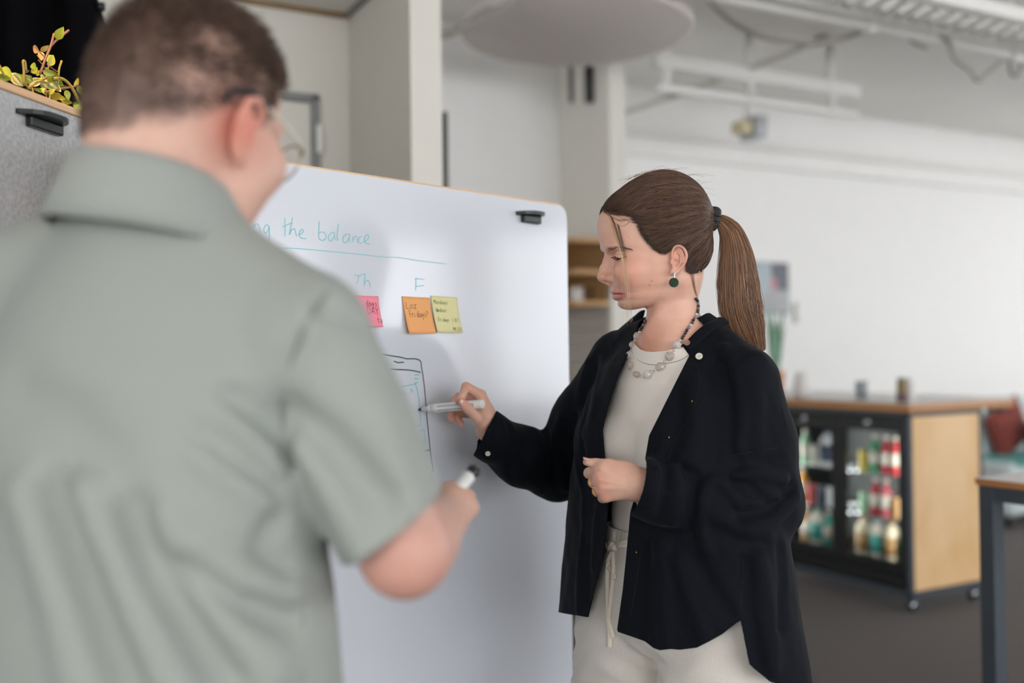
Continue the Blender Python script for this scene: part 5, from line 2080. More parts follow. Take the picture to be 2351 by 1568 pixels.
for i in range(60):
    a, b = rng.random(2)
    th = math.pi * (0.12 + 0.62 * a)
    s = H(1510 + 118 * math.cos(th), 500 - 106 * math.sin(th), rng.normal() * 0.03)
    d_ = Hd.M[0] * rng.normal() * 0.5 - Hd.M[0] * 0.7 + EZ * 0.35 * rng.random()
    L = 0.012 + 0.03 * b
    F_.append([s - d_ * L * 0.6 - EZ * 0.002, s, s + d_ * L * 0.5 + EZ * 0.003, s + d_ * L - EZ * 0.002])
for i in range(14):      # nape wisps
    a = rng.random()
    F_.append(list(march_many(head_all, [(1580 + 12 * a, 622), (1586 + 8 * a, 640), (1591 + 5 * a, 660), (1596 + 6 * a, 676 + 8 * a)], 1.5) - EY * 0.001))
hairs('flyaway_hairs', np.array(F_), 0.00016, M_hairtip, whair)

# earring
ear_t = tag(tube('earring_hook', [H(1541, 634, .079), H(1543, 627, .081), H(1547, 624, .081), H(1549, 630, .080), H(1548, 640, .080)], 0.0006, M_chrome, woman, 6, 4), 'silver hook of the earring')
dm_ = lathe_me('earring', [(0, -0.0012), (0.0076, -0.0012), (0.0083, 0), (0.0076, 0.0012), (0, 0.0012)], 28)
M_jade = mat('dark_green_stone', (18, 48, 28), 0.45, noise=0.5, nscale=300, spec=0.2)
dm_.polygons.foreach_set('use_smooth', np.zeros(len(dm_.polygons), bool))
do = link('earring', dm_, M_jade, woman)
ez = Hd.M[1] * 0.97 + Hd.M[0] * 0.2
ez /= np.linalg.norm(ez)
ex = np.cross(EZ, ez)
ex /= np.linalg.norm(ex)
do.matrix_parent_inverse = Matrix()
do.matrix_basis = INV[woman.name] @ frame_mat(H(1547, 648.5, 0.080), ex, np.cross(ez, ex), ez)
do['label'] = 'round dark green stone of the earring'

# --- tank top
M_tank = mat('ecru_rib_knit', (228, 220, 211), 0.85, sheen=0.15)
nt = M_tank.node_tree
at_ = nt.nodes.new('ShaderNodeAttribute')
at_.attribute_name = 'Col'
sp_ = nt.nodes.new('ShaderNodeSeparateColor')
mth = nt.nodes.new('ShaderNodeMath')
mth.operation = 'MULTIPLY'
mth.inputs[1].default_value = 2100.0
sn = nt.nodes.new('ShaderNodeMath')
sn.operation = 'SINE'
bp_ = nt.nodes.new('ShaderNodeBump')
bp_.inputs['Strength'].default_value = 0.12
bp_.inputs['Distance'].default_value = 0.0008
nt.links.new(at_.outputs['Color'], sp_.inputs[0])
nt.links.new(sp_.outputs[0], mth.inputs[0])
nt.links.new(mth.outputs[0], sn.inputs[0])
nt.links.new(sn.outputs[0], bp_.inputs['Height'])
nt.links.new(bp_.outputs[0], nt.nodes['Principled BSDF'].inputs['Normal'])


def tank_sdf(p):
    d = smin(torso_sdf(p, 0.004), shoulders_sdf(p) - 0.001, 0.025)
    d = smin(d, neck_sdf(p) - 0.002, 0.03)
    q = T_.loc(p)
    # cloth spans between the breasts and folds softly below them
    return d - 0.0015 * np.sin(q[:, 2] * 55 + 18 * q[:, 1]) * np.exp(-((q[:, 2] - 1.12) / 0.06) ** 2)


tv, tq_ = net(tank_sdf, (0.02, 1.58, 1.01), (0.50, 2.06, 1.46), 0.004)
pj_ = proj(tv)
nl = np.array([(1380, 800), (1452, 783), (1462, 794), (1470, 802), (1482, 806.5), (1500, 808), (1530, 806), (1556, 799), (1580, 788), (1610, 774), (1700, 770)])
sN = (np.interp(pj_[:, 0], nl[:, 0], nl[:, 1]) - pj_[:, 1]) * 0.0008
loc_t = T_.loc(tv)
sN = np.where(loc_t[:, 0] > 0.0, sN, loc_t[:, 2] - 1.40)
sN = np.maximum(sN, 1.02 - loc_t[:, 2])
tv2, tt2 = clip_mesh(tv, tq_, sN)
lt_ = T_.loc(tv2)
cc_ = np.stack([np.arctan2(lt_[:, 1], lt_[:, 0]) * 0.13, lt_[:, 2], lt_[:, 0] * 0], -1) + 1.0
tank = solidify(link('tank_top', np_mesh('tank_top', tv2, None, True, cc_, tt2), M_tank, woman), 0.0015, 1)
# neck binding seam
sm = [(1452, 812), (1464, 826), (1480, 834), (1500, 838), (1530, 835), (1560, 828), (1582, 815)]


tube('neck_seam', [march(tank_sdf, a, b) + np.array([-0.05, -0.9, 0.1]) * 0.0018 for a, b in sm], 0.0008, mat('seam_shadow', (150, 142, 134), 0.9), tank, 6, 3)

# --- trousers with drawstring
M_linen = mat('oat_linen', (207, 201, 192), 0.9, noise=0.06, nscale=420, bump=0.35, bscale=700, sheen=0.1)
WST = 1.075


def trou_sdf(p):
    q = T_.loc(p)
    d = loft(q[:, [1, 0, 2]], [0.86, 0.91, 0.98, 1.06, 1.10], [0.170, 0.188, 0.176, 0.150, 0.146], [0.112, 0.130, 0.126, 0.112, 0.108])
    lg = np.minimum(chain(p, [T_.w(0.0, 0.088, 0.90), T_.w(0.03, 0.105, 0.48), T_.w(-0.01, 0.11, 0.10)], [0.104, 0.094, 0.088]),
                    chain(p, [T_.w(0.032, -0.094, 0.90), T_.w(0.06, -0.115, 0.48), T_.w(0.04, -0.12, 0.10)], [0.104, 0.094, 0.088]))
    d = smin(d, lg, 0.014)
    z = q[:, 2]
    fold = 0.0030 * np.sin(z * 130 + 16 * q[:, 1] + 5 * np.sin(q[:, 1] * 25)) * np.exp(-((z - 0.80) / 0.09) ** 2) + 0.0025 * vnoise(p, 26, 3)
    gather = 0.0035 * np.sin(np.arctan2(q[:, 1], q[:, 0]) * 52) * np.exp(-((z - 1.07) / 0.028) ** 2)
    return d - fold - gather


pv_, pq_ = net(trou_sdf, (-0.02, 1.45, 0.08), (0.62, 2.2, 1.12), 0.006)
lp = T_.loc(pv_)
sP = np.maximum(lp[:, 2] - WST + 0.0, 0.10 - lp[:, 2])
pv2, pt2 = clip_mesh(pv_, pq_, sP)
trou = solidify(link('trousers', np_mesh('trousers', pv2, None, True, None, pt2), M_linen, woman), 0.002, -1)
M_cord = mat('cotton_tape', (226, 216, 200), 0.85)


def dpath(pts, lift=0.004):
    out = []
    for a, b in pts:
        s_ = march(trou_sdf, a, b)
        v_ = CAM - s_
        out.append(s_ + v_ / np.linalg.norm(v_) * lift)
    return out


for pts in ([(1396, 1246), (1404, 1248), (1410, 1256), (1403, 1272), (1394, 1290), (1398, 1304), (1408, 1316), (1411, 1330)], [(1440, 1243), (1428, 1246), (1416, 1254), (1424, 1252), (1440, 1251)],
            [(1396, 1290), (1394, 1330), (1395, 1380), (1397, 1420), (1400, 1450), (1400, 1486)], [(1408, 1262), (1408, 1320), (1402, 1380), (1398, 1420), (1404, 1445), (1408, 1464)], [(1394, 1246), (1398, 1262), (1404, 1246), (1407, 1262)]):
    tube('drawstring', dpath(pts), 0.0042, M_cord, trou, 8, 6, True, True, 0.35, CAM - T_.w(0.12, 0, 1.0))
kb = dpath([(1411, 1258)], 0.007)[0]
v, q, t = tube_vf([kb - EX * 0.006, kb - EX * 0.003, kb + EX * 0.003, kb + EX * 0.006], [0.003, 0.0065, 0.0065, 0.003], 10)
link('drawstring_knot', np_mesh('drawstring_knot', v, q, True, None, t), M_cord, trou)

# shoes (below the frame, so that she stands on the floor)
M_shoe = mat('white_sneaker', (220, 218, 212), 0.6)
for A in (ANL, ANR):
    def shoe(p, A=A):
        c = np.array([A[0], A[1], 0.045])
        return smin(ell(p, c + T_.M[0] * 0.07, (0.115, 0.045, 0.045), T_.M), cap(p, c, c + EZ * 0.05, 0.042, 0.042), 0.03)
    sv, sq = net(shoe, (A[0] - 0.22, A[1] - 0.22, 0.0), (A[0] + 0.22, A[1] + 0.22, 0.2), 0.01)
    link('shoe', np_mesh('shoe', sv, sq), M_shoe, woman)

# --- overshirt
M_navy = mat('navy_linen', (9, 13, 21), 0.85, noise=0.25, nscale=260, bump=0.3, bscale=900, sheen=0.025, spec=0.16)
oz = [0.74, 0.85, 0.95, 1.05, 1.15, 1.25, 1.32, 1.37, 1.41, 1.44]
oa = [0.258, 0.252, 0.244, 0.232, 0.220, 0.208, 0.190, 0.155, 0.105, 0.066]
ob = [0.186, 0.180, 0.169, 0.154, 0.142, 0.138, 0.130, 0.116, 0.090, 0.065]


def shirt_base(p):
    q = T_.loc(p)
    d = loft(q[:, [1, 0, 2]], oz, np.array(oa) + np.array([0.012] * 5 + [0.006, 0, 0, 0, 0]), ob, [-0.014, -0.015, -0.018, -0.020, -0.018, -0.010, 0, 0, 0, 0], [-0.006, -0.006, -0.003, -0.002, 0, 0.002, 0, -0.004, -0.01, -0.015])
    for s in (1, -1):
        d = smin(d, ell(p, T_.w(0.075, 0.075 * s, 1.215), (0.072, 0.075, 0.075), T_.M), 0.04)
    sh = np.minimum(chain(p, [T_.w(-0.012, 0.035, 1.428), SL + np.array([0, 0, 0.0])], [0.047, 0.058]), chain(p, [T_.w(-0.008, -0.035, 1.428), SR], [0.047, 0.058]))
    d = smin(d, sh, 0.03)
    ml = SL + (EL - SL) * 0.5
    sl_ = chain(p, [SL, ml, EL + np.array([-0.008, 0.0, 0.005]), EL + (WL_ - EL) * 0.5 + EZ * -0.012, EL + (WL_ - EL) * 0.86 - EZ * 0.006, WL_, WL_ + (WL_ - EL) * 0.2], [0.060, 0.070, 0.071, 0.064, 0.050, 0.042, 0.042], 0.02)
    mr_ = SR + (ER - SR) * 0.5
    sr_ = chain(p, [SR, mr_, ER + np.array([0.012, 0, 0.004]), ER + (WR_ - ER) * 0.5 + EZ * -0.012, P(1126, 1003, 1.932), P(1080, 966, 1.925)], [0.058, 0.062, 0.064, 0.058, 0.044, 0.043], 0.02)
    return smin(d, np.minimum(sl_, sr_), 0.012)


FOLDS = []


def fold(pts, w, amp):
    FOLDS.append((march_many(shirt_base, pts), w, amp))


fold([(1660, 800), (1690, 850), (1700, 950), (1694, 1030)], 0.0110, 0.0121)
fold([(1640, 830), (1650, 930), (1648, 1060)], 0.0121, -0.0121)
fold([(1720, 840), (1740, 930), (1742, 1030)], 0.0121, 0.0081)
fold([(1600, 880), (1598, 980), (1585, 1060)], 0.0151, 0.0101)
fold([(1560, 900), (1550, 1000), (1530, 1060)], 0.0121, -0.0081)
fold([(1690, 1090), (1740, 1085), (1800, 1105)], 0.0090, 0.0142)
fold([(1680, 1112), (1720, 1118), (1760, 1150)], 0.0081, -0.0162)
fold([(1640, 1100), (1668, 1118), (1700, 1160), (1790, 1140)], 0.0081, 0.0121)
fold([(1700, 1180), (1760, 1170), (1815, 1120)], 0.0101, -0.0121)
fold([(1720, 1215), (1780, 1190), (1825, 1140)], 0.0101, 0.0121)
fold([(1632, 1100), (1612, 1150), (1608, 1210), (1625, 1258)], 0.0081, 0.0142)
fold([(1600, 1105), (1590, 1160), (1590, 1220)], 0.0101, -0.0101)
fold([(1510, 1078), (1500, 1120), (1490, 1165)], 0.0060, 0.0081)
fold([(1530, 1080), (1525, 1130), (1512, 1190)], 0.0070, -0.0081)
fold([(1550, 1078), (1556, 1130), (1545, 1200)], 0.0090, 0.0101)
fold([(1480, 1085), (1475, 1120), (1464, 1160)], 0.0040, -0.0061)
fold([(1560, 1290), (1585, 1370), (1620, 1470)], 0.0121, 0.0121)
fold([(1600, 1290), (1640, 1360), (1680, 1420)], 0.0121, -0.0121)
fold([(1520, 1250), (1525, 1350), (1530, 1480)], 0.0141, 0.0121)
fold([(1480, 1260), (1475, 1360), (1470, 1460)], 0.0141, -0.0121)
fold([(1712, 1290), (1718, 1400), (1745, 1530)], 0.0101, -0.0121)
fold([(1745, 1280), (1765, 1400), (1775, 1530)], 0.0141, 0.0121)
fold([(1790, 1260), (1798, 1330), (1790, 1440)], 0.0101, -0.0101)
fold([(1348, 830), (1330, 930), (1325, 1050), (1330, 1400)], 0.0097, 0.0073)
fold([(1366, 820), (1346, 930), (1342, 1050), (1350, 1380)], 0.0084, -0.0073)
fold([(1385, 830), (1364, 940), (1358, 1060), (1362, 1300)], 0.0097, 0.0061)
fold([(1250, 990), (1262, 1030), (1270, 1090)], 0.0090, -0.0121)
fold([(1225, 990), (1230, 1050), (1235, 1130)], 0.0121, 0.0081)
fold([(1170, 975), (1175, 1030), (1170, 1090)], 0.0081, -0.0081)
fold([(1290, 960), (1278, 1000), (1280, 1060), (1300, 1120)], 0.0101, 0.0101)
fold([(1130, 970), (1122, 1010), (1120, 1050)], 0.0051, -0.0061)


fold([(1668, 830), (1682, 930), (1686, 1010), (1690, 1080)], 0.0150, -0.0120)
fold([(1742, 825), (1732, 880), (1708, 960)], 0.0200, 0.0080)
fold([(1610, 1092), (1606, 1150), (1612, 1250)], 0.0075, 0.0060)
fold([(1565, 1080), (1590, 1094), (1640, 1096)], 0.0100, -0.0060)
fold([(1532, 1068), (1548, 1082), (1556, 1110)], 0.0088, 0.0050)
fold([(1640, 1180), (1700, 1215), (1760, 1225)], 0.0150, 0.0060)
fold([(1640, 1215), (1700, 1245), (1750, 1250)], 0.0125, -0.0050)


def shirt_sdf(p):
    d = shirt_base(p)
    for pts, w, amp in FOLDS:
        c = pts.mean(0)
        R = np.linalg.norm(pts - c, axis=1).max() + 3 * w
        m_ = ((p - c) ** 2).sum(1) < R * R
        if m_.any():
            sdist = segd(p[m_], pts)
            d[m_] -= amp * np.exp(-(sdist / w) ** 2)
    return d - 0.0022 * vnoise(p, 30, 11) - 0.0010 * vnoise(p, 75, 12)


ov, oq = net(shirt_sdf, (-0.14, 1.45, 0.72), (0.66, 2.25, 1.50), 0.0042)
op = proj(ov)
ol = T_.loc(ov)
px_, py_ = op[:, 0], op[:, 1]
rb = np.array([(700, 1652), (728, 1650), (750, 1620), (770, 1594), (793, 1564), (803, 1574), (815, 1583), (860, 1560), (930, 1525), (1000, 1490), (1070, 1478), (1175, 1447), (1250, 1440), (1350, 1430), (1450, 1416), (1520, 1406)], float)
lb = np.array([(700, 1480), (716, 1480), (735, 1477), (770, 1455), (815, 1439), (860, 1419), (930, 1395), (985, 1383), (1030, 1386), (1100, 1392), (1150, 1396), (1215, 1390), (1290, 1378), (1417, 1349), (1460, 1340)], float)
xr, xl = np.interp(py_, rb[:, 0], rb[:, 1]), np.interp(py_, lb[:, 0], lb[:, 1])
dsc = op[:, 2] / FPX
s_open = np.minimum(px_ - xl, xr - px_) * dsc
s_open = np.where((ol[:, 0] > 0.015) & (py_ > 722), s_open, -0.05)
hm = np.array([(1150, 1700), (1275, 1404), (1294, 1408), (1349, 1417), (1380, 1440), (1416, 1450), (1440, 1458), (1480, 1472), (1500, 1488), (1515, 1493), (1540, 1490), (1560, 1492), (1600, 1487), (1630, 1472), (1660, 1455), (1690, 1430), (1701, 1424), (1704, 1432),
               (1712, 1475), (1722, 1525), (1745, 1545), (1768, 1566), (1790, 1570), (1900, 1570)], float)
s_hem = (py_ - np.interp(px_, hm[:, 0], hm[:, 1])) * dsc
cdir = CAM - ov
near = (cdir * (ov - T_.w(0, 0, 0) * np.array([1, 1, 0]) - ov * np.array([0, 0, 1]))).sum(1) > 0.0
s_hem = np.where(near | (px_ > 1712) | (px_ < 1376), s_hem, 0.87 - ol[:, 2])
nk_ax = NK_base + (NK_top - NK_base) * 0.0
s_neck = np.where(ol[:, 2] > 1.40, 0.0685 - np.sqrt((ov[:, 0] - T_.w(0.004, 0, 0)[0]) ** 2 + (ov[:, 1] - T_.w(0.004, 0, 0)[1]) ** 2), -0.05)
cR, cL = P(1112, 997, 1.931), P(1461, 1118, 1.655)
aR = WR_ - ER
aR = aR / np.linalg.norm(aR)
aL = WL_ - EL
aL = aL / np.linalg.norm(aL)
nR = np.array([-0.88, 0.0, 0.48])
nL = np.array([-0.965, -0.10, 0.26])
s_cr = np.where((np.linalg.norm(ov - cR, axis=1) < 0.16) & (cap(ov, P(1126, 1003, 1.932), P(1060, 950, 1.920), 0.044, 0.043) < 0.010), (ov - cR) @ (nR / np.linalg.norm(nR)), -0.05)
s_cl = np.where((np.linalg.norm(ov - cL, axis=1) < 0.14) & (cap(ov, WL_ + (EL - WL_) * 0.2, WL_ + (WL_ - EL) * 0.4, 0.046, 0.042) < 0.008), (ov - cL) @ (nL / np.linalg.norm(nL)), -0.05)
s_all = np.maximum.reduce([s_open, s_hem, s_neck, s_cr, s_cl])
ov2, ot2 = clip_mesh(ov, oq, s_all)
shirt = solidify(link('overshirt', np_mesh('overshirt', ov2, None, True, None, ot2), M_navy, woman), 0.0022, -1)


def sm_pt(px, py, lift=0.0015):
    s_ = march(shirt_sdf, px, py)
    v_ = CAM - s_
    return s_ + v_ / np.linalg.norm(v_) * lift


# placket, collar band, seams
def band(name, pts_a, pts_b, m, parent, lift=0.0025, th=0.0022, n=6, f=shirt_sdf):
    a = catmull([sm_pt(x, y, lift) for x, y in pts_a], n)
    b = catmull([sm_pt(x, y, lift) for x, y in pts_b], n)
    V, Q = [], []
    for i in range(len(a)):
        for j in range(4):
            V.append(a[i] + (b[i] - a[i]) * j / 3)
    for i in range(len(a) - 1):
        for j in range(3):
            Q.append((i * 4 + j, i * 4 + j + 1, i * 4 + j + 5, i * 4 + j + 4))
    return solidify(link(name, np_mesh(name, V, Q), m, parent), th, 0)


seamM = mat('navy_seam', (9, 11, 17), 0.9)
for pts in ([(1590, 822), (1604, 850), (1606, 880), (1597, 925), (1575, 970), (1545, 1020), (1535, 1060)], [(1655, 1050), (1700, 1042), (1760, 1032), (1812, 1024)], [(1812, 1024), (1806, 980), (1796, 935)],
            [(1474, 1250), (1460, 1340), (1442, 1452)], [(1705, 1280), (1703, 1350), (1702, 1420)], [(1405, 775), (1402, 830), (1408, 860)]):
    tube('seam', [sm_pt(a, b, 0.0006) for a, b in pts], 0.0005, seamM, shirt, 6, 6)
# collar band: a standing strip around the neck opening
ring_px = [(1561, 794), (1578, 778), (1598, 758), (1622, 740), (1648, 727)]
ins, out = [], []
for (a, b), (c_, d_) in zip(ring_px, [(1584, 806), (1604, 790), (1626, 769), (1648, 752), (1674, 741)]):
    ins.append(sm_pt(a + 2, b + 2, 0.006))
    out.append(sm_pt(c_, d_, 0.002))
ia, oa_ = catmull(ins, 6), catmull(out, 6)
V, Q = [], []
for i in range(len(ia)):
    for j in range(5):
        t = j / 4
        V.append(ia[i] * (1 - t) + oa_[i] * t + np.array([0, 0, 0.003 * math.sin(math.pi * t)]))
for i in range(len(ia) - 1):
    for j in range(4):
        Q.append((i * 5 + j, i * 5 + j + 1, i * 5 + j + 6, i * 5 + j + 5))
solidify(link('collar_band', np_mesh('collar_band', V, Q), M_navy, shirt), 0.002, 0)
V, Q = [], []
ncs = 60
for i in range(ncs + 1):
    ph_ = math.radians(44 + 233 * i / ncs)
    fr_ = max(0.0, 1 - i / 10)
    fr2 = max(0.0, 1 - (ncs - i) / 12)
    for j in range(5):
        t = j / 4
        R_ = 0.0715 - 0.0045 * t + 0.001 * math.sin(math.pi * t)
        V.append(T_.w(-0.002 + R_ * math.cos(ph_), R_ * math.sin(ph_), 1.424 + 0.030 * t - 0.040 * fr_ - 0.014 * fr2))
for i in range(ncs):
    for j in range(4):
        Q.append((i * 5 + j, i * 5 + j + 1, i * 5 + j + 6, i * 5 + j + 5))
solidify(link('collar_stand', np_mesh('collar_stand', V, Q), M_navy, shirt), 0.003, 0)
ins = [P(1481, 712, 1.93), P(1476, 732, 1.92), P(1462, 762, 1.90), P(1448, 800, 1.885)]
out = [P(1462, 722, 1.955), P(1440, 740, 1.94), P(1408, 774, 1.92), P(1404, 830, 1.905)]
ia, oa_ = catmull(ins, 6), catmull(out, 6)
V, Q = [], []
for i in range(len(ia)):
    for j in range(5):
        t = j / 4
        V.append(ia[i] * (1 - t) + oa_[i] * t + np.array([-0.2, -0.9, 0.3]) * 0.006 * math.sin(math.pi * t))
for i in range(len(ia) - 1):
    for j in range(4):
        Q.append((i * 5 + j, i * 5 + j + 1, i * 5 + j + 6, i * 5 + j + 5))
solidify(link('lapel', np_mesh('lapel', V, Q), M_navy, shirt), 0.002, 0)

# buttons
bt_prof = [(0, 0.0012), (0.0018, 0.0012), (0.003, 0.001), (0.0042, 0.0022), (0.0056, 0.0022), (0.0060, 0.0012), (0.0056, 0), (0, 0)]
M_btn = mat('shell_button', (208, 204, 194), 0.3)
M_btn2 = mat('horn_button', (150, 112, 92), 0.35)
M_thread = mat('ochre_thread', (196, 150, 70), 0.8)
bme = lathe_me('button', bt_prof, 24)


def button(px, py, m, scale=1.0, tilt=None, f=shirt_sdf, lift=0.003):
    s_ = march(f, px, py)
    e = 0.002
    g = np.array([float(f((s_ + np.array(v) * e)[None])[0] - f((s_ - np.array(v) * e)[None])[0]) for v in ((1, 0, 0), (0, 1, 0), (0, 0, 1))])
    g /= np.linalg.norm(g)
    v_ = CAM - s_
    v_ /= np.linalg.norm(v_)
    z = g * 0.6 + v_ * 0.4
    z /= np.linalg.norm(z)
    x = np.cross(EZ, z)
    x /= np.linalg.norm(x)
    y = np.cross(z, x)
    o = bpy.data.objects.new('button', bme)
    COL.objects.link(o)
    if not bme.materials:
        bme.materials.append(None)
    o.material_slots[0].link = 'OBJECT'
    o.material_slots[0].material = m
    o.parent = shirt
    c_ = s_ + v_ * lift
    o.matrix_basis = frame_mat(c_, x * scale, y * scale, z * scale)
    for sx, sy in ((1, 1), (-1, -1)):
        w1 = c_ + z * 0.0016 * scale + (x * sx + y * sy) * 0.0011 * scale
        w2 = c_ + z * 0.0016 * scale + (x * sx - y * sy) * 0.0011 * scale
        v, q, t = tube_vf([w1, w2], 0.0004, 6)
        link('button_thread', np_mesh('button_thread', v, q, True, None, t), M_thread, shirt)
    return o


button(1577, 787, M_btn2, 0.95, lift=0.0085)
button(1605, 818.5, M_btn, 1.05, lift=0.004)
button(1120, 1041, M_btn, 0.85)
for px, py in ((1589, 921), (1536, 1004), (1461, 1268)):
    s_ = sm_pt(px, py, 0.0012)
    v, q, t = tube_vf([s_ - EZ * 0.0012, s_ + EZ * 0.0012], 0.0009, 6)
    link('button_thread', np_mesh('button_thread', v, q, True, None, t), M_thread, shirt)

# --- rings on her left hand
M_gold = mat('gold', (232, 178, 84), 0.2, metal=1.0)


def ring_obj(c, axis, R_, r_, par, bead=0):
    axis = np.asarray(axis, float)
    axis /= np.linalg.norm(axis)
    e1 = np.cross(axis, EZ)
    e1 /= np.linalg.norm(e1)
    e2 = np.cross(axis, e1)
    pts = [c + (e1 * math.cos(a) + e2 * math.sin(a)) * R_ for a in np.linspace(0, 2 * math.pi, 33)]
    return tube('ring', pts, r_, M_gold, par, 8, 1, False)


mM, mP = P(1376, 1101, 1.640), P(1363, 1107, 1.672)
ring_obj(mM + (mP - mM) * 0.55, mP - mM, 0.0112, 0.0012, woman)
rM, rP = P(1381, 1121, 1.641), P(1372, 1128, 1.672)
ro = ring_obj(rM + (rP - rM) * 0.5, rP - rM, 0.0110, 0.0012, woman)
c = P(1363, 1120, 1.652)
v, q, t = tube_vf([c - EX * 0.003, c - EX * 0.001, c + EX * 0.002, c + EX * 0.004], [0.001, 0.0028, 0.0024, 0.001], 8)
link('ring_setting', np_mesh('ring_setting', v, q, True, None, t), M_gold, ro)

# --- necklace
M_crystal = mat('clear_quartz', (240, 236, 230), 0.06, trans=0.6, ior=1.4, coat=0.5)
M_smoky = mat('smoky_quartz', (222, 212, 202), 0.08, trans=0.6, ior=1.4, coat=0.5)
M_agate = [mat('black_agate', (24, 26, 34), 0.15, coat=0.5), mat('grey_agate', (124, 122, 130), 0.2, noise=0.4, nscale=400), mat('brown_agate', (84, 66, 58), 0.2), mat('pale_agate', (196, 190, 188), 0.2)]
rub = np_mesh('bead', *(lambda r: (r[0], r[1]))(net(lambda p: ell(p, (0, 0, 0), (1, 1, 1)), (-1.3, -1.3, -1.3), (1.3, 1.3, 1.3), 0.2)))
bm = bmesh.new()
bmesh.ops.create_icosphere(bm, subdivisions=2, radius=1.0)
r_b = random.Random(4)
for vv in bm.verts:
    vv.co *= 0.93 + 0.16 * r_b.random()
nug = bm_mesh('nugget', bm)


def skin_pt(px, py, lift):
    s_ = march(lambda p: np.minimum(head_all(p), tank_sdf(p)), px, py)
    v_ = CAM - s_
    return s_ + v_ / np.linalg.norm(v_) * lift


ROT = [Matrix.Rotation(a, 4, 'X') @ Matrix.Rotation(b, 4, 'Z') for a, b in ((0.3, 0.2), (1.1, 0.7), (2.0, 1.4), (0.8, 2.2))]


def bead(px, py, rx, ry, m, kind='bead', rot=0.0, pt=None, idx=0):
    c = skin_pt(px, py, min(rx, ry) * 0.8) if pt is None else pt
    me_ = rub if kind == 'bead' else nug
    o = bpy.data.objects.new(kind, me_)
    COL.objects.link(o)
    if not me_.materials:
        me_.materials.append(None)
    o.material_slots[0].link = 'OBJECT'
    o.material_slots[0].material = m
    o.parent = woman
    o.matrix_parent_inverse = INV[woman.name]
    x = EX * math.cos(rot) + EZ * math.sin(rot)
    z = -EX * math.sin(rot) + EZ * math.cos(rot)
    y = -EY * 1.0
    mm = frame_mat(c, x, y, z) @ Matrix.Diagonal((rx, min(rx, ry), ry, 1))
    o.matrix_basis = mm @ (ROT[idx % 4] if kind == 'nugget' else Matrix())


def q4(x, y):
    return 1400 + x / 6.82, 660 + y / 6.82


dkb = [(1355, 180, 0), (1375, 210, 0), (1385, 255, 1), (1388, 295, 0), (1385, 330, 1), (1383, 355, 2), (1378, 385, 0), (1357, 420, 3), (1342, 466, 1), (1310, 508, 0), (1293, 550, 2), (1268, 590, 3), (1240, 628, 1), (1208, 668, 0), (1187, 710, 0), (1160, 750, 2), (1136, 790, 0),
       (550, 520, 2), (548, 548, 2), (523, 588, 1), (505, 625, 0), (480, 660, 0)]
for x, y, k in dkb:
    px, py = q4(x, y)
    bead(px, py, 0.0029, 0.0029, M_agate[k])
for x, y in ((1100, 830), (1008, 985), (860, 1165), (685, 1320), (490, 1392), (395, 825), (335, 980), (305, 1130), (355, 1290), (468, 700)):
    px, py = q4(x, y)
    bead(px, py, 0.0030, 0.0030, M_crystal)
for i, (x, y, rx, ry, rot, m) in enumerate([(1050, 895, 0.0085, 0.0070, -0.5, M_crystal), (935, 1075, 0.0072, 0.0110, -0.6, M_smoky), (790, 1240, 0.0100, 0.0075, 0.5, M_smoky), (595, 1370, 0.0098, 0.0080, 0.2, M_crystal), (425, 1365, 0.0085, 0.0060, -0.6, M_smoky),
                                            (325, 1225, 0.0075, 0.0085, 0.5, M_smoky), (315, 1060, 0.0080, 0.0085, 0.1, M_crystal), (360, 905, 0.0062, 0.0100, -0.4, M_smoky), (425, 760, 0.0070, 0.0080, -0.4, M_crystal)]):
    px, py = q4(x, y)
    bead(px, py, rx, ry, m, 'nugget', rot, None, i)

# --- her marker (a thing of its own, held in the hand)
M_mk = mat('white_marker_plastic', (232, 232, 230), 0.35)
M_mkprint = mat('grey_marker_print', (186, 190, 188), 0.5, noise=0.25, nscale=900)
M_tip = mat('teal_felt_tip', (14, 60, 56), 0.8)


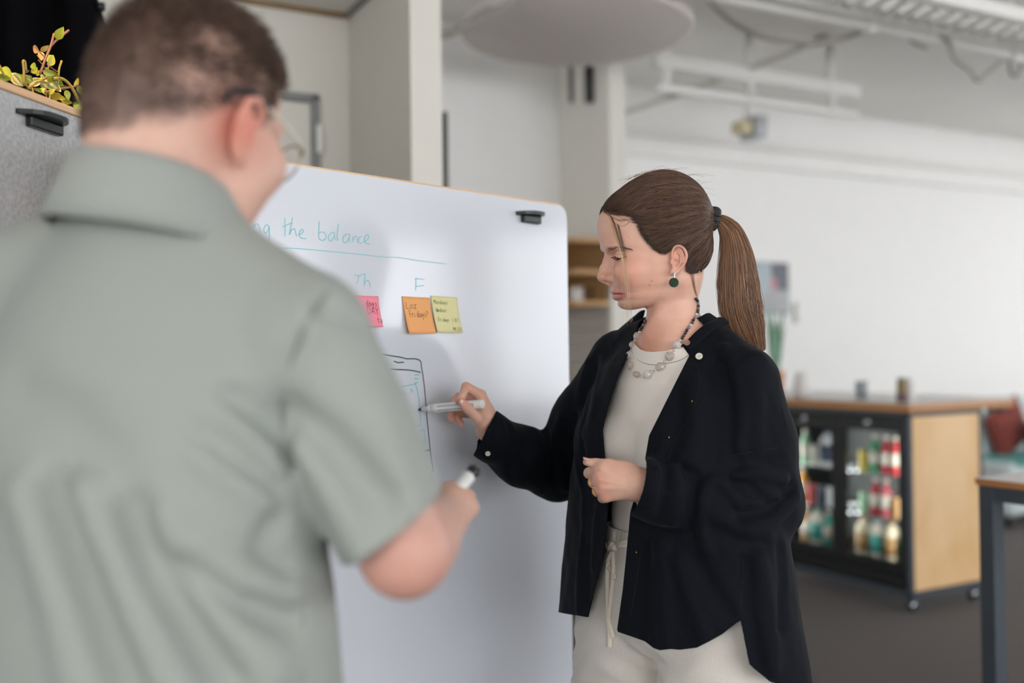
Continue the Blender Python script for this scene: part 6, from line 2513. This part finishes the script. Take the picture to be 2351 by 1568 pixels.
def marker(a, b, label, capped, group=None):
    """a: tip end, b: rear end"""
    x = (b - a)
    L = np.linalg.norm(x)
    x = x / L
    t = thing('whiteboard_marker', label, 'marker', a, 0, group)

    def seg(nm, l, m, par=t):
        pts = [a + x * s for s, r in l]
        v, q, tr_ = tube_vf(pts, [r for s, r in l], 20)
        return link(nm, np_mesh(nm, v, q, True, None, tr_), m, par)
    if capped:
        seg('barrel', [(0.0, 0.0088), (0.002, 0.0092), (L - 0.012, 0.0092), (L - 0.012, 0.0078)], M_mk)
        c_ = seg('end_plug', [(L - 0.012, 0.0080), (L - 0.009, 0.0088), (L - 0.002, 0.0088), (L, 0.0074)], mat('black_end_plug', (30, 20, 26), 0.4))
        for k in range(6):
            th = k * math.pi / 3
            e1 = np.cross(x, EZ)
            e1 /= np.linalg.norm(e1)
            e2 = np.cross(x, e1)
            o_ = a + x * (L - 0.002) + (e1 * math.cos(th) + e2 * math.sin(th)) * 0.0072
            v, q, tr_ = tube_vf([o_, o_ + x * 0.003], 0.0022, 6)
            link('plug_rib', np_mesh('plug_rib', v, q, False, None, tr_), bpy.data.materials['black_end_plug'], c_)
    else:
        seg('felt_tip', [(0.0, 0.0012), (0.004, 0.0026), (0.0085, 0.0030)], M_tip)
        seg('teal_ring', [(0.008, 0.0042), (0.0112, 0.0050)], mat('teal_stain', (150, 208, 204), 0.4))
        seg('nose', [(0.011, 0.0050), (0.020, 0.0060), (0.0205, 0.0066), (0.026, 0.0072), (0.0262, 0.0082), (0.030, 0.0086)], M_mk)
        seg('barrel', [(0.030, 0.0086), (0.046, 0.0089), (L - 0.004, 0.0089), (L - 0.001, 0.0084), (L, 0.0070)], M_mk)
        # two faint bands of print along the barrel
        view = CAM - a
        view /= np.linalg.norm(view)
        e1 = view - (view @ x) * x
        e1 /= np.linalg.norm(e1)
        e2 = np.cross(x, e1)
        for off, s0, s1, w in ((0.55, 0.048, 0.105, 0.0032), (-0.35, 0.048, 0.112, 0.0040), (0.0, L - 0.026, L - 0.017, 0.0060)):
            V, Q = [], []
            for i in range(9):
                s = s0 + (s1 - s0) * i / 8
                for j in range(4):
                    th = off + (j / 3 - 0.5) * w / 0.0089
                    V.append(a + x * s + (e1 * math.cos(th) + e2 * math.sin(th)) * 0.00905)
            for i in range(8):
                for j in range(3):
                    Q.append((i * 4 + j, i * 4 + j + 1, i * 4 + j + 5, i * 4 + j + 4))
            link('print_band', np_mesh('print_band', V, Q), M_mkprint, t)
    return t


tip = on_board(960.5, 940.5) + bN * 0.0005
marker(tip, P(1110, 927.5, 1.888), 'white marker with teal tip held against the board by the woman', False)

# ================================================================== the man
Tm = Fr((-0.372, 1.035, 0), (0.35, 0.937, 0), (-0.937, 0.35, 0), (0, 0, 1))    # front, left, up
_a, _pt = math.radians(33), math.radians(16)
_hx = np.array([math.sin(_a) * math.cos(_pt), math.cos(_a) * math.cos(_pt), -math.sin(_pt)])
_hy = np.array([-math.cos(_a), math.sin(_a), 0])
_hz = np.cross(_hx, _hy)
HM = Fr(P(430, 276, 1.05), _hx, _hy, _hz)
ME = HM.M
eS = 1.0


def m_skull(p, off=0.0):
    d = ell(p, HM.w(-0.002, 0, 0.030), np.array([0.101, 0.080, 0.098]) + off, ME)
    return smin(d, ell(p, HM.w(-0.045, 0, -0.010), np.array([0.060, 0.068, 0.070]) + off, ME), 0.03)


def m_head(p):
    d = m_skull(p)
    d = smin(d, ell(p, HM.w(0.034, 0, -0.040), (0.066, 0.068, 0.085), ME), 0.03)
    d = smin(d, ell(p, HM.w(0.040, 0, -0.086), (0.048, 0.050, 0.036), ME), 0.025)
    d = smin(d, ell(p, HM.w(0.078, 0, 0.022), (0.020, 0.054, 0.014), ME), 0.015)
    for s in (1, -1):
        d = smax(d, -ell(p, HM.w(0.100, 0.034 * s, 0.000), (0.014, 0.018, 0.011), ME), 0.012)
        d = smin(d, ell(p, HM.w(0.084, 0.033 * s, -0.002), (0.012, 0.013, 0.012), ME), 0.003)
        d = smin(d, cap(p, HM.w(0.066, 0.046 * s, -0.030), HM.w(0.040, 0.037 * s, -0.080), 0.030, 0.024), 0.02)
    n = chain(p, [HM.w(0.096, 0, 0.006), HM.w(0.103, 0, -0.016), HM.w(0.110, 0, -0.034)], [0.007, 0.009, 0.0115])
    for s in (1, -1):
        n = smin(n, ell(p, HM.w(0.099, 0.013 * s, -0.038), (0.012, 0.007, 0.008), ME), 0.005)
    d = smin(d, n, 0.008)
    d = smin(d, ell(p, HM.w(0.095, 0, -0.066), (0.008, 0.025, 0.005), ME), 0.004)
    d = smin(d, ell(p, HM.w(0.093, 0, -0.077), (0.008, 0.022, 0.006), ME), 0.004)
    for s in (1, -1):
        E = lambda x, y, z: HM.w(x + 0.016, y * s, z)
        e = ell(p, E(-0.008, 0.083, -0.022), (0.015, 0.005, 0.030), ME)
        e = smin(e, chain(p, [E(0.008, 0.080, -0.012), E(0.008, 0.088, 0.006), E(-0.006, 0.094, 0.013), E(-0.021, 0.098, 0.004), E(-0.027, 0.099, -0.014), E(-0.020, 0.095, -0.032), E(-0.009, 0.088, -0.048), E(0.000, 0.083, -0.053)],
                          [0.003, 0.0038, 0.0042, 0.0045, 0.0045, 0.004, 0.005, 0.0055]), 0.004)
        e = smax(e, -ell(p, E(-0.004, 0.091, -0.020), (0.008, 0.006, 0.013), ME), 0.003)
        d = smin(d, e, 0.005)
    return d


NB = Tm.w(0.00, 0, 1.47)


def m_neck(p):
    d = chain(p, [HM.w(-0.028, 0, -0.055), Tm.w(0.005, 0, 1.56), NB], [0.056, 0.060, 0.072])
    return d


SRm, SLm = Tm.w(0.0, -0.180, 1.420), Tm.w(0.0, 0.180, 1.474)
ERm, WRm = P(930, 1268, 0.985), P(1018, 1192, 1.235)
ELm, WLm = Tm.w(0.02, 0.255, 1.14), Tm.w(0.26, 0.17, 1.12)
mz = [0.86, 0.98, 1.08, 1.18, 1.30, 1.38, 1.44, 1.49]
ma = [0.175, 0.178, 0.172, 0.176, 0.186, 0.180, 0.140, 0.080]
mb = [0.125, 0.128, 0.124, 0.120, 0.122, 0.112, 0.090, 0.070]


def m_torso(p):
    q = Tm.loc(p)
    d = loft(q[:, [1, 0, 2]], mz, ma, mb)
    for s, S in ((1, SLm), (-1, SRm)):
        d = smin(d, cap(p, Tm.w(0, 0.05 * s, 1.475), S, 0.045, 0.055), 0.03)
    return smin(d, m_neck(p), 0.03)


def m_arms(p):
    d = np.minimum(chain(p, [SRm, ERm], [0.054, 0.044]), chain(p, [SLm, ELm, WLm], [0.054, 0.042, 0.029]))
    f = chain(p, [ERm, ERm + (WRm - ERm) * 0.3, WRm], [0.0425, 0.0440, 0.0285])
    return smin(d, f, 0.012)


def m_hand(p):
    w = WRm
    k = [P(1030, 1128, 1.292), P(1054, 1134, 1.300), P(1071, 1148, 1.300), P(1079, 1170, 1.292)]
    d = chain(p, [w, P(1030, 1166, 1.265)], [0.0285, 0.030])
    for i, M_ in enumerate(k):
        d = smin(d, cap(p, w, M_, 0.022, 0.0125 - 0.0006 * i), 0.010)
    f = None
    for i, M_ in enumerate(k):
        away = np.array([-0.10, 0.95, -0.15])
        p1 = M_ + away * 0.036 + np.array([0.004, 0, 0.004])
        p2 = p1 + np.array([-0.020, 0.002, -0.014])
        p3 = p2 + np.array([-0.010, -0.018, -0.004])
        e = chain(p, [M_, p1, p2, p3], [0.0118 - 0.0006 * i, 0.0102, 0.0092, 0.0082], 0.003)
        f = e if f is None else np.minimum(f, e)
    d = smin(d, f, 0.005)
    th = chain(p, [P(1008, 1172, 1.262), P(1004, 1146, 1.285), P(1016, 1131, 1.315), P(1036, 1126, 1.33)], [0.016, 0.0125, 0.0110, 0.0088], 0.003)
    return smin(d, th, 0.008)


def m_lhand(p):
    d = smin(ell(p, WLm + Tm.M[0] * 0.07, (0.05, 0.028, 0.04), Tm.M), cap(p, WLm, WLm + Tm.M[0] * 0.04, 0.028, 0.03), 0.01)
    for i in range(4):
        a = WLm + Tm.M[0] * 0.105 + EZ * (0.03 - 0.02 * i)
        d = smin(d, chain(p, [a, a + Tm.M[0] * 0.035 - Tm.M[1] * 0.012, a + Tm.M[0] * 0.045 - Tm.M[1] * 0.04], [0.011, 0.010, 0.008]), 0.004)
    a = WLm + Tm.M[0] * 0.04 + EZ * 0.03
    return smin(d, chain(p, [a, a + Tm.M[0] * 0.04 + EZ * 0.02 - Tm.M[1] * 0.02, a + Tm.M[0] * 0.065 + EZ * 0.018 - Tm.M[1] * 0.04], [0.014, 0.012, 0.009]), 0.006)


HPm = [Tm.w(0, 0.095, 0.92), Tm.w(0, -0.095, 0.92)]
KNm = [Tm.w(0.02, 0.11, 0.50), Tm.w(0.02, -0.11, 0.50)]
ANm = [Tm.w(-0.02, 0.12, 0.09), Tm.w(-0.02, -0.12, 0.09)]


def m_legs(p):
    return np.minimum(chain(p, [HPm[0], KNm[0], ANm[0]], [0.092, 0.06, 0.04]), chain(p, [HPm[1], KNm[1], ANm[1]], [0.092, 0.06, 0.04]))


def m_top(p):
    return smin(smin(m_head(p), m_neck(p), 0.02), m_torso(p), 0.03)


def m_low(p):
    return smin(smin(m_torso(p), m_arms(p), 0.02), m_legs(p), 0.03)


def m_fore(p):
    return smin(m_hand(p), m_arms(p), 0.012)


ZM = 1.515
g1 = net(m_top, (-0.60, 0.80, ZM), (-0.10, 1.35, 1.90), 0.003)
bA = (np.array([-0.22, 0.86, 1.08]), np.array([0.06, 1.42, 1.36]))
g2 = drop(net(m_low, (-0.85, 0.72, 0.07), (0.05, 1.55, ZM + 0.002), 0.011), bA)
g3 = net(m_fore, bA[0], bA[1], 0.003)
mv, mq = fuse([g1, g2, g3])
mc = np.tile(np.array(lin((206, 166, 149))), (len(mv), 1))
qm = HM.loc(mv)
mc = tint(mc, gau(mv, HM.w(0.004, -0.09, -0.018), 0.036) * 0.75, (206, 108, 90))
mc = tint(mc, gau(mv, HM.w(0.004, 0.09, -0.018), 0.036) * 0.75, (206, 108, 90))
mc = tint(mc, gau(mv, HM.w(0.10, 0, -0.04), 0.05) * 0.4, (208, 136, 116))
mc = tint(mc, gau(mv, P(930, 1300, 0.97), 0.075) * 0.5, (180, 116, 106))
mc = tint(mc, gau(mv, P(1015, 1140, 1.28), 0.035) * 0.4, (222, 166, 120))


HLN = []
for a_, b_ in ((205, 338), (230, 322), (256, 300), (310, 290), (366, 283), (420, 272), (458, 262), (500, 250), (531, 240)):
    HLN.append(HM.loc(march(m_top, a_, b_, 0.6)[None])[0][[0, 2]])
HLN = sorted([tuple(x) for x in HLN] + [(0.030, 0.020), (0.036, 0.000), (0.044, 0.006), (0.050, 0.050), (0.078, 0.078), (0.098, 0.084)])
HLN = np.array(HLN)


def hair_w(q):
    """how much hair grows on a point of the man's head (local coordinates)"""
    u, v = q[:, 0], q[:, 2]
    line = np.interp(u, HLN[:, 0], HLN[:, 1])
    return np.clip((v - line + 0.006) / 0.026, 0, 1)


hw = hair_w(qm) * (mv[:, 2] > 1.50) * (np.linalg.norm(qm - np.array([0, 0, 0.02]), axis=1) < 0.135) * (m_skull(mv) < 0.007)
pat = np.clip(0.5 + 0.9 * vnoise(qm, 42, 21), 0, 1)
def _sp(a_, b_):
    return HM.loc(march(m_skull, a_, b_, 0.6)[None])[0]


bald = np.clip(gau(qm, _sp(470, 85), 0.016)[:, 0] + gau(qm, _sp(515, 90), 0.016)[:, 0] + 0.7 * gau(qm, _sp(425, 170), 0.014)[:, 0] + 0.7 * gau(qm, _sp(470, 190), 0.017)[:, 0] + 0.7 * gau(qm, _sp(530, 185), 0.022)[:, 0] + 0.6 * gau(qm, _sp(600, 190), 0.022)[:, 0], 0, 1)
hw2 = hw * (0.97 - 0.16 * pat) * (1 - 0.55 * bald)
mc = tint(mc, (hw2 * 0.92)[:, None], (76, 60, 52))
man = thing('person', 'man seen from behind in a sage green shirt holding a capped marker', 'person', Tm.w(0, 0, 0))
M_skin_m = mat('skin_man', (212, 166, 146), 0.5, attr='Col', noise=0.05, nscale=50, sss=0.1, bump=0.05, bscale=700, spec=0.35)
mbody = link('body', np_mesh('body', mv, mq, True, mc), M_skin_m, man)

# short hair
hsel = np.nonzero(hw > 0.05)[0]
prob = hw[hsel] * (1 - 0.72 * bald[hsel])
prob /= prob.sum()
NH = 19000
ids = rng.choice(hsel, NH, p=prob)
rp_ = mv[ids] + rng.normal(size=(NH, 3)) * 0.0012
_, gm = proj_sdf(m_skull, rp_, 0.0, 1)
qd = HM.loc(rp_)
Lh = np.interp(qd[:, 2], [-0.05, 0.0, 0.05, 0.09, 0.11], [0.0025, 0.0045, 0.009, 0.016, 0.019]) * (0.75 + 0.5 * rng.random(NH))
comb = ME[0] * 0.55 - ME[2] * 0.25
dirs = gm * 0.75 + comb[None] + rng.normal(size=(NH, 3)) * 0.22
dirs /= np.linalg.norm(dirs, axis=1)[:, None]
d2 = dirs + comb[None] * 0.5
d2 /= np.linalg.norm(d2, axis=1)[:, None]
st_ = np.stack([rp_ - gm * 0.001, rp_ + dirs * (Lh * 0.5)[:, None], rp_ + dirs * (Lh * 0.5)[:, None] + d2 * (Lh * 0.5)[:, None]], 1)
hairs('hair', st_, 0.00036, hair_mat('short_brown_hair', (48, 36, 30), (104, 80, 66), 0.5), man)

# glasses
M_wire = mat('champagne_wire', (176, 158, 132), 0.3, metal=0.8)
M_temple = mat('pale_acetate', (206, 204, 186), 0.3)
M_tiptemple = mat('dark_temple_tip', (28, 26, 34), 0.4)
M_lens = mat('lens_glass', (250, 252, 252), 0.02, alpha=0.12)
gl = tag(tube('glasses', [HM.w(0.116, -0.008, 0.010), HM.w(0.119, 0, 0.013), HM.w(0.116, 0.008, 0.010)], 0.0014, M_wire, man, 8, 4), 'thin wire-rimmed glasses with pale temples')
for s in (1, -1):
    c = HM.w(0.113, 0.034 * s, -0.003)
    nrm = np.array([math.cos(0.12), math.sin(0.12) * s, -0.06])
    nrm = nrm @ ME
    nrm /= np.linalg.norm(nrm)
    a1 = np.cross(ME[2], nrm)
    a1 /= np.linalg.norm(a1)
    a2 = np.cross(nrm, a1)
    pts = [c + a1 * 0.0255 * math.cos(t) + a2 * 0.0225 * math.sin(t) for t in np.linspace(0, 2 * math.pi, 41)]
    tube('lens_rim', pts, 0.0011, M_wire, gl, 8, 1, False)
    V = [c] + pts[:-1]
    o = link('lens', np_mesh('lens', V, None, True, None, [(0, i + 1, (i + 1) % 40 + 1) for i in range(40)]), M_lens, gl)
    hinge = HM.w(0.106, 0.066 * s, 0.008)
    tube('end_piece', [c + a1 * 0.0255 * (1 if (a1 @ ME[1]) * s > 0 else -1) + a2 * 0.006, hinge], 0.0016, M_wire, gl, 8, 1, False)
    tube('temple', [hinge, HM.w(0.066, 0.079 * s, 0.012), HM.w(0.028, 0.087 * s, 0.016)], 0.0021, M_temple, gl, 8, 5)
    tube('temple_tip', [HM.w(0.028, 0.087 * s, 0.016), HM.w(0.004, 0.0895 * s, 0.019), HM.w(-0.016, 0.087 * s, 0.010), HM.w(-0.022, 0.085 * s, -0.002)], 0.0032, M_tiptemple, gl, 8, 5)

# shirt
M_sage = mat('sage_cotton', (147, 152, 146), 0.85, noise=0.03, nscale=500, bump=0.12, bscale=900, sheen=0.12)
sz = [0.80, 0.95, 1.08, 1.20, 1.30, 1.38, 1.45, 1.52, 1.56]
sa = [0.220, 0.214, 0.200, 0.188, 0.190, 0.190, 0.160, 0.098, 0.078]
sb = [0.158, 0.152, 0.148, 0.144, 0.142, 0.132, 0.110, 0.085, 0.072]


def ms_base(p):
    q = Tm.loc(p)
    d = loft(q[:, [1, 0, 2]], sz, sa, sb, None, [0, 0, 0, -0.004, -0.008, -0.008, -0.004, 0.0, 0.004])
    sh = np.minimum(chain(p, [Tm.w(0, -0.055, 1.508), SRm], [0.050, 0.066]), chain(p, [Tm.w(0, 0.055, 1.520), SLm], [0.050, 0.066]))
    d = smin(d, sh, 0.035)
    hmR = SRm + (ERm - SRm) * 0.86
    sl_ = chain(p, [SRm, SRm + (ERm - SRm) * 0.45, hmR, SRm + (ERm - SRm) * 1.2], [0.064, 0.066, 0.060, 0.058])
    sr_ = chain(p, [SLm, SLm + (ELm - SLm) * 0.9], [0.066, 0.068])
    return smin(d, np.minimum(sl_, sr_), 0.012)


MF = []


def mfold(pts, w, amp):
    MF.append((np.array([march(ms_base, a, b, 0.6) for a, b in pts]), w, amp))


mfold([(118, 1120), (160, 1230), (210, 1350), (257, 1470), (300, 1566)], 0.0160, -0.0284)
mfold([(60, 1140), (100, 1260), (140, 1380), (190, 1566)], 0.0220, 0.0243)
mfold([(200, 1130), (270, 1290), (330, 1420), (390, 1566)], 0.0200, 0.0243)
mfold([(305, 1180), (361, 1315), (440, 1440), (527, 1566)], 0.0160, -0.0263)
mfold([(390, 1200), (440, 1320), (520, 1420), (620, 1540)], 0.0200, 0.0203)
mfold([(430, 1290), (527, 1375), (600, 1405), (666, 1420)], 0.0150, -0.0203)
mfold([(470, 1250), (560, 1330), (670, 1370)], 0.0160, 0.0142)
mfold([(534, 915), (590, 960), (640, 1005), (668, 1060)], 0.0090, -0.0203)
mfold([(540, 955), (600, 1005), (650, 1070)], 0.0120, 0.0121)
mfold([(458, 1000), (540, 1060), (630, 1120)], 0.0100, -0.0121)
mfold([(470, 1040), (560, 1110), (640, 1160)], 0.0140, 0.0101)
mfold([(500, 1290), (560, 1330), (620, 1330)], 0.0100, 0.0081)
mfold([(670, 960), (740, 1010), (810, 1080), (885, 1155)], 0.0180, -0.0223)
mfold([(690, 1010), (740, 1090), (790, 1180), (830, 1260)], 0.0140, 0.0203)
mfold([(735, 705), (785, 725), (830, 738)], 0.0100, -0.0101)
mfold([(700, 690), (690, 720), (720, 760)], 0.0100, 0.0061)
mfold([(870, 950), (900, 1060), (930, 1150)], 0.0200, 0.0121)
mfold([(640, 1170), (600, 1260), (640, 1300)], 0.0120, -0.0121)
mfold([(40, 900), (140, 960), (220, 1060)], 0.0300, -0.0121)


def ms_sdf(p):
    d = ms_base(p)
    for pts, w, amp in MF:
        c = pts.mean(0)
        R = np.linalg.norm(pts - c, axis=1).max() + 3 * w
        m_ = ((p - c) ** 2).sum(1) < R * R
        if m_.any():
            d[m_] -= amp * np.exp(-(segd(p[m_], pts) / w) ** 2)
    return d - 0.003 * vnoise(p, 17, 31)


sv_, sq_ = net(ms_sdf, (-0.88, 0.70, 0.84), (0.10, 1.45, 1.60), 0.007)
lq = Tm.loc(sv_)
ax_ = (ERm - SRm) / np.linalg.norm(ERm - SRm)
hmc = SRm + (ERm - SRm) * 0.90
hn = ax_ * 0.80 + np.array([0.40, 0.10, 0.0]) * 0.6 - EZ * 0.05
hn /= np.linalg.norm(hn)
s1_ = np.where(np.linalg.norm(sv_ - ERm, axis=1) < 0.20, (sv_ - P(885, 1215, 0.98)) @ hn, -0.05)
tors_ = loft(lq[:, [1, 0, 2]], sz, sa, sb, None, [0, 0, 0, -0.004, -0.008, -0.008, -0.004, 0.0, 0.004])
slv_ = cap(sv_, SRm, SRm + (ERm - SRm) * 1.2, 0.066, 0.066)
s1_ = np.where(slv_ < tors_ - 0.004, s1_, -0.05)
axl = (ELm - SLm) / np.linalg.norm(ELm - SLm)
s2_ = np.where(lq[:, 1] > 0.20, (sv_ - (SLm + (ELm - SLm) * 0.8)) @ axl, -0.05)
nkv = HM.w(-0.028, 0, -0.055) - NB
nkv /= np.linalg.norm(nkv)
rel = sv_ - (NB + nkv * 0.0)
s3_ = np.where(lq[:, 2] > 1.46, 0.062 - np.linalg.norm(rel - (rel @ nkv)[:, None] * nkv, axis=1), -0.05)
s4_ = 0.86 - lq[:, 2]
sv2, st2 = clip_mesh(sv_, sq_, np.maximum.reduce([s1_, s2_, s3_, s4_]))
mshirt = solidify(link('shirt', np_mesh('shirt', sv2, None, True, None, st2), M_sage, man), 0.0025, -1)

# collar: inner stand and folded leaf around the neck, open at the throat
ca = NB + nkv * 0.091
e1 = Tm.M[0] - (Tm.M[0] @ nkv) * nkv
e1 /= np.linalg.norm(e1)
e2 = np.cross(nkv, e1)
V, Q = [], []
na = 72
prof_c = [(0.070, 0.0), (0.067, 0.025), (0.0665, 0.045), (0.070, 0.051), (0.076, 0.046), (0.085, 0.028), (0.095, 0.008), (0.104, -0.014)]
for i in range(na + 1):
    th = math.radians(28) + (2 * math.pi - math.radians(56)) * i / na
    back = 0.5 - 0.5 * math.cos(th)
    for r_, h_ in prof_c:
        hh_ = h_ - 0.050 * (1 - back) ** 1.2 - (0.012 * (1 - back) if h_ < 0.02 else 0)
        V.append(ca + (e1 * math.cos(th) * 1.03 + e2 * math.sin(th)) * (r_ + 0.001) + nkv * hh_)
m_ = len(prof_c)
for i in range(na):
    for j in range(m_ - 1):
        Q.append((i * m_ + j, (i + 1) * m_ + j, (i + 1) * m_ + j + 1, i * m_ + j + 1))
solidify(link('collar', np_mesh('collar', V, Q), M_sage, mshirt), 0.002, 0)
M_seam = mat('sage_seam', (128, 134, 128), 0.9)
for pts in ([(752, 668), (700, 750), (668, 830), (648, 910), (650, 990)], [(700, 1330), (697, 1420), (694, 1560)]):
    tube('seam', [march(ms_sdf, a, b, 0.6) for a, b in pts], 0.0013, M_seam, mshirt, 6, 6)

# trousers and shoes (below the frame)
M_chino = mat('dark_chinos', (62, 64, 72), 0.85)


def mt_sdf(p):
    q = Tm.loc(p)
    d = loft(q[:, [1, 0, 2]], [0.84, 0.92, 1.0], [0.185, 0.188, 0.180], [0.132, 0.134, 0.13])
    lg = np.minimum(chain(p, [HPm[0], KNm[0], ANm[0]], [0.102, 0.078, 0.066]), chain(p, [HPm[1], KNm[1], ANm[1]], [0.102, 0.078, 0.066]))
    return smin(d, lg, 0.03)


v_, q_ = net(mt_sdf, (-0.75, 0.75, 0.05), (0.0, 1.35, 1.02), 0.011)
link('trousers', np_mesh('trousers', v_, q_), M_chino, man)
for A in ANm:
    def shoe(p, A=A):
        c = np.array([A[0], A[1], 0.05])
        return smin(ell(p, c + Tm.M[0] * 0.08, (0.13, 0.05, 0.05), Tm.M), cap(p, c, c + EZ * 0.05, 0.048, 0.046), 0.03)
    v_, q_ = net(shoe, (A[0] - 0.25, A[1] - 0.25, 0.0), (A[0] + 0.25, A[1] + 0.25, 0.2), 0.011)
    link('shoe', np_mesh('shoe', v_, q_), M_chino, man)

marker(P(988, 1196, 1.262), P(1090, 1077.5, 1.318), 'white marker with black end plug gripped in the fist of the man', True)
